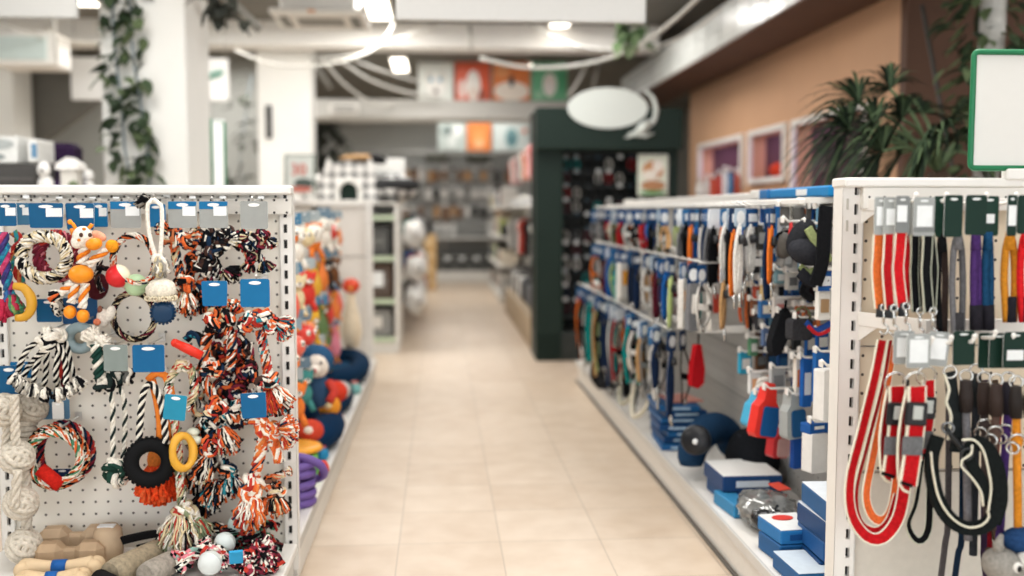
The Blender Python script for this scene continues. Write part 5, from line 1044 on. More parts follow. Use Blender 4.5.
def pack(kind, cn, p, yaw, label, grp, L=.2, circ=True, cardm=None, up=True):
    p = V(p); t = thing({'harness': 'dog_harness', 'leash': 'dog_leash', 'collar': 'dog_collar', 'bag': 'carded_packet'}[kind], label, kind if kind != 'bag' else 'packet', p, grp)
    q = rot(0, R.uniform(-.05, .05), yaw); m = F(PAL[cn]); cm = cardm or R.choice(CARDB)
    W_, H_ = R.uniform(.055, .08), R.uniform(.06, .09)
    b = MB(); b.prism(rrect(W_, H_, .008), .003, cm, o=p, q=q)
    hc = b.build('header_card', t); b = MB()
    if circ: b.prism(ellipse(.05, .05, 16, -H_ * .5), .001, stick, o=p + q @ V((0, -.0015, 0)), q=q)
    else: b.prism([(-.02, -.02), (.03, -.02), (.03, -.05), (-.02, -.05)][::-1], .001, stick, o=p + q @ V((0, -.0015, 0)), q=q)
    b.build('printed_label', hc)
    b = MB().tr(p + V((0, 0, -H_)), q)
    if kind == 'leash':
        for k in range(3):
            x = (k - 1) * .018; y = .006 * k; P = [V((x * .4, y, .01)), V((x - .012, y, -L * .4)), V((x, y, -L)), V((x + .014, y, -L * .55)), V((x * .4 + .006, y, 0))]
            b.tube(P, .0065, m, 6, step=.03)
        b.build('webbing', t); b = MB().tr(p + V((0, 0, -H_)), q); b.tube([(0, -.004, -.03), (0, -.012, -.06)], .014, mat('#2a2b2d', .6), 7); b.build('ferrule', t); b = MB().tr(p + V((0, 0, -H_)), q); b.tube([(.004, 0, -L), (.006, -.004, -L - .05)], .006, metal(), 6); b.build('snap_hook', t)
    elif kind == 'harness':
        for s in (-1, 1):
            P = [V((s * .012, 0, .01)), V((s * .05, -.01, -L * .3)), V((s * .045, -.014, -L * .7)), V((s * .012, 0, -L))]; b.strap(P, .022, .006, m, None, 1.2, step=.03)
        b.strap([V((-.045, -.012, -L * .45)), V((0, -.03, -L * .5)), V((.045, -.012, -L * .45))], .026, .006, m, None, 1.5, step=.03); b.build('strap', t)
        b = MB().tr(p + V((0, 0, -H_)), q); b.box((.02, -.024, -L * .5), (.03, .012, .022), plastic('#1d1d1f'), bev=.003); b.build('buckle', t); b = MB().tr(p + V((0, 0, -H_)), q); b.ring((0, -.012, -L * .98), .012, .003, metal()); b.build('ring', t)
    elif kind == 'collar':
        b.strap([V((.0, .01, .0)), V((-.028, 0, -L * .35)), V((-.02, -.006, -L * .8)), V((.004, -.01, -L)), V((.024, -.006, -L * .7)), V((.026, 0, -L * .3)), V((.004, 0, .0))], .024, .004, m, None, .7, step=.03); b.build('webbing', t)
        b = MB().tr(p + V((0, 0, -H_)), q); b.box((.006, -.014, -L * .9), (.03, .016, .02), plastic('#1d1d1f'), bev=.003); b.build('buckle', t); b = MB().tr(p + V((0, 0, -H_)), q); b.ring((-.024, -.012, -L * .6), .01, .0025, metal()); b.build('ring', t)
    else:
        b.prism(rrect(W_ * .95, L, .01), .025, m, o=(0, -.012, .005)); b.build('pouch', t); b = MB().tr(p + V((0, 0, -H_)), q); b.prism(rrect(W_ * .6, L * .4, .006), .002, card_(R.choice(['#e2dfd8', '#c94a3a', '#2f78b0', '#e8a23c'])), o=(0, -.016, -L * .2)); b.build('printed_label', t)
    return t
def row(x, y0, y1, n, z, rail, seq, L, spread=.05, hook=True):
    for i in range(n):
        f = i / max(1, n - 1); y = y1 + (y0 - y1) * f; it = seq[i % len(seq)]; cn, kind = it.split()
        deep = R.choice((-.0, -.06, -.1)) if spread else 0
        pack(kind, cn, (x - .03 + deep * (1 if spread else 0), y + R.uniform(-.02, .02), z - .012), R.uniform(.5, 1.0), '%s %s on a hanging card, %s from the far end of the %s bar' % (cn, {'bag': 'pouch'}.get(kind, kind), nth(i), rail), 'carded goods on the %s bar' % rail, L * R.uniform(.8, 1.2) * (.62 if rail == 'lower' and y < 5.0 else 1), R.random() < .55)
        if i % 2 == 0: b = MB(); b.tube([(x, y, z), (x - .1, y, z - .002), (x - .13, y, z + .012)], .0035, wire, 6); b.build('peg_hook', g2)
R.seed(41)
row(1.2, 4.5, 6.9, 42, 1.275, 'upper', 'white harness,grey harness,black collar,grey collar,black harness,maroon leash,red collar,maroon harness,blue leash,blue collar,black leash,olive harness,lime collar,white harness,olive leash,tan collar,white collar,brown leash,red leash,black leash,orange leash,black harness'.split(','), .13)
row(1.2, 3.45, 4.45, 26, 1.275, 'upper front', 'black leash,brown leash,grey leash,white leash,black leash,blue leash,orange leash,white leash,navy leash,orange leash,grey leash,black leash,pink leash,grey harness,black leash,white leash'.split(','), .2)
row(1.14, 3.85, 6.5, 48, 1.05, 'middle', 'orange harness,white harness,grey harness,white harness,black collar,white leash,maroon harness,black leash,maroon leash,grey collar,navy collar,blue leash,blue harness,lime leash,lime harness,teal leash,teal collar,white bag,white bag,white harness,grey bag,tan leash,black leash,navy leash,black leash,navy leash'.split(','), .2)
row(1.085, 4.2, 6.9, 62, .748, 'lower', 'teal collar,grey harness,red harness,black leash,orange harness,black harness,black leash,brown leash,white leash,black harness,grey leash,black leash,teal harness,teal leash,black leash,white harness,black leash,black harness,tan leash,white leash,grey harness,lime leash,grey leash,black harness,white collar,white leash,navy leash,black harness,grey leash,navy leash,orange leash,white harness'.split(','), .38)
# red pouch hanging at the bar end
t = thing('bandana', 'plain red fabric pouch hanging by the near end of the lower bar', 'pouch', at(699, 340, 4.2)); b = MB(); p = at(699, 345, 4.2); b.prism([(-.012, 0), (.014, 0), (.035, -.11), (.03, -.17), (0, -.19), (-.035, -.175), (-.033, -.11)][::-1], .03, F('#c51f27'), o=p, q=rot(0, 0, .4)); b.build('pouch', t); b = MB(); b.tube([p + V((0, .01, 0)), p + V((0, .01, .06))], .004, blk, 6); b.build('cord', t)
# white fluffy bundles on the shelf end
for i, (u, v, r) in enumerate(((588, 372, .13), (604, 380, .1), (596, 362, .11))):
    p = atz(u, v, .2); p = V((min(max(p.x, 1.12), 1.25), 7.1 - i * .28, .152)); blob('fleece_bundle', ('white fleece bundle at the far shelf end', 'small white fleece bundle in front of the others', 'white fleece bundle lying between two others')[i], 'bundle', p + V((0, 0, r * .6)), (r, r * 1.1, r * .6), F('#dcd9d3'))
# looped grey tubing leads dangling from the lower bar
for i, (y, m, lb) in enumerate(((5.3, '#b7b5a2', 'pale grey tubing lead looping below the lower bar'), (4.95, '#d6d0bd', 'cream tubing lead looping beside the pale grey one'), (5.9, '#1f2022', 'black strap bundle trailing to the shelf from the lower bar'))):
    t = thing('dog_leash', lb, 'leash', (1.0, y, .74)); b = MB(); x = 1.0
    b.tube([(x, y, .7), (x - .03, y + .1, .58), (x - .02, y + .14, .45), (x + .02, y + .05, .42), (x + .05, y - .1, .5), (x + .03, y - .16, .36), (x, y - .1, .26), (x - .03, y, .22), (x - .02, y + .06, .32), (x, y, .5)], .012 if i < 2 else .03, F(m), 8, step=.03); b.build('tubing', t)
t = thing('ring_pad', 'black padded ring with a white centre lying far along the shelf', 'pad', (1.05, 6.1, .152)); b = MB(); b.ring((1.06, 6.1, .25), .1, .04, F('#1f2022'), (.3, 1, .3), 20, 9); b.build('ring_pad', t); b = MB(); b.ell((1.06, 6.12, .25), (.06, .03, .07), F('#d9d6cf'), 12, 8); b.build('white_centre', t)

# ---- loose hooks nearer the leash display: tools and bags on single pegs
def ppeg(y, z, x): b = MB(); b.tube([(GX, y, z), (x + .02, y, z - .002), (x, y, z + .016)], .005, plastic('#e9e6e0'), 7); b.box((x, y, z + .004), (.006, .03, .022), plastic('#efece6'), bev=.002); b.build('peg_hook', g2)
def hangp(name, label, cat, u, v, Y): 
    p = at(u, v, Y); t = thing(name, label, cat, p); ppeg(Y, p.z + .004, p.x - .03); return t, p
def boxcard(t, u0, v0, u1, v1, Y, m, th=.02, lab=None, labm=None, part='packet', yaw=.35):
    a, c = at(u0, v0, Y), at(u1, v1, Y); w, h = (c.x - a.x) / math.cos(yaw), a.z - c.z; o = V(((a.x + c.x) / 2, Y, a.z)); q = rot(0, 0, yaw); b = MB(); b.prism(rrect(w, h, .006), th, m, o=o, q=q); b.build(part, t)
    if lab: x0, z0, x1, z1 = lab; b = MB(); b.prism([(w * (x0 - .5), -h * z0), (w * (x1 - .5), -h * z0), (w * (x1 - .5), -h * z1), (w * (x0 - .5), -h * z1)][::-1], .0015, labm or stick, o=o + q @ V((0, -.003, 0)), q=q); b.build('printed_label', t)
mesh_g = mat('#55534f', .6, var=.3, scale=60); clear = mat('#c9ccca', .15, var=.05)
for i, (u, v, lb) in enumerate(((786, 206, 'grey mesh muzzle on a card with a red handled tool in front'), (799, 206, 'second grey mesh muzzle on a card below the top rail'), (812, 205, 'grey mesh muzzle on a card next to the white upright'))):
    t, p = hangp('dog_muzzle', lb, 'muzzle', u, v, 3.45); boxcard(t, u - 6, v + 1, u + 6, v + 20, 3.45, card_('#6a6864'), .004, None, None, 'header_card')
    b = MB(); c = p + V((0, -.02, -.13)); b.lathe([(.035, .045), (.037, .02), (.03, -.03), (.016, -.055), (.002, -.058)], mesh_g, 12, c, rot(.5, 0, .4)); b.build('basket', t); b = MB(); b.ring(c + V((0, 0, .03)), .034, .005, blk, (0, .4, 1)); b.build('rim', t)
t, p = hangp('grooming_tool', 'red handled grooming tool hanging before the mesh muzzles', 'grooming tool', 791, 222, 3.36); b = MB(); b.tube([p + V((0, 0, 0)), p + V((0, 0, -.04)), p + V((-.004, 0, -.1))], .0085, plastic('#cf2a2c'), 9, sc=[.6, 1, .8]); b.build('handle', t); b = MB(); b.box(p + V((0, 0, .03)), (.012, .006, .05), metal(), bev=.002); b.build('blade', t)
t, p = hangp('dog_harness', 'black fabric harness with lime green lining beside the white upright', 'harness', 812, 224, 3.3); b = MB()
b.ell(at(801, 238, 3.3), (.045, .03, .07), F('#2b2c30'), 14, 9, rot(0, .5, 0)); b.ell(at(806, 252, 3.28), (.065, .035, .045), F('#323338'), 14, 9, rot(0, .3, 0)); b.build('vest', t)
b = MB(); b.strap(Lp([(808, 228), (815, 240), (824, 250), (829, 262)], 3.26), .03, .008, F('#a5b07a'), None, 1.3); b.strap(Lp([(800, 266), (808, 272), (818, 268)], 3.27), .02, .006, F('#8f9a68'), None, 1.3); b.build('lining', t)
b = MB(); b.strap(Lp([(826, 206), (824, 235), (822, 262), (815, 285)], 3.22), .05, .008, F('#1b1c1f'), None, 1.3); b.strap(Lp([(800, 272), (812, 282), (826, 276)], 3.25), .04, .01, F('#232428'), None, 1.2); b.build('strap', t)
t, p = hangp('dog_harness', 'tangle of black straps below the lime lined harness', 'harness', 810, 268, 3.34); b = MB()
for k in range(6): b.strap(Lp([(800 + 4 * k, 268), (806 + 3 * k, 280), (802 + 4 * k, 292), (812 + k, 300)], 3.32 + .01 * k), .022, .006, F(('#1f2023', '#2c2d31', '#26181c')[k % 3]), None, 1.2)
b.build('strap', t); b = MB(); b.strap(Lp([(822, 268), (826, 280), (822, 286)], 3.3), .03, .006, F('#6d2028'), None, 1.3); b.build('red_strap', t)
t, p = hangp('carded_packet', 'orange and black strap pack on the first single hook', 'packet', 745, 292, 4.0); b = MB()
for k, c in enumerate(('#e0632f', '#8c8a84', '#e0753f', '#2a2a2c')): b.strap(Lp([(739 + 3 * k, 286), (741 + 3 * k, 300), (740 + 3.2 * k, 312), (742 + 3 * k, 322 + 3 * k)], 4.0 - .008 * k), .016, .005, F(c), None, 1.2)
b.build('strap', t); boxcard(t, 738, 282, 752, 290, 4.02, card_('#c9ccca'), .004, None, None, 'header_card')
smalls = [('clear bottle pack with yellow fruit picture on the single hooks', 762, 284, 774, 300, 3.75, '#dcc088', '#6a4a32'), ('blue and cream packet below the yellow picture pack', 760, 300, 775, 318, 3.75, '#3c6ea5', '#e9e2d2'), ('brown striped packet on the single hooks', 752, 300, 760, 316, 3.85, '#8a5a42', '#d9d2c6'), ('white packet with pink print beside the black tall pouch', 774, 298, 788, 318, 3.62, '#e5e3df', '#d58f8a'), ('dark packet with chrome chain on the single hooks', 757, 314, 764, 330, 3.8, '#3a3b40', '#c9c9c6'), ('blue and grey packet behind the black tall pouch', 763, 328, 776, 346, 3.75, '#5a6f92', '#c9ccd2'),
 ('white card with a brown dog picture beside the upright', 818, 290, 831, 320, 3.25, '#e9e7e2', '#a98a68'), ('blue card above the dog picture card', 819, 270, 833, 291, 3.24, '#1f58a0', '#dfe4ea'), ('cyan packet on the lowest single hook', 740, 352, 752, 374, 3.95, '#3a9fc0', '#e9e7e2'), ('small green capped packet beside the cyan one', 750, 338, 758, 356, 3.9, '#5a8a6a', '#dcdcd6'), ('navy card with white text panel under the grey pouch', 803, 358, 812, 407, 3.4, '#1f5ba5', '#d9dde2'), ('orange and white printed pack beside the navy card', 796, 358, 804, 396, 3.42, '#dfd8cd', '#d9783a'), ('tall blue box pack beside the upright', 815, 352, 832, 402, 3.28, '#2460a4', '#1a3f72'), ('clear white packet above the brush trio', 750, 372, 762, 394, 3.7, '#d7d8d6', '#e5a878'), ('silver packet above the grey bag dispenser', 771, 368, 786, 392, 3.6, '#b9bcbd', '#8a8d90'), ('blue packet behind the printed packs', 768, 228, 777, 262, 3.75, '#2a68a8', '#c9d5df'), ('dark clear packet of black tools below the upper bar', 757, 225, 768, 250, 3.8, '#4a4945', '#b5b5b0'), ('blue card with clear blister beside the mesh muzzles', 776, 206, 783, 246, 3.7, '#2f6fae', '#d9dcdc'), ('white packet tied below the upper bar', 746, 250, 754, 268, 3.95, '#d8d9d6', '#3f6f9f'), ('grey blister pack between hooks', 783, 252, 793, 268, 3.55, '#a9a9a4', '#dcdcda'), ('pale teal packet on the single hooks', 776, 270, 786, 284, 3.62, '#7fa3ab', '#e0e2e0'), ('wire comb pack under the muzzles', 787, 272, 799, 290, 3.5, '#c9c7c0', '#6a6a6a'), ('red tipped small pack on the single hooks', 755, 286, 761, 300, 3.85, '#c65a48', '#e2ded6')]
for lb, u0, v0, u1, v1, Y, c1, c2 in smalls:
    t, p = hangp('carded_packet', lb, 'packet', (u0 + u1) / 2, v0, Y); boxcard(t, u0, v0, u1, v1, Y, card_(c1), .018, (.15, .3, .85, .75), card_(c2))
R.seed(91); xcol = {'silver': '#b9bbba', 'navy': '#1f4678', 'white': '#dddcd8', 'dark grey': '#3c3c3e', 'orange': '#c9713f', 'light blue': '#6f9cb8', 'brown': '#6a4c38', 'royal blue': '#1f569a'}
for r_, (v_, n_) in enumerate(((208, 9), (232, 8), (256, 8), (280, 7), (306, 7), (332, 6), (352, 6), (376, 4))):
    for q_ in range(n_):
        u_ = 752 + (828 - 752) * (q_ + .5) / n_ + R.uniform(-3, 3); cn = R.choice(list(xcol)); Y_ = 4.15 - (u_ - 752) / 76 * .85 + R.uniform(-.04, .04); hh = R.uniform(16, 26); ww_ = R.uniform(4, 7)
        t, p = hangp('carded_packet', '%s packet, %s from the harness bars in the %s row of single hooks' % (cn, nth(q_), nth(r_)), 'packet', u_, v_, Y_); boxcard(t, u_ - ww_, v_, u_ + ww_, v_ + hh, Y_ + .03, card_(xcol[cn]), .012, (.12, .25, .88, .7), card_(R.choice(['#dcdad4', '#2a2c30', '#b5704a', '#37699a', '#8f9496'])), yaw=R.uniform(.2, .7))
t, p = hangp('shoe_pouch', 'tall black padded pouch hanging on a single hook', 'pouch', 785, 312, 3.5); b = MB(); b.prism([(x * (1 + .0), z) for x, z in [(.02, 0), (.042, -.03), (.045, -.07), (.03, -.12), (.012, -.165), (-.01, -.175), (-.028, -.16), (-.034, -.12), (-.022, -.06), (-.006, -.01)]][::-1], .035, F('#202124'), o=at(784, 308, 3.48), q=rot(0, .12, .3)); b.build('pouch', t); MB().tube([at(786, 300, 3.48), at(785, 312, 3.48)], .005, blk, 6).build('loop', t)
t, p = hangp('belt_bag', 'dark grey belt bag with red and blue strap', 'bag', 803, 318, 3.36); b = MB(); b.prism(rrect(.085, .075, .015), .04, F('#3b3b3e'), o=at(803, 319, 3.34), q=rot(0, 0, .3)); b.build('bag_body', t)
b = MB(); b.strap(Lp([(806, 322), (814, 330), (822, 328), (831, 323)], 3.28), .02, .005, F('#2a4a8f'), None, 1.2); b.strap(Lp([(808, 326), (817, 334), (826, 332), (832, 328)], 3.27), .012, .005, F('#b52a30'), None, 1.2); b.build('belt', t); b = MB(); b.rope(Lp([(796, 316), (800, 308), (806, 310), (810, 318)], 3.36), .008, [[F('#7a3a34'), F('#5a6a4a')]]); b.build('cord', t)
# three paw-care bottles on cards: cyan, red, grey
def tagbag(label, u0, v0, u1, v1, Y, mside, mcard, mcap, lean=.2):
    t, p = hangp('bag_dispenser', label, 'dispenser', (u0 + u1) / 2, v0, Y); a, c = at(u0, v0, Y), at(u1, v1, Y); w, h = c.x - a.x, a.z - c.z; o = V(((a.x + c.x) / 2, Y, a.z)); q = rot(0, lean, .35)
    b = MB(); b.prism([(-w * .22, 0), (w * .22, 0), (w * .3, -h * .25), (w * .5, -h * .38), (w * .52, -h * .92), (w * .4, -h), (-w * .4, -h), (-w * .52, -h * .92), (-w * .5, -h * .38), (-w * .3, -h * .25)][::-1], .045, mside, o=o, q=q); b.build('bottle', t)
    b = MB(); b.prism(rrect(w * .8, h * .6, .012), .004, mcard, o=o + q @ V((w * .12, -.006, -h * .36)), q=q); b.build('card_front', t)
    b = MB(); b.box(o + q @ V((0, .02, .006)), (w * .4, .03, h * .14), mcap, q, .004); b.build('cap', t)
tagbag('cyan bag dispenser hanging behind the red one', 753, 394, 772, 428, 3.62, plastic('#49a9cf'), card_('#3f9cc5'), plastic('#2a4a9a'), .25)
tagbag('bright red bag dispenser with a blue card front', 760, 389, 784, 438, 3.5, plastic('#e0352c'), card_('#1d568f'), plastic('#e0352c'), .18)
tagbag('grey bag dispenser with a dark blue card front', 785, 394, 805, 439, 3.42, plastic('#a5aaa8'), card_('#1f5382'), plastic('#6f7472'), -.05)
tagbag('red edged dispenser pack hanging lower behind the trio', 774, 428, 792, 458, 3.6, plastic('#c8363a'), card_('#cfa49c'), plastic('#7a2a2c'), .1)
t, p = hangp('printed_scarf', 'orange and white patterned scarf behind the red dispenser', 'scarf', 762, 380, 3.72); b = MB(); b.rope(Lp([(754, 405), (757, 388), (766, 380), (776, 384)], 3.7), .02, [F('#e8e2d8'), F('#e07a3c'), F('#e8e2d8')]); b.rope(Lp([(770, 400), (774, 388), (781, 384)], 3.66), .016, [F('#2a4f9a'), F('#d0352f'), F('#d0352f')]); b.build('fabric', t)
t, p = hangp('carded_packet', 'deep blue packet hanging lowest beside the white faced pack', 'packet', 803, 418, 3.45); boxcard(t, 793, 420, 813, 468, 3.45, card_('#1d4a94'), .02, (.1, .1, .5, .2), card_('#3a68ae'))
t, p = hangp('carded_packet', 'white faced blue pack beside the upright above the other', 'packet', 830, 366, 3.12); boxcard(t, 823, 370, 842, 421, 3.12, card_('#e6e4e0'), .05)
t, p = hangp('carded_packet', 'white faced blue pack hanging lower beside the upright', 'packet', 818, 422, 3.2); boxcard(t, 811, 434, 828, 473, 3.2, card_('#e6e4e0'), .05); boxcard(t, 809, 424, 831, 434, 3.21, card_('#1f559a'), .05, (.2, .2, .7, .5), stick, 'header_card')
# blue roll on top of the rack
t = thing('boxed_product', 'bright blue long box lying on the arms of the upper bar', 'box', (1.31, 3.55, 1.3)); b = MB(); b.box((1.31, 3.55, 1.32), (.045, .6, .038), card_('#1f7db8'), rot(0, 0, 0), .006); ct = b.build('carton', t); b = MB(); b.box((1.286, 3.5, 1.32), (.003, .1, .022), stick); b.build('label_sticker', ct)
for i, (y, c) in enumerate(((3.93, '#2f6fa8'), (4.05, '#e3e0da'))):
    b = MB(); b.box((1.31, y, 1.32), (.045, .1, .038), card_(c), bev=.004); single(b, 'boxed_product', ('small blue box lying behind the bright blue long box', 'small white box lying on the upper bar arms')[i], 'box', (1.31, y, 1.301))
# ---- goods on the base shelf
def carton(label, lo, sz, m, top=None, yaw=0, front=None, grp=None, name='boxed_product', lid=.3):
    lo = V(lo); sz = V(sz); c = lo + V((0, 0, sz.z / 2)); q = rot(0, 0, yaw); t = thing(name, label, 'box', lo, grp)
    ct = MB().box(c, sz, m, q, .004).build('carton', t)
    if top: MB().box(c + V((0, 0, sz.z / 2 + .0015)), (sz.x * .98, sz.y * .98, .003), top, q, .001).build('lid', t)
    b = MB(); b.box(c + q @ V((0, -sz.y / 2 - .001, 0)), (sz.x * .55, .002, sz.z * .4), front or stick, q); b.build('label_sticker', ct)
    return t
db, mb_, lb_ = card_('#183f6c'), card_('#1f5688'), card_('#3580ad')
wt = mat('#e9e9e6', .5, var=.02)
for k in range(7): carton('%s flat blue carton from the bottom of the shelf stack' % nth(k).capitalize() if False else '%s flat blue carton up in the stack beside the neck cushion' % nth(k), (1.12 + .01 * (k % 3) - .004 * k, 4.62 + .012 * ((k * 2) % 3), ZS + k * .0305), (.2, .3, .028), (mb_, db)[k % 2], None, .06 * ((k % 3) - 1), card_('#9fb8cc'), 'flat blue cartons in a stack')
b = MB(); b.box((1.13, 4.62, ZS + 7 * .0305 + .004), (.15, .2, .008), card_('#c98a7d'), rot(0, 0, .2), .002); single(b, 'leaflet_pack', 'thin reddish leaflet on the flat blue stack', 'leaflet', (1.13, 4.62, ZS + 7 * .0305))
c = V((1.13, 4.16, ZS + .115)); t = thing('neck_cushion', 'navy rolled pet cushion standing on the shelf beside the blue stack', 'cushion', c - V((0, 0, .115))); b = MB(); P = [c + V((.055 * math.cos(a), -.02 + .05 * math.cos(a), .075 * math.sin(a) )) for a in [i * 2 * PI / 20 for i in range(20)]]
nv = F('#1f3a56'); P = [at(*q) for q in ((691, 470, 3.98), (692, 452, 3.99), (700, 436, 4.05), (714, 428, 4.12), (727, 434, 4.17), (733, 450, 4.2), (732, 466, 4.2))]
for q in P: q.z = max(q.z, ZS + .06)
b.tube(P, .064, nv, 16, step=.03, sc=lambda f: .72 + .34 * max(0, math.sin(PI * f)) ** .5); b.build('cushion_roll', t)
c2 = at(696, 440, 3.86); t = thing('black_reel', 'black round leash reel with a white dot leaning on the navy cushion', 'leash reel', c2 - V((0, 0, .06))); b = MB(); b.lathe([(.001, .02), (.05, .02), (.06, .01), (.06, -.01), (.05, -.02), (.001, -.02)], plastic('#1a1c20'), 22, c2, rot(PI / 2 - .2, 0, -.5)); b.build('casing', t); b = MB(); b.ell(c2 + V((-.01, -.028, 0)), (.012, .006, .012), stick, 8, 6); b.build('badge', t)
c = V((1.27, 3.95, ZS + .085)); t = thing('pet_bag', 'black fabric pet bag slumped behind the white topped boxes', 'bag', c - V((0, 0, .085))); b = MB(); b.ell(c + V((0, 0, .02)), (.1, .17, .105), F('#17191d'), 16, 11, f=lambda d: 1 + .06 * math.sin(7 * d.y + 4 * d.z)); b.build('bag_body', t); b = MB(); b.strap([c + V((-.03, -.1, .06)), c + V((-.06, -.02, .1)), c + V((-.04, .08, .07))], .02, .005, F('#2b2d33'), None, .6); b.build('strap', t)
carton('lower blue box of the pair with a white top', (1.165, 3.72, ZS), (.22, .24, .05), db, None, .05, card_('#9fb8cc'))
carton('white topped blue box upon another blue box', (1.16, 3.73, ZS + .051), (.23, .25, .06), card_('#1f3f6b'), wt, .02, card_('#c9d3dc'))
carton('small light blue box at the shelf edge before the white topped pair', (1.07, 3.55, ZS), (.07, .2, .05), lb_, None, .1)
t = thing('wrapped_goods', 'black and silver goods in crinkled clear wrap on the shelf', 'packet', (1.12, 3.3, ZS)); R.seed(5)
b = MB(); b.ell((1.14, 3.36, ZS + .06), (.1, .15, .06), mat('#8e8f8d', .12, .35, var=.7, scale=22, bump=1), 22, 14, f=lambda d: 1 + .14 * math.sin(13 * d.x + 9 * d.y) * math.sin(11 * d.z + 7 * d.y)); b.build('wrap', t)
b = MB(); b.ell((1.12, 3.27, ZS + .05), (.07, .06, .05), mat('#2b2c2e', .15, .2, var=.5, scale=30, bump=.8), 16, 10, f=lambda d: 1 + .12 * math.sin(15 * d.x) * math.sin(12 * d.z)); b.build('dark_contents', t); b = MB(); b.box((1.2, 3.42, ZS + .122), (.05, .07, .006), card_('#c94a3a'), rot(.1, 0, .3), .002); b.build('red_label', t)
carton('blue box at the shelf edge with a red spot label on top', (1.105, 3.06, ZS), (.13, .16, .06), mb_, None, .12)
t = carton('blue box with white and red printed top', (1.11, 3.07, ZS + .061), (.135, .17, .045), card_('#2a72ad'), card_('#dfe2e2'), .12, card_('#1c4a80')); MB().prism(ellipse(.07, .05), .002, card_('#cf4038'), o=(1.1, 3.1, ZS + .112), q=rot(-PI / 2, 0, .1)).build('red_spot', t)
carton('front blue box with white lid at the foot of the tall stack', (1.09, 2.86, ZS), (.13, .2, .05), mb_, card_('#c9d5df'), .05)
for k in range(4): carton('%s blue box up in the tall stack beside the upright' % nth(k), (1.185 + .004 * (k % 2), 2.93 - .01 * k, ZS + k * .0635), (.13, .22, .061), (db, card_('#23538a'), db, mb_)[k], card_('#d4dbe2') if k > 1 else None, .03 * (k % 3 - 1), card_('#5f88b0'), 'blue boxes in the tall stack')
# ================================================================== dark kiosk with oval sign
R.seed(51)
KG = mat('#222f2a', .45, var=.06, scale=4, spec=.12); KD = mat('#101413', .6, var=.1, scale=5, spec=.1); KX0, KX1, KY0, KY1 = at(537, 250, 8.2).x, at(680, 250, 8.2).x, 8.3, 9.0
k = thing('display_kiosk', 'dark green kiosk with an oval sign over the aisle goods', 'kiosk', ((KX0 + KX1) / 2, KY0, 0))
MB().box((KX0 + .115, KY0 + .1, 1.05), (.23, .2, 2.1), KG, bev=.01).build('post', k)
MB().box((KX1 - .07, KY0 + .1, 1.05), (.14, .2, 2.1), KG, bev=.01).build('post', k)
MB().box(((KX0 + KX1) / 2, KY0 - .01, 1.93), (KX1 - KX0 + .02, .22, .34), KG, bev=.01).build('header', k)
MB().box(((KX0 + KX1) / 2, KY0 + .25, .12), (KX1 - KX0 - .02, .5, .24), mat('#18201d', .5, var=.05), bev=.01).build('base', k)
b = MB(); b.box(((KX0 + KX1) / 2, KY0 + .55, 1.05), (KX1 - KX0 - .04, .03, 2.0), KD)
for i in range(26): b.box(((KX0 + KX1) / 2, KY0 + .532, .32 + i * .06), (KX1 - KX0 - .06, .008, .035), mat('#191e1c', .5, var=0))
b.build('slat_panel', k)
MB().box((KX0 + .03, KY0 + .37, 1.05), (.04, .36, 2.1), KD, bev=.004).build('side_panel', k)
MB().box((KX1 - .03, KY0 + .37, 1.05), (.04, .36, 2.1), KD, bev=.004).build('side_panel', k)
MB().box(((KX0 + KX1) / 2, KY0 + .37, 2.08), (KX1 - KX0, .38, .04), KD, bev=.004).build('roof_panel', k)
p = at(608, 108, 8.16); sg = mat('#d3d9d4', .4, var=.02); b = MB(); b.prism(ellipse(.66, .33, 40), .05, sg, o=p); b.build('oval_sign', k)
b = MB(); b.tube([p + V(q) for q in ((.31, .02, .14), (.37, .02, .09), (.40, .02, .0), (.385, .02, -.09), (.33, .02, -.15), (.25, .02, -.18), (.17, .02, -.21))], .016, sg, 8, step=.02, sc=lambda f: .5 + .8 * math.sin(PI * min(1, f + .1)))
b.tube([p + V(q) for q in ((.34, .0, -.1), (.29, .0, -.16), (.23, .0, -.2))], .045, sg, 8, sc=[.4, 1, .5]); b.tube([p + V(q) for q in ((.14, .0, -.24), (.22, .0, -.215), (.32, .0, -.225), (.38, .0, -.2))], .014, sg, 8, sc=[.4, 1, 1, .4]); b.build('sign_tail', k)
t, a, c = board('poster', 638, 154, 668, 196, 8.27, 'framed poster of a resting pet hanging in the dark kiosk', 'poster', .015, card_('#dfe5d6'), wires=False)
w, h = c.x - a.x, a.z - c.z; o = V(((a.x + c.x) / 2, 8.266, c.z)); b = MB()
for i, (cx, cz, rx, rz, col) in enumerate(((0, .62, .7, .45, '#c9905f'), (-.1, .5, .5, .25, '#efe8dc'), (.15, .72, .35, .3, '#f3ece2'), (0, .25, .8, .25, '#b4835c'), (0, .08, .9, .1, '#5f9a62'))):
    b.prism([(x + cx * w, z) for x, z in ellipse(rx * w, rz * h, 18, cz * h)], .002, mat(col, .5, var=.1), o=o - V((0, .002 * i, 0)))
b.build('pet_picture', t)
cc = ['black', 'red', 'white', 'teal', 'black', 'maroon', 'grey', 'black', 'black', 'white', 'black', 'navy', 'black']
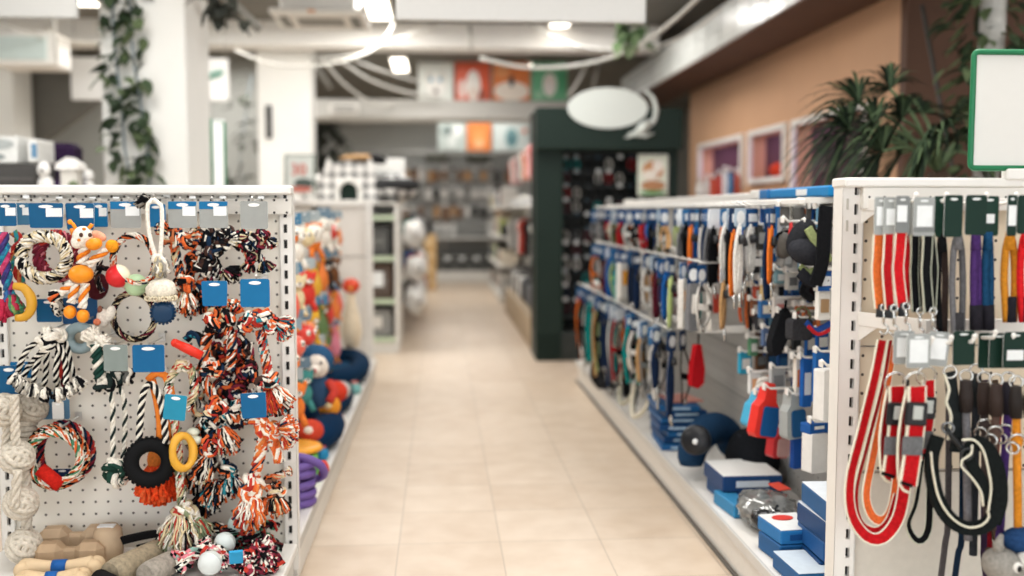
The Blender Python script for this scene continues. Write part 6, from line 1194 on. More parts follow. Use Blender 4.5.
for r_ in range(11):
    for q in range(8):
        cn = R.choice(cc); z = 1.72 - r_ * .125; x = 1.1 + q * .095; y = KY0 + .47 + R.uniform(-.06, .02); m = F(PAL[cn])
        t = thing('dog_collar', '%s collar on the %s peg in the %s row inside the dark kiosk' % (cn, nth(q), nth(r_)), 'collar', (x, y, z), 'collars inside the dark kiosk')
        b = MB(); b.strap([V((x, y, z)), V((x - .025, y, z - .04)), V((x - .02, y - .01, z - .085)), V((x + .005, y - .015, z - .1)), V((x + .026, y, z - .075)), V((x + .022, y, z - .03))], .022, .005, m, None, .6, closed=True, step=.025); b.build('webbing', t)
        b = MB(); b.prism(rrect(.045, .035, .004), .002, R.choice([stick, card_('#a8b0b4'), card_('#3a4a55'), card_('#2a2f33')]), o=(x, y - .03, z + .03)); b.build('header_card', t)
        if q % 2 == 0: MB().tube([(x, y + .06, z + .005), (x, y - .04, z + .002)], .003, metal(), 5).build('peg_hook', k)
# ================================================================== clothes rack behind the kiosk
g3 = thing('shelf_rack', 'tall rack with wooden base and dog clothes beyond the kiosk', 'display rack', (1.15, 10.7, 0)); ww = mat('#b39f84', .6, var=.15, scale=6)
MB().box((1.1, 10.75, .15), (.58, 3.6, .29), ww, bev=.006).build('base', g3); MB().box((1.38, 10.75, 1.1), (.03, 3.6, 1.8), mat('#3a3b3a', .6)).build('back_panel', g3)
MB().box((1.08, 10.75, 1.3), (.6, 3.6, .03), mat('#f0efec', .15, var=0), bev=.004).build('shelf', g3)
for y, z in ((11.1, 1.92), (11.1, 1.2)): b = MB(); b.tube([(.93, 9.0, z), (.93, 12.5, z)], .012, metal(), 8); b.tube([(.93, 9.0, z), (1.37, 9.0, z)], .01, metal(), 6); b.tube([(.93, 12.5, z), (1.37, 12.5, z)], .01, metal(), 6); b.build('rail', g3)
def coat(x, y, z, cn, hexc, label, grp, L=.3):
    t = thing('dog_coat', label, 'dog clothes', (x, y, z), grp); m = F(hexc); q = rot(0, 0, R.uniform(.6, 1.0))
    b = MB(); b.prism([(-.05, 0), (.05, 0), (.11, -.05), (.1, -.12), (.085, -.1), (.09, -L), (-.09, -L), (-.085, -.1), (-.1, -.12), (-.11, -.05)][::-1], .03, m, o=(x, y, z - .03), q=q); b.build('garment', t)
    b = MB(); b.tube([V((x, y, z - .03)) + q @ V((-.08, .015, -.03)), V((x, y, z - .01)), V((x, y, z - .03)) + q @ V((.08, .015, -.03))], .005, metal(), 6); b.tube([(x, y, z - .01), (x, y, z + .02)], .003, metal(), 5); b.build('hanger', t)
    b = MB(); b.box(V((x, y, z - .1)) + q @ V((.02, -.004, 0)), (.04, .004, .05), stick, q); b.build('price_tag', t)
for rn, z, seq in (('upper', 1.92, 'coral,pink,white,red,orange,white,grey,pink,white,coral'), ('lower', 1.2, 'black,white,black,grey,red,black,white,grey,black,white')):
    for i, cn in enumerate(seq.split(',')): coat(.93 + R.uniform(-.02, .02), 9.1 + i * .35, z, cn, {'coral': '#d8776a', 'pink': '#d98d8a', 'white': '#e3e0da', 'red': '#c24a3c', 'orange': '#d98a58', 'grey': '#8f8f8d', 'black': '#2a2a2c'}[cn], '%s dog coat, %s from the kiosk on the %s rail' % (cn, nth(i), rn), 'dog coats beyond the kiosk', .3 if rn == 'upper' else .36)
for i in range(9):
    hexc, cn = R.choice((('#2b2b2d', 'black'), ('#dedbd5', 'white'), ('#77787a', 'grey'), ('#e5e2dc', 'white'))); y = 9.15 + i * .38
    t = thing('pet_bag', '%s pet bag, %s from the kiosk on the wooden base' % (cn, nth(i)), 'bag', (.97, y, .296), 'bags on the wooden base'); b = MB(); b.box((.97, y, .42), (.2, .2, .24), F(hexc), rot(0, 0, .2), .03); b.build('bag_body', t); b = MB(); b.tube([(.92, y, .53), (.92, y + .02, .62), (1.02, y + .02, .62), (1.02, y, .53)], .01, F('#3a3a3c'), 6, step=.02); b.build('handle', t)
for i in range(8):
    y = 9.1 + i * .44; t = thing('boxed_product', 'white pack, %s from the kiosk on the glossy shelf' % nth(i), 'box', (.95, y, 1.316), 'white packs on the glossy shelf'); b = MB(); b.box((.95, y, 1.356), (.14, .2, .08), mat('#eceae6', .2, var=0), rot(0, 0, .1), .01); b.build('carton', t); b = MB(); b.box((.877, y, 1.356), (.003, .1, .04), card_('#9fa3a6'), rot(0, 0, .1)); b.build('label_sticker', t)
g4 = thing('shelf_rack', 'far white rack of white packs near the back wall', 'display rack', (1.0, 15.5, 0)); wr = mat('#dedcd6', .5, var=.05)
MB().box((1.2, 15.3, .75), (.03, 3.4, 1.5), wr).build('back_panel', g4)
for z in (.1, .5, .9, 1.3): MB().box((1.0, 15.3, z), (.4, 3.4, .03), wr, bev=.004).build('shelf', g4)
MB().box((1.0, 15.3, .042), (.38, 3.36, .08), wr).build('plinth', g4)
for z, rn in ((.115, 'bottom'), (.515, 'second'), (.915, 'third'), (1.315, 'top')):
    for i in range(7):
        y = 13.8 + i * .46; cn, hexc = R.choice((('white', '#e6e3de'), ('grey', '#a9a8a4'), ('cream', '#dcd2c0'), ('dark', '#3a3a3b'), ('lime', '#b9c47a'))); hh = R.uniform(.16, .3)
        t = thing('boxed_product', '%s pack, %s along the %s shelf of the far white rack' % (cn, nth(i), rn), 'box', (.95, y, z), 'packs on the far white rack'); b = MB(); b.box((.95, y, z + hh / 2 + .001), (.22, .3, hh), card_(hexc), rot(0, 0, R.uniform(-.1, .1)), .015); b.build('carton', t); b = MB(); b.box((.838, y, z + hh / 2), (.003, .12, hh * .5), card_(R.choice(['#8a8d90', '#c98a6a', '#5f7f9a'])), rot(0, 0, 0)); b.build('printed_label', t)
# ================================================================== back wall rack
g5 = thing('shelf_rack', 'wide perforated rack along the back wall facing the aisle', 'display rack', (.2, 18.2, 0)); BX0, BX1 = -1.6, 2.6
MB().box(((BX0 + BX1) / 2, 18.45, 1.15), (BX1 - BX0, .03, 2.05), hole_mat('#a9aaa7', .05, .006)).build('pegboard_panel', g5)
MB().box(((BX0 + BX1) / 2, 18.2, .1), (BX1 - BX0, .5, .19), mat('#dddbd5', .5)).build('plinth', g5); MB().box(((BX0 + BX1) / 2, 18.22, .78), (BX1 - BX0, .42, .04), mat('#d9d8d4', .4), bev=.005).build('shelf', g5)
for i in range(6): MB().box((BX0 + .02 + i * (BX1 - BX0 - .04) / 5, 18.42, 1.12), (.04, .05, 2.1), wr).build('upright', g5)
rowsb = (('top', 2.05), ('second', 1.72), ('third', 1.4), ('lowest', 1.1))
for rn, z in rowsb:
    for i in range(15):
        x = -.75 + i * .14 + R.uniform(-.02, .02); cn = R.choice(['brown', 'tan', 'white', 'grey', 'dark', 'white', 'brown'] if rn in ('top', 'third') else ['white', 'grey', 'white', 'dark', 'grey']); hexc = {'brown': '#7d5c42', 'tan': '#b58c62', 'white': '#dcdad6', 'grey': '#8f8f8c', 'dark': '#3b3a39'}[cn]
        t = thing('carded_packet', '%s packet, %s on the %s hooks of the back wall rack' % (cn, nth(i), rn), 'packet', (x, 18.3, z), 'packets on the back wall rack'); hh = R.uniform(.16, .26)
        b = MB(); b.prism(rrect(R.uniform(.08, .12), hh, .012), .03, card_(hexc), o=(x, 18.3, z - .05)); b.build('pouch', t); b = MB(); b.prism(rrect(.09, .05, .006), .004, card_(R.choice(['#dcdad6', '#9a9c9a', '#5a4a3c'])), o=(x, 18.31, z)); b.build('header_card', t)
        if i % 3 == 0: MB().tube([(x, 18.44, z + .005), (x, 18.27, z)], .005, metal(), 5).build('peg_hook', g5)
for i in range(8):
    x = -.65 + i * .26; t = thing('storage_crate', 'dark wire crate, %s along the foot of the back wall rack' % nth(i), 'crate', (x, 18.1, .196), 'dark crates under the back shelf'); b = MB(); dkm = mat('#3f413f', .6, var=.2)
    for z in (.2, .3, .4, .5): b.box((x, 17.99, z + .01), (.24, .01, .03), dkm)
    for dx in (-.115, 0, .115): b.box((x + dx, 17.99, .37), (.015, .012, .34), dkm)
    b.box((x, 18.13, .37), (.22, .24, .32), mat('#6f716e', .7, var=.3, scale=20)); b.build('crate', t); MB().box((x, 17.98, .42), (.1, .006, .06), stick).build('label_sticker', t)
for i, (u, lb) in enumerate(((437, 'dark green planter box on top of the back wall rack above the crates'), (478, 'second dark green planter box on top of the back wall rack'))):
    p = at(u, 166, 18.3); t = thing('planter', lb, 'planter', (p.x, 18.3, 2.18)); MB().box((p.x, 18.42, 2.24), (.42, .14, .12), mat('#55584c', .7), bev=.01).build('trough', t); b = MB()
    for j in range(60): leaf(b, (p.x + R.uniform(-.2, .2), 18.42 + R.uniform(-.05, .05), 2.29), (R.uniform(-.6, .6), R.uniform(-.6, .3), 1), R.uniform(.08, .15), .05, leafs[j % 3], .5)
    o = b.build('foliage', t); o['kind'] = 'stuff'
# ================================================================== left: shelf unit, hanging bags, carton stack
g6 = thing('shelf_rack', 'white shelf unit with a green edge holding carriers and crates', 'display rack', (-.85, 9.35, 0)); ge = mat('#b9c9ae', .5, var=.03)
for x in (-1.3, -.385): MB().box((x, 9.33, .67), (.035, .9, 1.33), wr, bev=.004).build('side_panel', g6)
MB().box((-.84, 9.77, .67), (.92, .02, 1.33), wr).build('back_panel', g6)
for z in (.12, .46, .84, 1.2): b = MB(); b.box((-.84, 9.33, z), (.88, .88, .025), wr, bev=.003); b.box((-.84, 8.885, z), (.88, .012, .045), ge); b.build('shelf', g6)
MB().box((-.84, 9.33, .05), (.9, .86, .1), wr).build('plinth', g6); MB().box((-.84, 9.33, 1.325), (.95, .92, .02), wr).build('top_panel', g6)
def carrier(label, x, z, w, h, m, tagm=None):
    t = thing('pet_carrier', label, 'pet carrier', (x, 9.15, z)); b = MB(); b.box((x, 9.15, z + h / 2), (w, .42, h), m, bev=.025); b.build('shell', t); b = MB()
    for i in range(5): b.box((x - w * .3 + i * w * .15, 8.936, z + h * .5), (.008, .008, h * .55), mat('#8e8e8a', .4))
    b.box((x, 8.936, z + h * .5), (w * .7, .006, .012), mat('#8e8e8a', .4)); b.build('grille_door', t)
    if tagm: MB().box((x + w * .1, 8.93, z + h * .55), (w * .32, .006, h * .4), tagm).build('price_tag', t)
gk = mat('#4a4b4a', .6, var=.1)
carrier('dark grey pet carrier on the upper middle shelf of the white unit', -.62, .853, .36, .28, gk); carrier('brown pet carrier with a white tag on the second shelf of the white unit', -.6, .473, .36, .33, mat('#54443a', .7, var=.15), stick)
carrier('grey pet carrier deeper on the upper middle shelf', -1.05, .853, .4, .28, mat('#6a6b69', .6)); carrier('black pet carrier deeper on the second shelf', -1.05, .473, .4, .3, mat('#2f3030', .6))
carrier('grey carrier with wire door on the bottom shelf of the white unit', -.62, .133, .38, .25, mat('#8b8b88', .5), card_('#d9d6cf')); carrier('dark carrier deeper on the bottom shelf', -1.05, .133, .36, .26, gk)
g7 = thing('shelf_rack', 'far rack hung with white bags behind the white shelf unit', 'display rack', (-.85, 12.3, 0)); MB().box((-.85, 12.35, .75), (.04, 4.6, 1.45), wr).build('back_panel', g7); MB().box((-.68, 12.35, .1), (.4, 4.6, .2), wr, bev=.004).build('base_shelf', g7); MB().box((-.6, 12.35, 1.3), (.5, 4.6, .03), wr).build('top_shelf', g7)
for rn, z, seq in (('upper', 1.22, 'white,teal,white,grey,white,white,dark,white'), ('middle', .86, 'white,red,white,blue,white,dark,white,white'), ('lower', .55, 'white,white,black,white,orange,black,white,grey')):
    for i, cn in enumerate(seq.split(',')):
        y = 10.15 + i * .5; x = -.3 + R.uniform(-.04, .06); hexc = {'teal': '#2f9a8a', 'white': '#e8e6e2', 'grey': '#9a9a98', 'dark': '#3a3a3c', 'red': '#c2402f', 'blue': '#2a6ab0', 'black': '#222', 'orange': '#d9713a'}[cn]; hexc = '#222224' if hexc == '#222' else hexc
        t = thing('pet_bag', '%s bag, %s from the white shelf unit on the %s hooks' % (cn, nth(i), rn), 'bag', (x, y, z), 'bags on the far left rack'); h = R.uniform(.24, .32); b = MB()
        b.ell((x, y, z - .04 - h / 2), (.11, .15, h / 2), F(hexc), 14, 10, f=lambda d: 1 + .1 * math.sin(6 * d.z + 3 * d.x)); b.build('bag_body', t); b = MB(); b.tube([(x, y - .05, z - .06), (x, y - .03, z + .02), (x, y + .03, z + .02), (x, y + .05, z - .06)], .009, F('#55565a'), 6, step=.02); b.build('handle', t)
        b = MB(); b.box((x + .03, y - .14, z - h * .6), (.05, .006, .07), F(R.choice(['#3a3b3d', '#c9c7c2', '#8a8b8d'])), None, .002); b.build('badge', t); MB().tube([(-.83, y, z + .02), (x, y, z + .03)], .006, metal(), 5).build('peg_hook', g7)
for i in range(4): t = carton('%s beige carton from the floor in the stack by the back aisle' % nth(i), (-.2, 16.2, .002 + i * .222), (.26, .34, .22), mat('#cda873', .7, var=.1), None, .02 * i, card_('#e2c9a0'), 'beige cartons in the far stack', 'carton')
# ---- cat houses on top of the shelf unit
def check_mat(a, c, s):
    m = bpy.data.materials.new('tartan_cloth'); m.use_nodes = True; nt = m.node_tree; b = nt.nodes['Principled BSDF']; b.inputs['Roughness'].default_value = .9
    tc = nt.nodes.new('ShaderNodeTexCoord'); out = None
    for i, ax in enumerate('XYZ'):
        w = nt.nodes.new('ShaderNodeTexWave'); w.bands_direction = ax; w.inputs['Scale'].default_value = s; nt.links.new(tc.outputs['Object'], w.inputs['Vector']); g = nt.nodes.new('ShaderNodeMath'); g.operation = 'GREATER_THAN'; g.inputs[1].default_value = .72; nt.links.new(w.outputs['Fac'], g.inputs[0])
        if out is None: out = g.outputs[0]
        else: ad = nt.nodes.new('ShaderNodeMath'); ad.operation = 'ADD'; nt.links.new(out, ad.inputs[0]); nt.links.new(g.outputs[0], ad.inputs[1]); out = ad.outputs[0]
    mx = nt.nodes.new('ShaderNodeMapRange'); mx.inputs['From Max'].default_value = 2.0; nt.links.new(out, mx.inputs['Value']); cr = nt.nodes.new('ShaderNodeMix'); cr.data_type = 'RGBA'; cr.inputs[6].default_value = lin(a); cr.inputs[7].default_value = lin(c); nt.links.new(mx.outputs[0], cr.inputs[0]); nt.links.new(cr.outputs[2], b.inputs['Base Color']); return m
tart = check_mat('#efedea', '#3a3b3d', 3.2); wf = F('#efede8')
ZT = 1.336; c = V((-.81, 9.25, ZT)); t = thing('pet_house', 'white and black tartan cat house with an arched opening', 'pet house', c)
b = MB(); arch = [(.2 * math.cos(a * PI / 12), .14 + .16 * math.sin(a * PI / 12)) for a in range(13)]; body = [(-.26, 0), (.26, 0)] + [(.27 * math.cos(a * PI / 12), .13 + .24 * math.sin(a * PI / 12)) for a in range(13)]
b.prism(body[::-1] if False else [(x, z) for x, z in body], .4, tart, o=c + V((0, -.2, 0))); b.build('shell', t)
b = MB(); b.prism([(-.09, .0), (.09, .0)] + [(.09 * math.cos(a * PI / 10), .08 + .1 * math.sin(a * PI / 10)) for a in range(11)], .01, F('#24302b'), o=c + V((0, -.212, .0))); b.build('opening', t)
b = MB(); b.tube([c + V((.1 * math.cos(a * PI / 10), -.215, .09 + .11 * math.sin(a * PI / 10))) for a in range(11)], .022, wf, 8); b.tube([c + V((-.1, -.215, .0)), c + V((-.1, -.215, .09))], .022, wf, 8); b.tube([c + V((.1, -.215, .0)), c + V((.1, -.215, .09))], .022, wf, 8); b.build('arch_trim', t)
for s in (-1, 1): b = MB(); b.prism([(s * .16 - .07, .26), (s * .16 + .07, .26), (s * .19, .4)], .05, wf, o=c + V((0, -.15, 0))); b.build('ear', t)
c = V((-1.12, 9.3, ZT)); t = thing('pet_house', 'white cat house front edge beside the second pillar', 'pet house', c); b = MB(); b.ell(c + V((0, 0, .12)), (.19, .2, .14), tart, 14, 9); b.build('shell', t); MB().ring(c + V((.02, -.18, .12)), .1, .025, wf, (0, 1, .2)).build('opening_trim', t)
c = V((-.44, 9.3, ZT)); t = thing('pet_bed', 'tartan pet bed slumped at the end of the shelf unit', 'pet bed', c); b = MB(); b.ell(c + V((0, 0, .13)), (.22, .3, .13), tart, 18, 11, f=lambda d: 1 + .07 * math.sin(5 * d.y + 2)); b.build('cushion', t); b = MB(); b.tube([c + V((.2 * math.cos(a * PI / 8), .26 * math.sin(a * PI / 8), .16)) for a in range(16)], .055, F('#3a3b3c'), 9, closed=True); b.build('padded_rim', t)
c = V((-.68, 9.3, ZT + .375)); t = thing('folded_mat', 'tan and black folded mat lying on the tartan cat house', 'mat', c); b = MB(); b.ell((-.72, 9.3, ZT + .405), (.2, .2, .035), F('#b08d66'), 14, 8); b.build('mat', t); b = MB(); b.ell((-.58, 9.28, ZT + .40), (.1, .16, .045), F('#2a2a2b'), 12, 8, rot(0, .25, 0)); b.build('dark_edge', t)
carton('white box standing behind the tartan pet bed', (-.5, 9.66, ZT), (.34, .12, .42), mat('#e4e3df', .5), None, 0, card_('#c5c8c6'))
t, a, c = board('price_poster', 285, 155, 315, 193, 8.4, 'framed poster with red figures on the rack before the second pillar', 'sign', .012, card_('#dde2de'), wires=False)
cu = bpy.data.curves.new('price_text', 'FONT'); cu.body = '30'; cu.size = .13; cu.extrude = .002; cu.align_x = 'CENTER'; fo = bpy.data.objects.new('price_lettering', cu); COL.objects.link(fo); fo.parent = t; tw_ = V(t['_w']); fo.location = V(((a.x + c.x) / 2 - .01, 8.392, c.z + .15)) - tw_; fo.rotation_euler = (PI / 2, 0, 0); bpy.context.view_layer.update(); me = bpy.data.meshes.new_from_object(fo.evaluated_get(bpy.context.evaluated_depsgraph_get())); lo_, ro_ = fo.location.copy(), fo.rotation_euler.copy(); bpy.data.objects.remove(fo); fo = bpy.data.objects.new('price_lettering', me); COL.objects.link(fo); fo.parent = t; fo.location = lo_; fo.rotation_euler = ro_; me.materials.clear(); me.materials.append(mat('#d8604a', .5, var=0))
b = MB(); b.tube([V((a.x, 8.4, c.z - .08)), V((a.x, 8.4, a.z)), V((c.x, 8.4, a.z)), V((c.x, 8.4, c.z))], .008, plastic('#3a5a48'), 6); b.build('frame', t); b = MB(); b.prism(ellipse(.16, .08, 16), .003, card_('#55605c'), o=((a.x + c.x) / 2 + .03, 8.393, c.z + .08)); b.prism(ellipse(.2, .05, 16), .003, card_('#c97a6e'), o=((a.x + c.x) / 2, 8.392, c.z + .03)); b.build('printed_picture', t)
MB().box(((a.x + c.x) / 2, 8.41, (1.335 + c.z) / 2 - .3), (.03, .02, abs(c.z - 1.335) + .7), st).build('stand_post', t)
# ================================================================== left rear: rack with boxes, crates, cat bed
g8 = thing('shelf_rack', 'rear white rack behind the rope display whose top carries boxes', 'display rack', (-3.0, 6.2, 0)); MB().box((-3.0, 6.2, 1.32), (1.2, 2.2, .03), wr).build('top_panel', g8); MB().box((-3.0, 6.2, .65), (.05, 2.2, 1.3), wr).build('back_panel', g8); MB().box((-3.0, 6.2, .1), (1.2, 2.2, .2), wr).build('base_shelf', g8)
ZR = 1.337; YR = 5.9
def solid_at(name, label, cat, u0, v0, u1, m, Y=YR, d=.3, bev=.02, part='body', top=None):
    a = at(u0, v0, Y); c = at(u1, v0, Y); t = thing(name, label, cat, ((a.x + c.x) / 2, Y, ZR)); MB().box(((a.x + c.x) / 2, Y + d / 2, (a.z + ZR) / 2), (c.x - a.x, d, a.z - ZR - .002), m, bev=bev).build(part, t); return t, a, c
t, a, c = solid_at('storage_crate', 'black plastic crate on the rear rack under white boxes', 'crate', -12, 163, 37, mat('#3a3836', .6, var=.1), part='crate'); top = a.z
b = MB(); 
for z in (ZR + .05, ZR + .1): b.box(((a.x + c.x) / 2, YR - .003, z), (c.x - a.x - .04, .008, .015), mat('#4f4c49', .6, var=0))
b.build('rim', t)
a = at(-8, 136, YR); c = at(28, 162, YR); t = thing('boxed_product', 'white carton with grey pictures stacked on the black crate', 'box', ((a.x + c.x) / 2, YR, top)); MB().box(((a.x + c.x) / 2 - .03, YR + .14, (a.z + top) / 2 + .001), (c.x - a.x - .06, .26, a.z - top), mat('#dadbd8', .5), bev=.006).build('carton', t); b = MB(); b.prism(ellipse(.16, .06, 14), .003, card_('#a5aaa9'), o=((a.x + c.x) / 2 - .06, YR + .006, (a.z + top) / 2 + .03)); b.prism(ellipse(.12, .04, 14), .003, card_('#8c9291'), o=((a.x + c.x) / 2 - .09, YR + .006, (a.z + top) / 2 - .04)); b.build('printed_picture', t)
a = at(19, 138, YR); c = at(37, 162, YR); t = thing('boxed_product', 'narrow white carton beside the grey printed one on the crate', 'box', ((a.x + c.x) / 2, YR, top)); MB().box(((a.x + c.x) / 2 + .02, YR + .14, (a.z + top) / 2 + .001), (c.x - a.x - .04, .26, a.z - top - .01), mat('#e2e2de', .5), bev=.006).build('carton', t); MB().box(((a.x + c.x) / 2 + .03, YR + .008, (a.z + top) / 2), (.03, .004, .08), card_('#5f86a5')).build('label_sticker', t)
c0 = at(58, 188, 6.3); t = thing('cat_bed', 'deep purple cat bed with a hooded back on the rear rack', 'pet bed', (c0.x, 6.3, ZR)); b = MB(); pz = at(58, 143, 6.3).z
b.box((c0.x, 6.35, (pz + ZR) / 2), (.22, .2, pz - ZR), F('#33243f'), bev=.03); b.build('hood', t); b = MB(); b.ell((c0.x + .05, 6.15, ZR + .05), (.2, .16, .05), F('#3a2848'), 16, 9); b.build('cushion', t)
c0 = at(68, 170, 5.85); t = thing('pet_house', 'small white roofed pet house before the purple cat bed', 'pet house', (c0.x, 5.85, ZR)); b = MB(); zz = at(66, 166, 5.85).z; b.box((c0.x, 5.9, (ZR + zz) / 2), (.09, .1, zz - ZR), F('#d9d6cf'), bev=.004); b.build('walls', t); b = MB(); b.prism([(-.068, -.02), (.068, -.02), (.06, .012), (.0, .05), (-.06, .012)], .14, F('#eeece8'), o=(c0.x, 5.83, zz)); b.build('roof', t); b = MB(); b.ell((c0.x + .03, 5.84, ZR + .06), (.03, .02, .03), leafs[2], 8, 6); b.build('green_trim', t)
c0 = at(46, 188, 5.8); t = thing('plush_toy', 'white plush animal sitting in front of the purple bed', 'plush toy', (c0.x, 5.8, ZR)); b = MB(); b.ell((c0.x, 5.8, ZR + .06), (.045, .04, .062), F('#e9e8e5'), 12, 9); b.build('body', t); b = MB(); b.ell((c0.x, 5.78, ZR + .15), (.036, .035, .045), F('#eeedea'), 12, 9); b.build('head', t); b = MB(); b.ell((c0.x + .0, 5.745, ZR + .14), (.01, .008, .012), F('#55524f'), 8, 6); b.build('face', t)
t, a, c = board('sign_board', 211, 119, 226, 189, 6.0, 'narrow green framed sign standing edge on behind the rope display', 'sign', .02, mat('#e4e6e3', .4, var=0), wires=False); b = MB(); b.tube([(a.x, 6.0, c.z - .06), (a.x, 6.0, a.z), (c.x, 6.0, a.z - .02), (c.x, 6.0, c.z - .06)], .008, plastic('#2f7a55'), 6); b.build('frame', t)
b = MB()
for xx in (a.x + .01, c.x - .01): b.tube([(xx, 6.02, c.z), (xx, 6.02, .01)], .008, plastic('#2f7a55'), 6)
b.build('stand_post', t)
c0 = at(101, 160, 6.25); t = thing('plush_toy', 'small white plush figures at the pillar edge on the rear rack', 'plush toy', (c0.x - .1, 6.2, ZR)); b = MB(); b.ell((c0.x - .06, 6.2, ZR + .05), (.04, .04, .05), F('#e9e8e5'), 10, 7); b.build('body', t); b = MB(); b.ell((c0.x - .06, 6.2, ZR + .13), (.033, .033, .037), F('#eeedea'), 10, 7); b.build('head', t)
# dark slot on second pillar
b = MB(); p = at(269, 122, 10.59); b.box(p, (.06, .03, .34), mat('#3a3a38', .7)); single(b, 'wall_vent', 'dark upright slot set in the white second pillar', 'vent', p - V((0, 0, .17)))
# ================================================================== right: palm, birch trunk, pole, window goods
R.seed(77); PM = [mat(h, .55, var=.2, scale=20, spec=.2) for h in ('#263326', '#374834', '#5a6d4e', '#1c261d')]
pc = at(938, 172, 4.7); t = thing('fan_palm', 'potted fan palm with drooping leaf fans behind the leash display', 'plant', (pc.x, 4.7, 0))
b = MB(); b.lathe([(.14, 0), (.17, .3), (.19, .34), (.16, .34), (.15, .3), (.001, .3)], mat('#5b4a3f', .7), 20, (pc.x, 4.7, 0)); b.build('pot', t)
b = MB(); b.tube([(pc.x, 4.7, .3), (pc.x + .02, 4.7, .8), (pc.x, 4.7, pc.z)], .06, mat('#4a3a2c', .9, var=.4, scale=25, bump=1), 10, step=.1, sc=lambda f: 1.1 - .3 * f + .06 * math.sin(40 * f)); b.build('trunk', t)
def frond(tip_uv, yo, n=18, L=.34, m0=0):
    hub = at(tip_uv[0] - 3, tip_uv[1] - 9, 4.7 + yo); b0 = V((pc.x, 4.7, pc.z)); b = MB(); b.tube([b0, b0.lerp(hub, .5) + V((0, 0, .06)), hub], .008, PM[2], 6, step=.04); b.build('stalk', t)
    d = hub - b0; d.normalize(); s = V((d.z, 0, -d.x)) if abs(d.y) < .95 else V((1, 0, 0)); s = s.normalized(); nrm = d.cross(s); b = MB()
    for i in range(n):
        a = -1.45 + 2.9 * i / (n - 1); dr = (d * math.cos(a) + s * math.sin(a) + nrm * .12 * math.sin(i * 3)).normalized(); leaf(b, hub, dr, L * (.7 + .3 * math.cos(a)) * R.uniform(.85, 1.1), .021, PM[(i + m0) % 3] if i % 4 else PM[3], .62)
    b.build('leaf_fan', t)
for (u, v), yo, L, m0 in (((893, 98), -.05, .3, 0), ((862, 112), -.1, .38, 1), ((852, 138), -.2, .36, 0), ((868, 152), .1, .38, 2), ((905, 128), -.25, .36, 0), ((885, 160), -.3, .4, 1), ((925, 122), .2, .34, 0), ((960, 150), -.2, .38, 2), ((985, 130), .1, .34, 0), ((930, 160), -.35, .36, 1), ((975, 165), -.1, .36, 0), ((915, 150), .3, .36, 2), ((878, 135), -.15, .38, 0), ((905, 162), .05, .38, 1), ((945, 140), -.3, .34, 0)): frond((u, v), yo, 34, L, m0)
p0, p1 = at(1003, -60, 5.2), at(985, 200, 5.2); t = thing('birch_trunk', 'white birch pole wrapped in ivy behind the green framed board', 'plant', (p1.x, 5.2, 0)); b = MB(); b.tube([(p1.x, 5.2, .0), (p1.x, 5.2, 1.6), (p0.x - .03, 5.2, 3.14)], .065, mat('#d5d3cd', .8, var=.5, scale=9), 14, step=.2); b.build('trunk', t); b = MB()
for i in range(330):
    f = R.uniform(.42, 1); a = R.uniform(0, 2 * PI); q = V((p1.x + (p0.x - p1.x) * f * f - .04 + .17 * math.cos(a) * R.uniform(.5, 1.5), 5.2 + .1 * math.sin(a), 3.1 * f)); leaf(b, q, (math.cos(a), math.sin(a), R.uniform(-1, .3)), R.uniform(.06, .12), .06, leafs[i % 3], .4)
o = b.build('ivy_foliage', t); o['kind'] = 'stuff'
a, c = at(922, 5, 5.6), at(946, 135, 5.6); b = MB(); b.tube([c + (c - a).normalized() * 1.75, a], .012, mat('#45433f', .6), 8); single(b, 'metal_pole', 'thin dark pole leaning before the dark brown wall', 'pole', (c.x + .25, 5.6, .02))
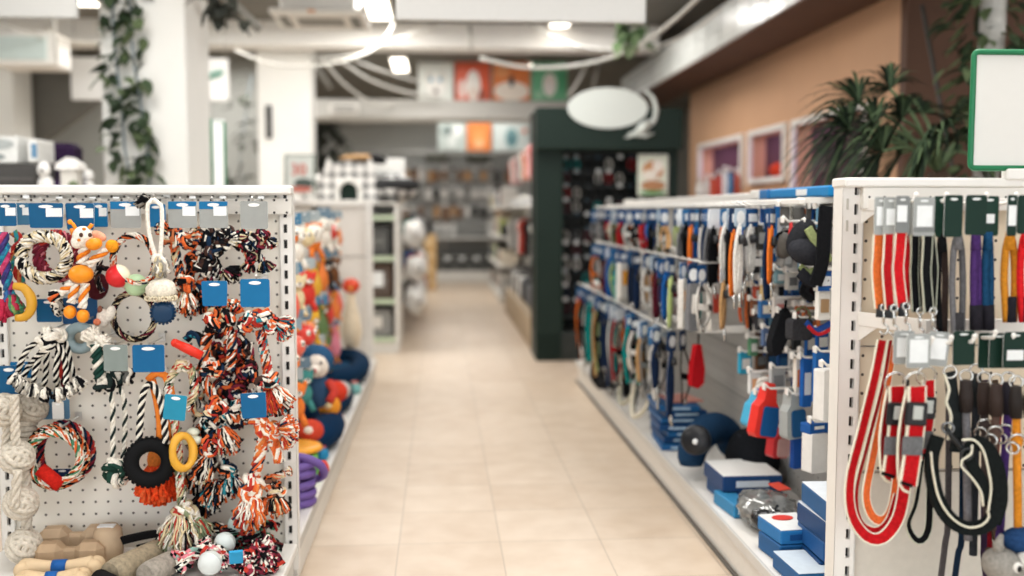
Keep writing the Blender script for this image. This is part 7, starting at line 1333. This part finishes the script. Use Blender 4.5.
g9 = thing('shelf_rack', 'low rack of bottles in front of the brown display windows', 'display rack', (2.2, 8.9, 0)); MB().box((2.45, 8.75, .67), (.4, 1.9, .03), wr).build('shelf', g9); MB().box((2.62, 8.75, .67), (.03, 1.9, 1.3), wr).build('back_panel', g9); MB().box((2.45, 8.75, 1.31), (.42, 1.9, .03), wr).build('top_panel', g9); MB().box((2.45, 8.75, .1), (.4, 1.9, .2), wr).build('plinth', g9)
for i, (u, v, w, hexc, cn) in enumerate(((700, 178, .07, '#e5e2dc', 'white'), (707, 174, .06, '#d9d6d0', 'tall white'), (713, 174, .07, '#c9563f', 'red'), (719, 170, .06, '#c2473a', 'dark red'), (725, 166, .07, '#e4e6e8', 'white capped'), (730, 167, .06, '#2f86b8', 'bright blue'), (737, 168, .06, '#b5533f', 'brick red'))):
    Y = 8.35; p = at(u, v, Y); z0 = 1.326; h = max(.12, p.z - z0); t = thing('bottle', '%s bottle standing in front of the far display window' % cn, 'bottle', (p.x, Y, z0), 'bottles before the display windows'); r = w / 2; MB().lathe([(r, 0), (r, h * .7), (r * .5, h * .82), (r * .45, h * .86)], plastic(hexc), 14, (p.x, Y, z0)).build('bottle_body', t); MB().lathe([(r * .5, h * .86), (r * .5, h), (.001, h)], plastic('#e9e7e2'), 12, (p.x, Y, z0)).build('cap', t)
b = MB(); c = V((3.0, 8.7, 1.548)); t = thing('plush_toy', 'red plush toy with a dark cap inside the middle display window', 'plush toy', c); b.ell(c + V((0, 0, .07)), (.1, .09, .07), F('#cf4a2f'), 12, 8); b.build('body', t); b = MB(); b.ell(c + V((.04, -.06, .16)), (.055, .055, .075), F('#2a2c38'), 12, 8); b.build('cap', t)
# ================================================================== camera and exposure
cd = bpy.data.cameras.new('camera'); cam = bpy.data.objects.new('camera', cd); COL.objects.link(cam)
cam.location = (0, 0, CAMZ); m3 = Matrix((RT, UP, -FW)).transposed(); cam.rotation_euler = m3.to_euler()
cd.sensor_width = 36; cd.lens = 36 * 1000 / 1024; cd.clip_start = .05
cd.dof.use_dof = True; cd.dof.focus_distance = 2.85; cd.dof.aperture_fstop = 1.15
SC.camera = cam
SC.view_settings.view_transform = 'Standard'; SC.view_settings.look = 'None'; SC.view_settings.gamma = 1; SC.view_settings.use_curve_mapping = False
SC.view_settings.exposure = 0.8
SC.cycles.use_denoising = True; SC.cycles.max_bounces = 6
